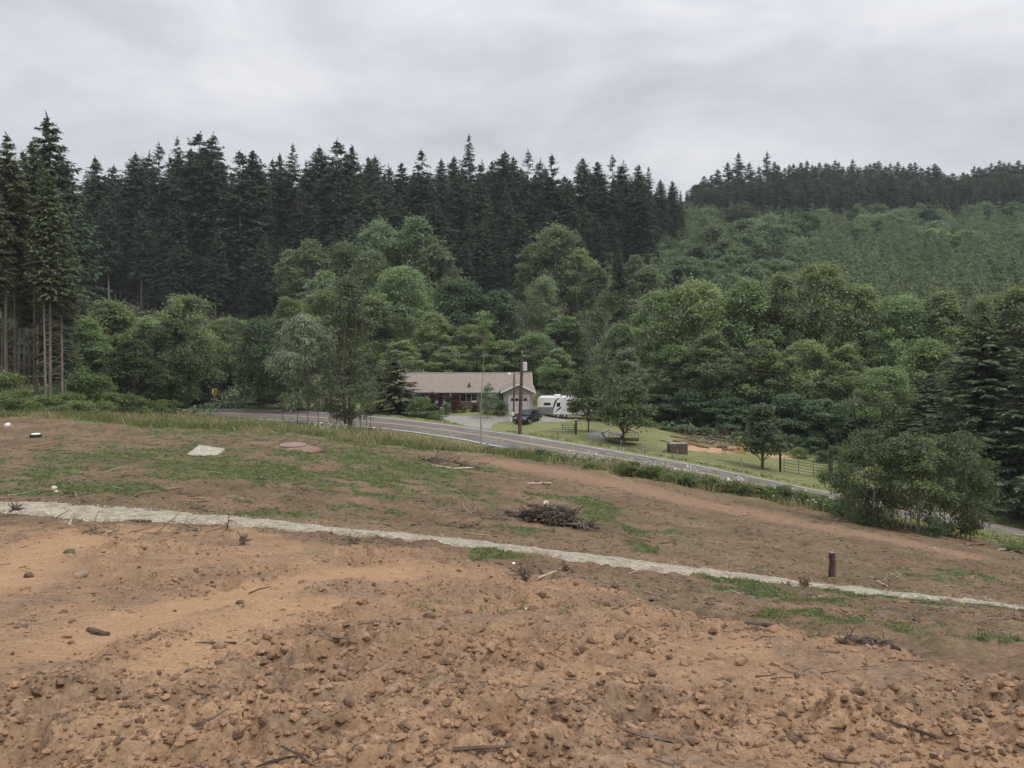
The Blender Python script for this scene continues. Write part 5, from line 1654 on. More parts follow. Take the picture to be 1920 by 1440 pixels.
# ---------------------------------------------------------------- travel trailer
TY = 105.5
tx0 = unproj(1007, 770, TY)[0]
tzb = tz(tx0 + 2.5, TY)
trailer = thing("travel_trailer", "white travel trailer with grey lower side and dark swirl graphics, parked beside the garage", "trailer", (tx0, TY, tzb), R(-6))
TL, TW, Z0_, Z1_ = 6.7, 2.4, 0.5, 2.72
tw = simple("trailer_white", (0.80, 0.80, 0.80), 0.35, 0.02, 1, spec=0.5)
tg = simple("trailer_grey", (0.20, 0.20, 0.21), 0.4, 0.05, 1, spec=0.5)
td = simple("trailer_dark_decal", (0.045, 0.047, 0.05), 0.5, 0.05, 1)
prof = [(0.0, Z0_), (0.0, Z1_ - 0.55), (0.06, Z1_ - 0.25), (0.22, Z1_ - 0.06), (0.5, Z1_)]
prof += [(TL - 1.2, Z1_ + 0.06), (TL - 0.6, Z1_ - 0.05), (TL - 0.2, Z1_ - 0.42), (TL + 0.02, Z1_ - 1.0), (TL - 0.1, Z0_ + 0.5), (TL - 0.5, Z0_)]
MB().prism(prof, 0, TW).build("body", tw, trailer, bevel=0.05)
MB().poly([(0.03, -0.012, Z0_ + 0.05), (2.1, -0.012, Z0_ + 0.05), (2.2, -0.012, 1.45), (0.03, -0.012, 1.42), (0.03, -0.004, Z0_ + 0.05), (2.1, -0.004, Z0_ + 0.05), (2.2, -0.004, 1.45), (0.03, -0.004, 1.42)],
          [(0, 1, 2, 3), (7, 6, 5, 4), (0, 4, 5, 1), (1, 5, 6, 2), (2, 6, 7, 3), (3, 7, 4, 0)]).build("lower_panel", tg, trailer)


def swoosh(pts, wid, name="swirl_decal", mat=td):
    V, Fc = [], []
    pts = catmull(np.array(pts, float), 6)
    for i, (x, z) in enumerate(pts):
        d = pts[min(i + 1, len(pts) - 1)] - pts[max(i - 1, 0)]
        d = d / np.linalg.norm(d)
        wd = wid * math.sin(math.pi * (0.08 + 0.9 * i / (len(pts) - 1)))
        for s in (-1, 1):
            V.append((x - d[1] * s * wd / 2, -0.010, z + d[0] * s * wd / 2))
        for s in (-1, 1):
            V.append((x - d[1] * s * wd / 2, -0.003, z + d[0] * s * wd / 2))
    for i in range(len(pts) - 1):
        a, b = i * 4, i * 4 + 4
        Fc += [(a, b, b + 1, a + 1), (a + 2, a + 3, b + 3, b + 2), (a, a + 2, b + 2, b), (a + 1, b + 1, b + 3, a + 3)]
    MB().poly(V, Fc).build(name, mat, trailer)


swoosh([(2.1, 0.9), (2.25, 1.7), (2.5, 2.3), (3.0, 2.7)], 0.22)
swoosh([(2.3, 0.75), (2.8, 1.15), (3.3, 1.5), (3.9, 1.75)], 0.2)
swoosh([(3.2, 2.2), (3.9, 1.9), (4.6, 2.0), (5.2, 2.5)], 0.3)
swoosh([(3.5, 2.6), (4.0, 2.3), (4.7, 2.45), (5.0, 2.8)], 0.2)
swoosh([(3.6, 1.2), (4.3, 1.3), (5.0, 1.7), (5.8, 1.6)], 0.3)
swoosh([(4.2, 0.8), (4.9, 1.0), (5.6, 1.3), (6.2, 1.2)], 0.22)


def tr_window(x0, x1, z0, z1):
    f = MB().box(x0 - 0.04, x1 + 0.04, -0.03, -0.004, z0 - 0.04, z1 + 0.04).build("window", td, trailer, bevel=0.01)
    MB().box(x0, x1, -0.04, -0.031, z0, z1).build("pane", glass_m, f)


tr_window(0.95, 1.75, 1.72, 1.98)
tr_window(2.62, 3.0, 1.55, 2.0)
tr_window(4.9, 5.4, 1.6, 2.1)
MB().box(3.2, 3.85, -0.02, -0.004, 0.62, 2.5).build("door", white_m, trailer)
MB().box(2.2, 3.0, 0.8, 1.6, Z1_ + 0.035, Z1_ + 0.28).build("roof_air_unit", white_m, trailer, bevel=0.06)
MB().bar((0.2, 0.6, 0.45), (TL + 1.1, TW / 2, 0.45), 0.1).bar((0.2, TW - 0.6, 0.45), (TL + 1.1, TW / 2, 0.45), 0.1).box(0.2, TL - 0.4, 0.4, TW - 0.4, 0.38, 0.545).build("chassis", td, trailer)
MB().tube([(TL + 0.35, TW / 2 - 0.18, 0.5), (TL + 0.35, TW / 2 - 0.18, 0.95)], 0.16, 10).tube([(TL + 0.35, TW / 2 + 0.18, 0.5), (TL + 0.35, TW / 2 + 0.18, 0.95)], 0.16, 10).build("gas_bottles", white_m, trailer)


def wheel(parent, x, y, r, wd, hub=metal_m):
    tyre = MB().tube([(x, y - wd / 2, r), (x, y - wd / 2 + 0.03, r), (x, y + wd / 2 - 0.03, r), (x, y + wd / 2, r)], [r * 0.9, r, r, r * 0.9], 18).build("wheel", rubber, parent, smooth=False)
    MB().tube([(x, y - wd / 2 - 0.015, r), (x, y + wd / 2 + 0.015, r)], r * 0.55, 12).build("rim", hub, tyre)


for xx in (2.75, 3.6):
    for yy in (0.16, TW - 0.16):
        wheel(trailer, xx, yy, 0.36, 0.22)

# ---------------------------------------------------------------- dark car before the garage
cxy = unproj(990, 790, 99.8)
car = thing("parked_car", "dark navy car parked on the grass edge in front of the garage", "car", (cxy[0], 99.8, tz(cxy[0], 99.8)), R(-118))
navy = simple("car_paint_navy", (0.010, 0.013, 0.024), 0.28, 0.05, 1, spec=0.5)
# side outline along x (front at +x), extruded over y
body = [(-2.2, 0.30), (-2.25, 0.75), (-2.15, 0.95), (1.05, 0.98), (1.95, 0.86), (2.2, 0.70), (2.22, 0.32)]
MB().prism(body, -0.88, 0.88).build("body", navy, car, bevel=0.09, smooth=True)
cab = MB()
lo = [(-1.95, 0.95), (1.0, 0.97)]
V = [(-2.0, -0.82, 0.95), (1.05, -0.82, 0.97), (1.05, 0.82, 0.97), (-2.0, 0.82, 0.95), (-1.45, -0.66, 1.46), (0.25, -0.66, 1.48), (0.25, 0.66, 1.48), (-1.45, 0.66, 1.46)]
cab.poly(V, [(0, 1, 5, 4), (1, 2, 6, 5), (2, 3, 7, 6), (3, 0, 4, 7), (4, 5, 6, 7), (0, 3, 2, 1)])
cb = cab.build("cabin", navy, car, bevel=0.06, smooth=True)
MB().poly([(1.02, -0.68, 1.02), (1.02, 0.68, 1.02), (0.36, 0.58, 1.43), (0.36, -0.58, 1.43)], [(0, 1, 2, 3)]).build("windscreen", glass_m, cb, loc=(0.045, 0, 0.03))
for s in (-1, 1):
    MB().poly([(-1.7, s * 0.80, 1.03), (0.75, s * 0.80, 1.03), (0.22, s * 0.69, 1.40), (-1.35, s * 0.69, 1.40)], [(0, 1, 2, 3)]).build("side_window", glass_m, cb, loc=(0, s * 0.022, 0))
for s in (-1, 1):
    MB().box(2.12, 2.24, s * 0.62 - 0.17, s * 0.62 + 0.17, 0.62, 0.76).build("headlight", simple("lamp_glass", (0.5, 0.5, 0.5), 0.2), car)
    MB().box(-2.28, -2.17, s * 0.66 - 0.14, s * 0.66 + 0.14, 0.66, 0.86).build("tail_light", simple("tail_red", (0.35, 0.02, 0.015), 0.3), car)
    MB().box(0.78, 0.95, s * 0.93 - 0.09, s * 0.93 + 0.09, 0.98, 1.12).build("mirror", navy, car)
MB().box(2.2, 2.27, -0.8, 0.8, 0.34, 0.5).build("bumper", simple("bumper_grey", (0.05, 0.05, 0.055), 0.5), car, bevel=0.02)
MB().box(2.225, 2.27, -0.38, 0.38, 0.56, 0.72).build("grille", rubber, car)
for xx in (-1.4, 1.4):
    for yy in (-0.8, 0.8):
        wheel(car, xx, yy, 0.34, 0.22)
# low red-brown cart standing left of it
cq = unproj(973, 789, 100.6)
cart = thing("garden_cart", "low dark red garden cart just left of the navy car", "cart", (cq[0], 100.6, tz(cq[0], 100.6)), R(8))
red_m = simple("cart_red", (0.16, 0.032, 0.028), 0.6, 0.2, 4)
MB().box(-0.65, 0.65, -0.4, 0.4, 0.34, 0.40).box(-0.65, 0.65, -0.4, -0.36, 0.4, 0.82).box(-0.65, 0.65, 0.36, 0.4, 0.4, 0.82).box(-0.65, -0.61, -0.36, 0.36, 0.4, 0.82).box(0.61, 0.65, -0.36, 0.36, 0.4, 0.82).build("tray", red_m, cart)
MB().bar((-0.65, 0, 0.37), (-1.25, 0, 0.75), 0.05).bar((-1.25, -0.2, 0.75), (-1.25, 0.2, 0.75), 0.05).build("handle", metal_m, cart)
for xx in (-0.42, 0.42):
    for yy in (-0.45, 0.45):
        wheel(cart, xx, yy, 0.2, 0.1)

# ---------------------------------------------------------------- poles and wires
px_, py_ = pick(974, 814)
base = tz(px_, py_)
top = unproj(979.5, 662, py_)
pole = thing("utility_pole", "tall brown wooden utility pole with a pale transformer, at the lawn edge by the road", "utility pole", (px_, py_, base))
pole_h = top[2] - base
lx = top[0] - px_
MB().tube([(0, 0, -0.6), (lx * 0.5, 0, pole_h * 0.5), (lx, 0, pole_h)], [0.20, 0.17, 0.13], 12).build("post", pole_m, pole)
tq = unproj(984, 687, py_)
tf = MB().tube([(tq[0] - px_, -0.05, tq[2] - base - 0.42), (tq[0] - px_, -0.05, tq[2] - base + 0.36), (tq[0] - px_, -0.05, tq[2] - base + 0.42)], [0.23, 0.23, 0.17], 14).build("transformer", simple("transformer_grey", (0.55, 0.57, 0.56), 0.5, 0.05), pole)
MB().tube([(tq[0] - px_ + 0.08, -0.05, tq[2] - base + 0.42), (tq[0] - px_ + 0.08, -0.05, tq[2] - base + 0.62)], 0.04, 8).build("bushing", simple("porcelain", (0.3, 0.2, 0.16)), tf)
MB().bar((lx - 0.05, -0.15, pole_h - 0.25), (lx + 0.35, -0.15, pole_h - 0.25), 0.08).build("bracket", metal_m, pole)
MB().tube([(lx, 0, pole_h), (lx, 0, pole_h + 0.22)], 0.05, 8).build("insulator", simple("porcelain_white", (0.5, 0.48, 0.45), 0.3), pole)
qx, qy = pick(963, 791)
qb = tz(qx, qy)
qt = unproj(964, 700, qy)
p2 = thing("yard_light_pole", "shorter dark pole with a white yard lamp on top, in front of the garage", "light pole", (qx, qy, qb))
qh = qt[2] - qb
MB().tube([(0, 0, -0.5), (qt[0] - qx, 0, qh)], [0.13, 0.10], 10).build("post", pole_m, p2)
lamp = MB().tube([(0.0, -0.1, qh - 0.12), (-0.32, -0.12, qh - 0.02), (-0.55, -0.12, qh - 0.02)], [0.035, 0.035, 0.03], 6).build("lamp_arm", metal_m, p2)
MB().tube([(-0.55, -0.12, qh + 0.10), (-0.55, -0.12, qh - 0.05), (-0.55, -0.12, qh - 0.20)], [0.10, 0.19, 0.16], 12).build("lamp_head", white_plastic, lamp)
mz = unproj(962, 776, qy)
MB().box(-0.22, 0.08, -0.27, -0.11, mz[2] - qb - 0.2, mz[2] - qb + 0.2).build("meter_box", white_plastic, p2, bevel=0.02)
bq = unproj(959.5, 788, qy)
bk = thing("white_bucket", "white bucket standing at the foot of the yard light pole", "bucket", (qx - 0.34, qy - 0.1, tz(qx - 0.34, qy - 0.1)))


def bucket(o, s=1.0):
    MB().tube([(0, 0, 0), (0, 0, 0.36 * s)], [0.13 * s, 0.16 * s], 12).build("pail", white_plastic, o)
    MB().tube([(-0.16 * s, 0, 0.34 * s), (-0.12 * s, 0, 0.47 * s), (0.12 * s, 0, 0.47 * s), (0.16 * s, 0, 0.34 * s)], 0.008, 5).build("handle", metal_m, o)


bucket(bk, 1.15)
for px, lab in ((989, "left one of two small white buckets on the grass before the dark car"), (996, "right one of two small white buckets on the grass before the dark car")):
    a, b = pick(px, 792)
    bucket(thing("white_bucket", lab, "bucket", (a, b, tz(a, b))), 0.9)
wire_m = simple("wire_grey", (0.10, 0.10, 0.10), 0.6)
cable = MB()
tip = Vector((px_ + lx, py_, base + pole_h + 0.2))
for end, sag in (((62, 74, 8.5), 1.3), ((-75, 112, 12.0), 1.6)):
    e = Vector(end)
    cable.tube([tip.lerp(e, t) - Vector((0, 0, sag * 4 * t * (1 - t))) for t in np.linspace(0, 1, 15)], 0.012, 5)
cable.build("power_line", wire_m)
tag(bpy.data.objects["power_line"], "thin overhead power line running along the road from the pole", "power line")
c2 = MB()
a0 = Vector((px_ + lx, py_, base + pole_h - 1.6))
b0 = Vector((qt[0], qy, qt[2] - 0.1))
c2.tube([a0.lerp(b0, t) - Vector((0, 0, 0.25 * 4 * t * (1 - t))) for t in np.linspace(0, 1, 8)], 0.012, 5)
tag(c2.build("service_cable", wire_m), "short cable between the tall pole and the yard light pole", "cable")

# ---------------------------------------------------------------- gates, posts, fence
def tube_gate(name, label, pa, pb, hgt, rails, stiles, off=0.12):
    """A five-rail steel gate between two ground points."""
    a, b = Vector((*pa, tz(*pa))), Vector((*pb, tz(*pb)))
    o = thing(name, label, "gate", tuple(a))
    d = b - a
    up = Vector((0, 0, 1))
    z0, z1 = off, off + hgt
    fr = MB()
    for t in (0, 1):
        q = d * t
        fr.tube([q + up * z0, q + up * z1], 0.035, 8)
    fr.build("gate_frame", gate_m, o)
    for k in range(rails):
        z = z0 + (z1 - z0) * k / (rails - 1)
        MB().tube([d * 0 + up * z, d + up * z], 0.028, 8).build("rail", gate_m, o)
    for k in range(stiles):
        q = d * ((k + 1) / (stiles + 1))
        MB().bar(q + up * z0, q + up * z1, 0.06, 0.04).build("stile", gate_m, o)
    return o


def post(px, base_py, top_py, rad, label, mat=post_m, name="gate_post", cat="post", cap=False):
    a, b = pick(px, base_py)
    h = unproj(px, top_py, b)[2] - tz(a, b)
    o = thing(name, label, cat, (a, b, tz(a, b)))
    MB().tube([(0, 0, -0.4), (0, 0, h * 0.5), (0.01, 0, h)], [rad, rad * 0.97, rad * 0.93], 10).build("shaft", mat, o)
    if cap:
        MB().tube([(0, 0, h - 0.02), (0, 0, h + 0.05)], rad * 1.1, 10).build("cap", white_plastic, o)
    return a, b


g0, g1 = pick(1470, 886), pick(1553, 899)
tube_gate("metal_gate", "closed green tube gate across the lawn entrance at the right, between two dark posts", g0, g1, 1.35, 6, 2)
post(1463, 884, 836, 0.11, "dark tall post at the left end of the closed tube gate")
post(1558, 900, 843, 0.19, "thick dark post at the right end of the closed tube gate")
a, b = pick(1079.5, 814)
tube_gate("metal_gate", "open tube gate standing by the small post near the lawn tree", (a - 1.38, b + 0.5), (a - 0.12, b + 0.1), 0.95, 6, 0)
post(1080, 815, 787, 0.12, "short dark post with a white cap beside the open gate", cap=True)
bx, by = pick(1038, 826)
br = thing("fence_brace", "wooden H-brace of posts and rail left of the open gate", "fence brace", (bx, by, tz(bx, by)))
MB().tube([(0, 0, -0.3), (0, 0, 0.98)], 0.06, 8).build("post", wood_grey, br)
MB().tube([(0.42, 0.35, -0.3), (0.42, 0.35, 0.95)], 0.05, 8).build("post", wood_grey, br)
MB().tube([(0, 0, 0.92), (1.25, 0.5, 0.85)], 0.045, 8).build("rail", wood_grey, br)
MB().tube([(0.42, 0.35, 0.1), (1.2, 0.5, 0.82)], 0.03, 6).build("diagonal", wood_grey, br)
fence = None
fp = [(1063, 830), (1107, 838), (1163, 848), (1213, 857), (1270, 866), (1328, 876), (1390, 886), (1447, 889)]
pts = []
for j, (px, py) in enumerate(fp):
    a, b = pick(px, py)
    pts.append(Vector((a, b, tz(a, b))))
fence = thing("wire_fence", "thin wire fence on slim posts along the lawn side of the road", "fence", tuple(pts[0]))
for j, q in enumerate(pts):
    thick = 0.06 if j in (6,) else 0.022
    MB().tube([q - pts[0] - Vector((0, 0, 0.3)), q - pts[0] + Vector((0.02 * (j % 3 - 1), 0, 1.35 if j == 6 else 1.15))], thick, 6).build("post", wood_grey if j == 6 else metal_m, fence)
for k in range(4):
    mbw = MB()
    mbw.tube([q - pts[0] + Vector((0, 0, 0.25 + 0.27 * k)) for q in pts], 0.005, 4)
    mbw.build("wire", wire_m, fence)

# ---------------------------------------------------------------- road sign and rail at the bend
sx, sy = (402 - CX) / F * 117.0, 117.0
sz = tz(sx, sy)
sc_ = unproj(403, 734, sy)
sign = thing("road_sign", "small yellow chevron road sign on a thin post at the left bend", "road sign", (sx, sy, sz))
MB().bar((0, 0, -0.3), (0, 0, sc_[2] - sz + 0.4), 0.06).build("post", metal_m, sign)
sh = sc_[2] - sz
MB().box(-0.33, 0.33, -0.07, -0.04, sh - 0.42, sh + 0.42).build("plate", simple("sign_yellow", (0.80, 0.52, 0.10), 0.5, 0.05), sign)
bl = simple("sign_black", (0.02, 0.02, 0.02), 0.5)
MB().prism([(-0.1, sh - 0.36), (0.10, sh - 0.36), (0.26, sh), (0.10, sh + 0.36), (-0.1, sh + 0.36), (0.06, sh)], -0.078, -0.072).build("chevron", bl, sign)
ga, gb = (425 - CX) / F * 119, (492 - CX) / F * 116.5
grd = thing("guard_rail", "pale steel guard rail in front of the dark trees beyond the bend", "guard rail", (ga, 119, tz(ga, 119)))
e1 = Vector((gb - ga, -2.5, tz(gb, 116.5) - tz(ga, 119)))
zt0 = unproj(425, 755, 119)[2] - tz(ga, 119)
zt1 = unproj(492, 754, 116.5)[2] - tz(ga, 119)
MB().bar((0, 0, zt0), (e1.x, e1.y, zt1), 0.05, 0.2).build("beam", metal_m, grd)
for k in range(5):
    q = e1 * (k / 4)
    MB().bar((q.x, q.y + 0.08, q.z - 0.3), (q.x, q.y + 0.08, zt0 + (zt1 - zt0) * k / 4), 0.1).build("post", wood_grey, grd)

# ---------------------------------------------------------------- utility trailer under the lawn tree
ux, uy = pick(1166, 831)
ut = thing("utility_trailer", "grey flat utility trailer with a slatted rail, under the round lawn tree", "trailer", (ux, uy, tz(ux, uy)), R(-8))
MB().box(-1.55, 1.7, -0.75, 0.75, 0.34, 0.46).build("deck", wood_brown, ut)
for y in (-0.75, 0.75):
    MB().tube([(-1.3, y, 0.98), (1.7, y, 0.98)], 0.03, 6).build("top_rail", metal_m, ut)
    for k in range(9):
        x = -1.3 + 3.0 * k / 8
        MB().bar((x, y, 0.46), (x, y, 0.97), 0.035).build("upright", wood_grey, ut)
MB().tube([(1.7, -0.75, 0.98), (1.7, 0.75, 0.98)], 0.03, 6).build("end_rail", metal_m, ut)
MB().box(-1.0, 0.2, -0.72, 0.6, 0.985, 1.03).build("white_sheet", white_plastic, ut)
rmp = MB()
for k in range(4):
    rmp.bar((-1.6 - 0.02 * k, -0.66 + 0.44 * k, 0.4), (-2.05, -0.66 + 0.44 * k, 1.05), 0.06)
rmp.bar((-2.05, -0.7, 1.05), (-2.05, 0.7, 1.05), 0.07).bar((-1.6, -0.7, 0.42), (-1.6, 0.7, 0.42), 0.07)
rmp.build("ramp_gate", wood_grey, ut)
MB().bar((-2.0, -0.7, 1.05), (-1.25, -0.7, 1.38), 0.12, 0.05).build("leaning_plank", char_m, ut)
MB().bar((1.7, 0, 0.38), (2.6, 0, 0.3), 0.08).build("drawbar", metal_m, ut)
for y in (-0.86, 0.86):
    wheel(ut, 0.05, y, 0.30, 0.18)
    MB().box(-0.38, 0.48, y - 0.1, y + 0.1, 0.62, 0.65).build("fender", char_m, ut)

# ---------------------------------------------------------------- brown wooden box
kx, ky = pick(1270, 850)
bxo = thing("wooden_box", "weathered brown plank box standing on the lawn left of the logs", "box", (kx, ky, tz(kx, ky)), R(7))
for k in range(5):
    z = 0.05 + 0.19 * k
    for yy in (-0.45, 0.45):
        MB().box(-0.88, 0.88, yy - 0.02, yy + 0.02, z, z + 0.175).build("plank", wood_brown, bxo)
    for xx, mm in ((-0.86, wood_brown), (0.86, wood_red)):
        MB().box(xx - 0.02, xx + 0.02, -0.425, 0.425, z, z + 0.175).build("plank", mm, bxo)
for k in range(4):
    MB().box(-0.9, 0.9, -0.46 + 0.235 * k, -0.46 + 0.235 * k + 0.215, 0.985, 1.02).build("plank", wood_grey, bxo)
for xx in (-0.83, 0.83):
    for yy in (-0.4, 0.4):
        MB().box(xx - 0.04, xx + 0.04, yy - 0.03, yy + 0.03, -0.1, 0.98).build("corner_post", char_m, bxo)
lx0, ly0 = pick(1250, 848)
lb = MB().bar((-0.5, 0, 0.03), (0.45, 0, 0.42), 0.28, 0.04).build("loose_board", char_m, None, (lx0, ly0, tz(lx0, ly0)))
tag(lb, "dark board leaning against the left end of the brown plank box", "board")

# ---------------------------------------------------------------- logs, firewood, yellow A-frame
def log_obj(name, pa, pb, rad, label, mat=log_bark, group=None, lift=0.0, cat="log", seed=0):
    if mat is char_m:
        return rotten(name, pa, pb, rad, label, group, lift, cat, seed)
    a, b = Vector((*pa, tz(*pa) + rad * 0.85 + lift)), Vector((*pb, tz(*pb) + rad * 0.85 + lift))
    rr = np.random.default_rng(seed)
    n_ = 9
    P = [a.lerp(b, t) + Vector(tuple(rr.normal(0, rad * 0.06, 3))) for t in np.linspace(0, 1, n_)]
    o = thing(name, label, cat, tuple(a), 0, group)
    MB().tube([q - a for q in P], [rad * (1 - 0.18 * t) * rr.uniform(0.94, 1.06) for t in np.linspace(0, 1, n_)], 12).build("bark", mat, o)
    d = (P[1] - P[0]).normalized()
    for q, s, r0 in ((P[0], -1, rad), (P[-1], 1, rad * 0.82)):
        MB().tube([q - a - d * 0.012 * -s * -1, q - a + d * 0.012 * s * 1.0], r0 * 0.88, 12).build("cut_end", cut_wood, o)
    return o


def branchy(mb, o, d, L, r0, rr, depth=1, n=6):
    """A crooked stick with twigs."""
    p = Vector(o)
    d = Vector(d).normalized()
    pts, rad = [p.copy()], [r0]
    for i in range(n):
        d = (d + Vector(tuple(rr.normal(0, 0.22, 3)))).normalized()
        p = p + d * (L / n)
        pts.append(p.copy())
        rad.append(r0 * (1 - 0.75 * (i + 1) / n))
        if depth and rr.uniform() < 0.55:
            branchy(mb, p, d + Vector(tuple(rr.normal(0, 0.8, 3))), L * rr.uniform(0.25, 0.5), rad[-1] * 0.7, rr, depth - 1, 4)
    mb.tube(pts, rad, 5)


def rotten(name, pa, pb, rad, label, group, lift, cat, seed):
    """A crooked, lumpy rotten log lying half in the soil."""
    a, b = Vector((*pa, tz(*pa) + rad * 0.5 + lift)), Vector((*pb, tz(*pb) + rad * 0.5 + lift))
    rr = np.random.default_rng(seed)
    n_ = 14
    o = thing(name, label, cat, tuple(a), 0, group)
    side = Vector(((b - a).y, -(b - a).x, 0)).normalized()
    w0 = np.cumsum(rr.normal(0, rad * 0.35, n_))
    P, Rr = [], []
    for i, t in enumerate(np.linspace(0, 1, n_)):
        q = a.lerp(b, t) + side * float(w0[i])
        q.z = max(tz(q.x, q.y) + rad * 0.45 + lift, q.z) + float(rr.normal(0, rad * 0.08))
        P.append(q - a)
        Rr.append(rad * (0.35 + 0.75 * math.sin(math.pi * (0.12 + 0.76 * t)) ** 0.6) * rr.uniform(0.88, 1.12))
    MB().tube(P, Rr, 9).build("bark", char_m, o)
    mb = MB()
    for k in range(1):
        q = P[int(rr.integers(2, n_ - 2))]
        branchy(mb, q, (rr.normal(0, 1), rr.normal(0, 1), 0.5), rad * rr.uniform(3, 6), rad * 0.3, rr, 0, 4)
    mb.build("broken_twigs", dead_twig, o)
    return o


def pxp(px, py):
    return pick(px, py)


log_obj("log", pxp(1342, 840), pxp(1378, 843), 0.30, "thickest dark log of the pile, just left of the cut firewood", seed=1)
for (a, b, r0, lab, mat, s) in [((1238, 826), (1292, 838), 0.10, "long thin pale log at the left end of the pile", wood_grey, 2), ((1262, 828), (1330, 842), 0.14, "long reddish log lying along the front of the pile", wood_red, 3), ((1290, 826), (1345, 834), 0.12, "thin brown log behind the reddish one", log_bark, 4),
                               ((1300, 820), (1372, 829), 0.13, "long dark log at the back of the pile", log_bark, 5), ((1256, 819), (1310, 826), 0.09, "thin stick-like log at the back left of the pile", wood_brown, 6), ((1180, 806), (1196, 812), 0.14, "short pale log lying near the tree line left of the pile", pale_stick, 7), ((1318, 815), (1392, 824), 0.1, "slim brown log highest at the back of the pile", wood_brown, 8)]:
    log_obj("log", pxp(*a), pxp(*b), r0, lab, mat, "logs by the sawdust", seed=s)
r_ = np.random.default_rng(9)
for k in range(16):
    a, b = pick(1355 + r_.uniform(0, 26), 847 + r_.normal(0, 2))
    z = tz(a, b) + (0 if k < 8 else 0.22 if k < 13 else 0.42)
    o = thing("firewood_piece", "split reddish piece of firewood in the heap beside the yellow A-frame", "firewood", (a, b, z), r_.uniform(0, 6.28), "split firewood heap")
    L = r_.uniform(0.35, 0.5)
    MB().prism([(-0.14, 0), (0.14, 0.0), (0.05, 0.22), (-0.08, 0.2)], -L / 2, L / 2).build("split_wood", [cut_wood, clay_m, wood_red, pale_stick][k % 4], o)
yx, yy = pick(1388, 849)
yel = simple("machine_yellow", (0.46, 0.29, 0.07), 0.5, 0.15, 4)
af = thing("yellow_frame", "upright yellow A-frame machine stand beside the firewood heap", "machine", (yx, yy, tz(yx, yy)), R(12))
MB().bar((-0.42, 0, 0), (-0.05, 0, 1.75), 0.13).build("leg", yel, af)
MB().bar((0.42, 0, 0), (0.05, 0, 1.75), 0.13).build("leg", yel, af)
MB().bar((0, 0.6, 0), (0, 0.06, 1.55), 0.12).build("leg", yel, af)
MB().bar((-0.34, -0.01, 0.5), (0.34, -0.01, 0.5), 0.1).build("cross_bar", yel, af)
MB().box(-0.55, 0.55, -0.15, 0.15, 0.02, 0.2).build("base", yel, af)
MB().tube([(0, -0.02, 1.5), (0, -0.02, 0.7)], 0.05, 8).build("ram", metal_m, af)

# ---------------------------------------------------------------- things on the field
ax, ay = pick(388, 853)
slab = thing("concrete_lid", "pale weathered concrete lid lying tilted in the weeds", "concrete lid", (ax, ay, tz(ax, ay) + 0.05), R(8))
slab.rotation_euler = (R(14), R(4), R(-12))
q0 = 0.75
out = [(-q0, -0.55), (q0 * 0.75, -0.6), (q0, -0.3), (q0 * 0.9, 0.55), (-q0 * 0.95, 0.62)]
MB().poly([(x, y, 0.0) for x, y in out] + [(x, y, 0.16) for x, y in out], [(4, 3, 2, 1, 0), (5, 6, 7, 8, 9)] + [(i, (i + 1) % 5, (i + 1) % 5 + 5, i + 5) for i in range(5)]).build("slab", concrete_m, slab, bevel=0.02)
MB().bar((-q0 * 1.02, -0.6, 0.06), (-q0 * 1.0, 0.6, 0.13), 0.1, 0.07).build("edge_board", simple("board_grey", (0.38, 0.37, 0.33)), slab)
ax, ay = pick(549, 842)
mound = thing("dirt_mound", "low round reddish mound with a flat clay lid on top", "mound", (ax, ay, tz(ax, ay)))
mr = np.random.default_rng(3)
MB().tube([(0, 0, -0.1), (0, 0, 0.02), (0, 0, 0.14), (0, 0, 0.17)], [1.7, 1.25, 0.85, 0.7], 20).build("heap", clay_m, mound, smooth=True)
MB().tube([(0, 0, 0.16), (0, 0, 0.24), (0, 0, 0.27)], [0.72, 0.72, 0.66], 20).build("lid", simple("lid_pink", (0.25, 0.18, 0.15), 0.9, 0.15, 3), mound)
ax, ay = pick(67, 819)
rs = thing("riser_cap", "black round pipe riser with a bright white lid at the left edge of the field", "pipe riser", (ax, ay, tz(ax, ay)))
MB().tube([(0, 0, -0.1), (0, 0, 0.2)], [0.34, 0.33], 16).build("pipe", rubber, rs)
MB().tube([(0, 0, 0.2), (0, 0, 0.25), (0, 0, 0.27)], [0.27, 0.27, 0.2], 16).build("lid", white_plastic, rs)


def rock_mesh(seed, s, flat=0.7, sub=2):
    import bmesh
    bm = bmesh.new()
    bmesh.ops.create_icosphere(bm, subdivisions=sub, radius=1)
    rr = np.random.default_rng(seed)
    off = rr.uniform(0, 50, 3)
    dirs = unit(rr.normal(0, 1, (7, 3)))
    cut = rr.uniform(0.55, 0.95, 7)
    for v in bm.verts:
        d = np.array(v.co)
        k = min(1.0, *(c_ / max(1e-3, float(d @ q)) if float(d @ q) > c_ else 1.0 for q, c_ in zip(dirs, cut)))
        nn = 0.84 + 0.32 * float(fbm(np.array([d[0] * 1.7 + off[0]]), np.array([d[1] * 1.7 + d[2] * 1.9 + off[1]]), 3, seed)[0])
        v.co = Vector(tuple(d * k * nn * s)) * 1.0
        v.co.z *= flat
    me = bpy.data.meshes.new("rock")
    bm.to_mesh(me)
    bm.free()
    return me


clod_o = simple("clod_orange", (0.27, 0.165, 0.10), 0.95, 0.35, 9, 0.5)
clod_b = simple("clod_brown", (0.145, 0.090, 0.058), 0.95, 0.35, 9, 0.5)
stone_m = simple("stone_grey_brown", (0.27, 0.19, 0.135), 0.9, 0.25, 6, 0.3)
pale_rock = simple("pale_rock", (0.62, 0.52, 0.44), 0.9, 0.15, 6, 0.3)


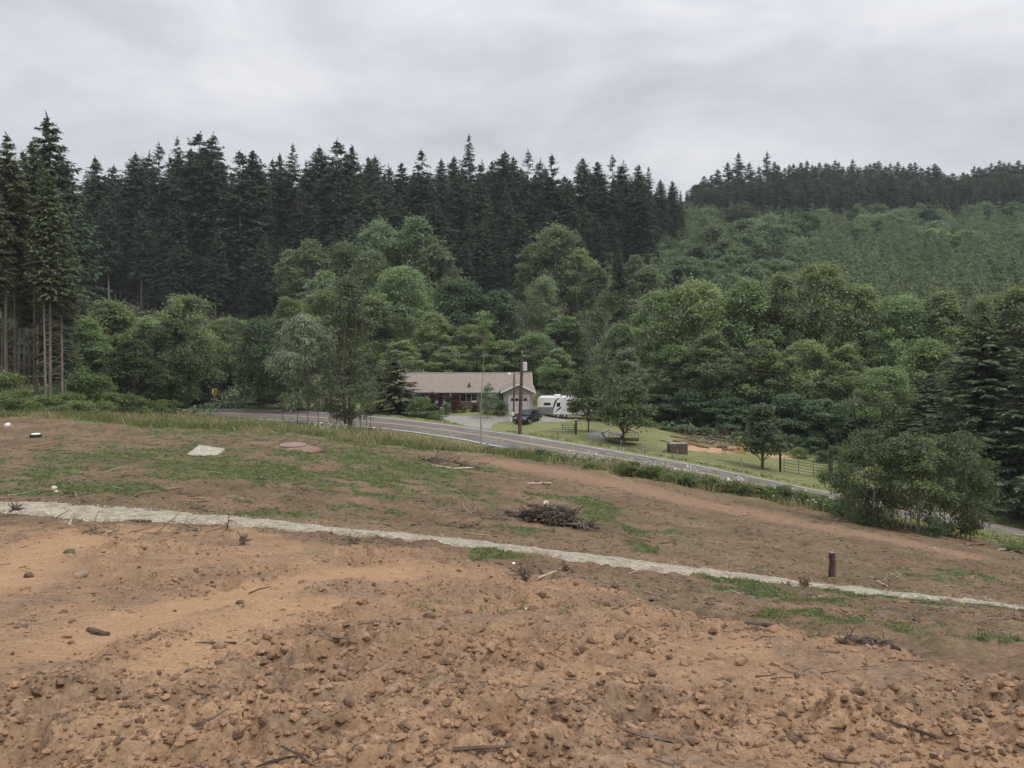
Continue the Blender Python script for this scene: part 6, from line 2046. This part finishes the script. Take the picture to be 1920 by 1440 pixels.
def rock(px, py, wpx, label, mat, flat=0.7, seed=1, name="rock", cat="rock"):
    a, b = pick(px, py)
    s = wpx / F * b / 2
    me = rock_mesh(seed, s, flat)
    me.materials.append(mat)
    o = link(name, me, None, (a, b, tz(a, b) + s * flat * 0.45), (0, 0, seed * 1.3))
    for p in me.polygons:
        p.use_smooth = True
    return tag(o, label, cat)


rock(14, 802, 13, "white lumpy litter in the weeds at the far left edge of the field", white_plastic, 0.9, 3, "white_litter", "litter")
rock(101, 918, 11, "pale pinkish rock lying in weeds above the left part of the gravel path", pale_rock, 0.9, 4)
rock(105, 925, 9, "smaller pale rock touching the pinkish one above the gravel path", pale_rock, 0.8, 5)
rock(97, 924, 10, "dark red rock beside the two pale rocks above the gravel path", clay_m, 0.8, 15)
rock(409, 1206, 24, "smooth round brown stone near the bottom of the smooth rolled dirt strip", stone_m, 0.85, 6, "stone", "stone")
rock(437, 1222, 22, "rough brown stone right of the smooth round one at the bottom", clod_o, 0.8, 7, "stone", "stone")
rock(54, 1076, 20, "dark clod standing alone on the orange dirt at the left", clod_b, 0.75, 8, "dirt_clod", "dirt clod")
rock(152, 1074, 30, "long pale clod lying on the orange dirt left of centre", stone_m, 0.5, 9, "dirt_clod", "dirt clod")
rock(130, 1034, 24, "dark mossy clod at the left on the orange dirt rise", simple("mossy_clod", (0.10, 0.10, 0.05), 0.95, 0.3, 9, 0.4), 0.6, 10, "dirt_clod", "dirt clod")
rock(449, 1136, 16, "dark clod on the right edge of the smooth rolled strip", clod_b, 0.9, 11, "dirt_clod", "dirt clod")
rock(919, 1088, 17, "dark round hollow clod in the middle of the orange dirt", clod_b, 0.9, 12, "dirt_clod", "dirt clod")
rock(1138, 1135, 20, "rounded brown clod at the right of the orange dirt", clod_b, 0.7, 13, "dirt_clod", "dirt clod")
rock(998, 1168, 24, "purplish brown clod low in the centre of the orange dirt", clod_b, 0.6, 14, "dirt_clod", "dirt clod")
rock(985, 1144, 11, "small bright yellowish stone above the purplish clod", pale_rock, 0.8, 16, "stone", "stone")
rock(941, 1102, 10, "small cream stone below the dark hollow clod", pale_rock, 0.7, 17, "stone", "stone")
rock(733, 1212, 20, "flat dark clod at the bottom left of centre", clod_b, 0.5, 18, "dirt_clod", "dirt clod")
rock(963, 1060, 7, "tiny white stone at the right end of the green weed patch by the path", white_plastic, 0.8, 19, "stone", "stone")
# stump post beside the gravel path
ax, ay = pick(1560, 1083)
hp = unproj(1560, 1036, ay)[2] - tz(ax, ay)
st = thing("stump_post", "short brown wooden post stump standing alone beside the gravel path", "post", (ax, ay, tz(ax, ay)))
rr = np.random.default_rng(2)
MB().tube([(0, 0, -0.2), (0.0, 0, hp * 0.25), (0.015, 0, hp * 0.6), (-0.01, 0, hp * 0.93), (-0.012, 0, hp)], [0.105, 0.095, 0.088, 0.09, 0.07], 12).build("shaft", simple("stump_bark", (0.10, 0.062, 0.048), 0.95, 0.45, 8, 0.6, stretch=(1, 1, .25)), st)
MB().tube([(-0.012, 0, hp - 0.01), (-0.012, 0, hp + 0.012)], 0.066, 12).build("cut_top", wood_grey, st)


# ---------------------------------------------------------------- brush piles, sticks and stumps
def brush_pile(name, label, cx_, cy_, wpx, hpx, seed, n, mats, thick=0.05, cat="brush pile", flat=0.6, along=0.0):
    a, b = pick(cx_, cy_)
    W = wpx / F * b
    H = hpx / F * b
    rr = np.random.default_rng(seed)
    o = thing(name, label, cat, (a, b, tz(a, b)))
    groups = {}
    for k in range(n):
        t = rr.uniform(-0.5, 0.5)
        x = t * W
        y = rr.normal(0, 0.16) * W * flat + along * x
        hh = max(0.02, H * (1 - (2 * t) ** 2) * rr.uniform(0, 1))
        zz = tz(a + x, b + y) - tz(a, b) + hh
        az = rr.normal(along, 0.9) + (math.pi if rr.uniform() < 0.5 else 0)
        mi = int(rr.integers(0, len(mats)))
        mb = groups.setdefault(mi, MB())
        branchy(mb, (x, y, zz), (math.cos(az), math.sin(az) * 0.8, rr.normal(-0.05, 0.3)), rr.uniform(0.2, 0.55) * W * 0.55, thick * rr.uniform(0.35, 1.2), rr, 1)
    for mi, mb in groups.items():
        mb.build(["branches", "dark_branches", "pale_branches"][mi], mats[mi], o)
    return o


bp1 = brush_pile("brush_pile", "dark heap of branches and rotten wood beyond the gravel path, centre", 1035, 984, 150, 30, 31, 130, [dead_twig, char_m, char_m], 0.05, flat=0.35, along=-0.25)
for (pa, pb, r0, lab, s, lift) in [((948, 972), (1040, 978), 0.06, "crooked dark log along the left of the dark brush heap", 41, 0.12), ((990, 960), (1048, 972), 0.07, "dark log slanting over the back of the dark brush heap", 42, 0.2), ((1040, 972), (1086, 995), 0.15, "thick dark rotten log at the right end of the dark brush heap", 43, 0.02), ((1050, 964), (1084, 980), 0.12, "rotten log topping the dark brush heap", 44, 0.2), ((1098, 990), (1125, 996), 0.05, "thin dark stick right of the dark brush heap", 45, 0)]:
    log_obj("rotten_log", pick(*pa), pick(*pb), r0, lab, char_m, "rotten logs of the dark heap", lift, seed=s)
rock(1024, 962, 14, "pale chunk of wood with a white face on top of the dark brush heap", pale_rock, 0.6, 21, "wood_chunk", "wood chunk").location.z += 0.3
brush_pile("brush_pile", "long low heap of thin brown brush near the road verge, left of centre", 845, 872, 110, 14, 32, 60, [dead_twig, char_m, dead_twig], 0.045, flat=0.3, along=-0.3)
log_obj("fallen_branch", pick(810, 874), pick(846, 879), 0.055, "left pale peeled branch below the low brush heap", pale_stick, None, 0, "branch", 46)
log_obj("fallen_branch", pick(850, 880), pick(888, 878), 0.06, "right pale peeled branch below the low brush heap", pale_stick, None, 0, "branch", 47)
log_obj("fallen_branch", pick(988, 908), pick(1033, 906), 0.06, "pale forked branch lying on the brown track", pale_stick, None, 0, "branch", 48)
log_obj("fallen_branch", pick(1002, 904), pick(1032, 910), 0.045, "brown branch crossing the pale forked one on the track", wood_brown, None, 0, "branch", 49)
log_obj("fallen_branch", pick(1814, 1022), pick(1846, 1024), 0.07, "brown log lying at the field's right edge near the willow clump", wood_red, None, 0, "log", 50)
log_obj("fallen_branch", pick(1872, 1035), pick(1892, 1031), 0.06, "short log beside bushes at the far right field edge", wood_grey, None, 0, "log", 51)
log_obj("fallen_branch", pick(1752, 1028), pick(1760, 1037), 0.035, "short pale stick on the bare ground before the willow clump", pale_stick, None, 0, "branch", 52)
log_obj("fallen_branch", pick(1645, 1090), pick(1664, 1099), 0.03, "pale broken stick right of the post stump", pale_stick, None, 0, "branch", 53)
log_obj("fallen_branch", pick(1585, 1204), pick(1690, 1228), 0.05, "dark rotten log half sunk in the dirt at the lower right", char_m, None, -0.04, "log", 54)
log_obj("fallen_branch", pick(1395, 1166), pick(1480, 1180), 0.04, "dark root ridge half buried at the lower right of centre", char_m, None, -0.035, "log", 55)
log_obj("fallen_branch", pick(164, 1174), pick(212, 1180), 0.028, "straight dark stick lying on the orange dirt at the lower left", char_m, None, 0, "branch", 56)
log_obj("fallen_branch", pick(242, 974), pick(285, 975), 0.04, "dark flat stick at the lower edge of the gravel path, left", char_m, None, 0, "branch", 57)
log_obj("fallen_branch", pick(865, 988), pick(892, 986), 0.07, "short dark log end with a hollow face left of the dark brush heap", char_m, None, 0, "log", 58)
log_obj("fallen_branch", pick(725, 1016), pick(825, 1014), 0.025, "long thin dark stick lying along the gravel path's near edge", wood_brown, None, 0, "branch", 59)


def root_stump(label, px, py, wpx, hpx, seed, mat, n=14, body=True):
    a, b = pick(px, py)
    W, H = wpx / F * b, hpx / F * b
    rr = np.random.default_rng(seed)
    o = thing("root_stump", label, "root stump", (a, b, tz(a, b)))
    if body:
        me = rock_mesh(seed, W * 0.36, 0.9)
        me.materials.append(mat)
        link("root_ball", me, o, (0, 0, H * 0.28))
    mb = MB()
    for k in range(n):
        az = rr.uniform(0, 6.28)
        branchy(mb, (rr.normal(0, W * 0.1), rr.normal(0, W * 0.1), H * 0.25), (math.cos(az), math.sin(az), rr.uniform(-0.1, 1.4)), rr.uniform(0.5, 0.95) * H, 0.022, rr, 1, 5)
    mb.build("roots", mat, o)
    return o


root_stump("tangled root stump with upright twigs just below the gravel path, centre", 985, 1076, 34, 40, 61, dead_twig)
root_stump("smaller root ball with a long pale root, right of the tangled stump", 1060, 1074, 18, 22, 62, clod_b, 9)
log_obj("fallen_branch", pick(1010, 1080), pick(1050, 1070), 0.022, "pale root running between two root stumps below the path", pale_stick, None, 0.03, "branch", 60)
root_stump("tangled brown root ball lying on the gravel path", 1508, 1100, 26, 26, 63, clod_b, 16)
root_stump("low brown root tangle at the left of the root ball on the path", 1476, 1098, 22, 14, 64, dead_twig, 9, False)
root_stump("grey root snag standing in the strip below the path, left of centre", 456, 1018, 24, 24, 65, dead_twig, 9)
root_stump("dry upright twigs at the left end below the gravel path", 28, 966, 26, 36, 66, dead_twig, 12, False)
root_stump("grey curled roots in the dark strip below the path at left", 130, 992, 26, 22, 67, pale_stick, 6, False)
root_stump("low brown root tangle below the path left of the green weed patch", 660, 1022, 40, 18, 68, dead_twig, 14, False)
brush_pile("brush_pile", "low tangle of dark roots round the sunken rotten log at the lower right", 1640, 1215, 150, 12, 72, 34, [dead_twig, char_m, dead_twig], 0.014)
brush_pile("brush_pile", "low tangle of dark roots along the half buried root ridge", 1430, 1172, 120, 8, 73, 24, [dead_twig, char_m, dead_twig], 0.012)
brush_pile("brush_pile", "thin spread of torn roots and twigs left of the dark brush heap", 890, 965, 200, 7, 74, 70, [dead_twig, litter_pale, dead_twig], 0.016, flat=0.5)
brush_pile("brush_pile", "thin spread of torn twigs in the dark strip below the path at left", 300, 1000, 300, 6, 75, 60, [dead_twig, char_m, litter_pale], 0.012, flat=0.12, along=-0.05)
brush_pile("brush_pile", "low heap of dead brown twigs right of the post stump", 1670, 1088, 80, 10, 69, 26, [dead_twig, dead_twig, pale_stick], 0.018)
brush_pile("brush_pile", "brown slash heap behind the logs on the lawn edge", 1340, 822, 120, 26, 70, 60, [dead_twig, wood_brown, dead_twig], 0.06, flat=0.35)
brush_pile("brush_pile", "tangled brown slash round the big log and firewood", 1345, 836, 110, 20, 76, 60, [dead_twig, wood_brown, litter_pale], 0.05, flat=0.2)
brush_pile("brush_pile", "small grey pile of sticks on the lawn right of the utility trailer", 1205, 844, 34, 8, 71, 22, [wood_grey, dead_twig, wood_grey], 0.04)

# ---------------------------------------------------------------- loose clods, chips and twigs (nobody could count them)
def scatter(name, label, x, y, s, mat, seed, flat=0.7, mats2=None, octa=False):
    rr = np.random.default_rng(seed)
    t = (1 + 5 ** 0.5) / 2
    ico = unit(np.array([(-1, t, 0), (1, t, 0), (-1, -t, 0), (1, -t, 0), (0, -1, t), (0, 1, t), (0, -1, -t), (0, 1, -t), (t, 0, -1), (t, 0, 1), (-t, 0, -1), (-t, 0, 1)], float))
    fc = np.array([(0, 11, 5), (0, 5, 1), (0, 1, 7), (0, 7, 10), (0, 10, 11), (1, 5, 9), (5, 11, 4), (11, 10, 2), (10, 7, 6), (7, 1, 8), (3, 9, 4), (3, 4, 2), (3, 2, 6), (3, 6, 8), (3, 8, 9), (4, 9, 5), (2, 4, 11), (6, 2, 10), (8, 6, 7), (9, 8, 1)])
    if octa:
        ico = np.array([(1, 0, 0), (-1, 0, 0), (0, 1, 0), (0, -1, 0), (0, 0, 1), (0, 0, -1)], float)
        fc = np.array([(0, 2, 4), (2, 1, 4), (1, 3, 4), (3, 0, 4), (2, 0, 5), (1, 2, 5), (3, 1, 5), (0, 3, 5)])
    n_, nv, nf = len(x), len(ico), len(fc)
    V = ico[None] * rr.uniform(0.55, 1.25, (n_, nv, 1)) * (s[:, None, None])
    V[:, :, 2] *= flat
    V[:, :, 0] *= rr.uniform(0.8, 1.6, (n_, 1))
    a = rr.uniform(0, 6.28, (n_, 1))
    X = V[:, :, 0] * np.cos(a) - V[:, :, 1] * np.sin(a)
    Yv = V[:, :, 0] * np.sin(a) + V[:, :, 1] * np.cos(a)
    V[:, :, 0], V[:, :, 1] = X + x[:, None], Yv + y[:, None]
    V[:, :, 2] += (top_z(x, y) + s * flat * 0.25)[:, None]
    T = (fc[None] + (np.arange(n_) * nv)[:, None, None]).reshape(-1, 3)
    me = mesh_np(name, V.reshape(-1, 3), tris=T, mats=(mat,) + tuple(mats2 or ()))
    if mats2:
        me.polygons.foreach_set("material_index", np.repeat(rr.integers(0, 1 + len(mats2), n_), nf).astype(np.int32))
    return tag(link(name, me), label, kind="stuff")


r_ = np.random.default_rng(81)
N0 = 62000
px = r_.uniform(-80, 2000, N0)
Y = np.exp(r_.uniform(math.log(2.6), math.log(20), N0))
x = (px - CX) / F * Y
zz_ = zones(x, Y)
cl = sstep(0.35, 0.62, fbm(x * 0.45 + 3, Y * 0.45, 3, 77))
ok = r_.uniform(0, 1, N0) < zz_["org"] * (0.10 + 0.55 * cl) * (1 - 0.93 * zz_["sm"]) * (1 - path_mask(x, Y))
x, Y = x[ok], Y[ok]
s = np.clip(np.exp(r_.normal(-4.35, 0.55, len(x))), 0.004, 0.0075 * np.clip(Y, 3, 9)) * np.where(Y > 5, 1.12, 0.95)
scatter("dirt_clods", "loose clods and stones strewn over the orange dirt", x, Y, s, clod_o, 82, 0.7, (clod_b, clod_o, clod_o))
N0 = 90000
px = r_.uniform(-80, 2000, N0)
Y = np.exp(r_.uniform(math.log(2.6), math.log(20), N0))
x = (px - CX) / F * Y
zz_ = zones(x, Y)
ok = r_.uniform(0, 1, N0) < zz_["org"] * (0.12 + 0.3 * sstep(0.35, 0.62, fbm(x * 0.45 + 3, Y * 0.45, 3, 77))) * (1 - 0.8 * zz_["sm"]) * (1 - path_mask(x, Y))
x, Y = x[ok], Y[ok]
scatter("dirt_crumbs", "fine crumbs of soil over the orange dirt", x, Y, np.clip(np.exp(r_.normal(-4.9, 0.35, len(x))), 0.004, 0.016) * np.clip(Y / 8, 0.7, 1.5), clod_o, 182, 0.75, (clod_b, clod_o, clod_o), octa=True)
N0 = 40000
px = r_.uniform(-80, 2000, N0)
Y = np.exp(r_.uniform(math.log(11), math.log(66), N0))
x = (px - CX) / F * Y
zz_ = zones(x, Y)
ok = (r_.uniform(0, 1, N0) < (1 - zz_["org"]) * (1 - zz_["verge"]) * 0.4 * (zz_["lat"] < -5) * (1 - 0.7 * zz_["trk"])) & (path_mask(x, Y) < 0.3)
x, Y = x[ok], Y[ok]
s = np.clip(np.exp(r_.normal(-3.6, 0.5, len(x))), 0.01, 0.09)
scatter("soil_lumps", "small lumps of soil and chips over the brown field", x, Y, s, clod_b, 83, 0.55, (clod_b, wood_brown, dead_twig))


def sticks(name, label, x, y, L, rad, mats, seed, up=0.12):
    rr = np.random.default_rng(seed)
    n_ = len(x)
    az = rr.normal(0, 0.75, n_) + np.where(rr.uniform(0, 1, n_) < 0.5, 0, math.pi)
    d = np.stack([np.cos(az), np.sin(az) * 0.9, np.abs(rr.normal(0, up, n_))], 1)
    z = top_z(x, y) + rad * 0.8
    o = np.stack([x, y, z], 1)
    m_ = o + d * L[:, None] * 0.5 + rr.normal(0, 0.08, (n_, 3)) * L[:, None] * [1, 1, 0.4]
    e = o + d * L[:, None]
    for P in (m_, e):
        P[:, 2] = np.maximum(P[:, 2], top_z(P[:, 0], P[:, 1]) + rad * 0.6)
    ang = np.arange(4) * math.pi / 2
    s1 = unit(np.cross(d, [0, 0, 1.0]))
    u1 = np.cross(s1, d)
    rings = []
    for P, k in ((o, 1), (m_, 0.85), (e, 0.45)):
        rings.append(P[:, None, :] + (s1[:, None, :] * np.cos(ang)[None, :, None] + u1[:, None, :] * np.sin(ang)[None, :, None]) * (rad * k)[:, None, None])
    V = np.concatenate(rings, 1)
    q = []
    for i in range(2):
        for k in range(4):
            q.append((i * 4 + k, i * 4 + (k + 1) % 4, (i + 1) * 4 + (k + 1) % 4, (i + 1) * 4 + k))
    q += [(3, 2, 1, 0), (8, 9, 10, 11)]
    Q = (np.array(q)[None] + (np.arange(n_) * 12)[:, None, None]).reshape(-1, 4)
    me = mesh_np(name, V.reshape(-1, 3), quads=Q, mats=mats)
    me.polygons.foreach_set("material_index", np.repeat(rr.integers(0, len(mats), n_), 10).astype(np.int32))
    return tag(link(name, me), label, kind="stuff")


N0 = 15000
px = r_.uniform(-80, 2000, N0)
Y = np.exp(r_.uniform(math.log(11), math.log(62), N0))
x = (px - CX) / F * Y
zz_ = zones(x, Y)
dens = sstep(0.42, 0.7, fbm(x * 0.3 + 8, Y * 0.3, 3, 91))
ok = (r_.uniform(0, 1, N0) < (1 - zz_["org"]) * (1 - zz_["verge"]) * (0.12 + 0.55 * dens) * (zz_["lat"] < -5) * (1 - 0.85 * zz_["trk"])) & (path_mask(x, Y) < 0.3)
x, Y = x[ok], Y[ok]
L = np.clip(np.exp(r_.normal(-1.75, 0.6, len(x))) * np.clip(Y / 25, 0.6, 1.5), 0.05, 1.0)
sticks("twig_litter", "broken twigs and wood chips littering the brown field", x, Y, L, np.clip(L * r_.uniform(0.02, 0.05, len(x)), 0.004, 0.02), (dead_twig, litter_pale, wood_brown, dead_twig, char_m), 92)
N0 = 900
px = r_.uniform(-80, 2000, N0)
Y = np.exp(r_.uniform(math.log(3.2), math.log(16), N0))
x = (px - CX) / F * Y
zz_ = zones(x, Y)
ok = r_.uniform(0, 1, N0) < zz_["org"] * 0.4 * (1 - 0.7 * zz_["sm"])
x, Y = x[ok], Y[ok]
L = np.clip(np.exp(r_.normal(-2.2, 0.5, len(x))), 0.04, 0.5)
sticks("root_bits", "bits of root and twig on the orange dirt", x, Y, L, np.clip(L * 0.04, 0.003, 0.012), (char_m, dead_twig, wood_brown), 93)
# stones on the gravel path
N0 = 8000
x = r_.uniform(-16, 17, N0)
f = r_.uniform(0.02, 0.98, N0)
yb_, yt_ = yline(_pb, x), yline(_pt, x)
y = yb_ + (yt_ - yb_) * f + r_.normal(0, 0.22, N0)
s = np.clip(np.exp(r_.normal(-4.3, 0.35, N0)), 0.006, 0.03)
scatter("path_gravel", "loose pale stones on the gravel path", x, y, s, simple("gravel_stone", (0.40, 0.375, 0.315), 0.9, 0.25, 5), 94, 0.7)
bpy.data.objects["path_gravel"].location.z = 0.06
# ================================================================== haze: one closed box of thin pale air round the whole scene
hz_m = bpy.data.materials.new("haze")
hz_m.use_nodes = True
hn, hl = hz_m.node_tree.nodes, hz_m.node_tree.links
hn.clear()
ho = hn.new("ShaderNodeOutputMaterial")
pv = hn.new("ShaderNodeVolumePrincipled")
pv.inputs["Color"].default_value = (0.92, 0.95, 1.0, 1)
pv.inputs["Density"].default_value = 0.00017
pv.inputs["Anisotropy"].default_value = 0.0
hl.new(pv.outputs["Volume"], ho.inputs["Volume"])
zl = float(gzv.min()) - 1.0
hb = MB().box(-1560, 1560, -110, 960, zl, 150).build("haze", hz_m)
tag(hb, "thin pale haze filling the valley air", kind="stuff")
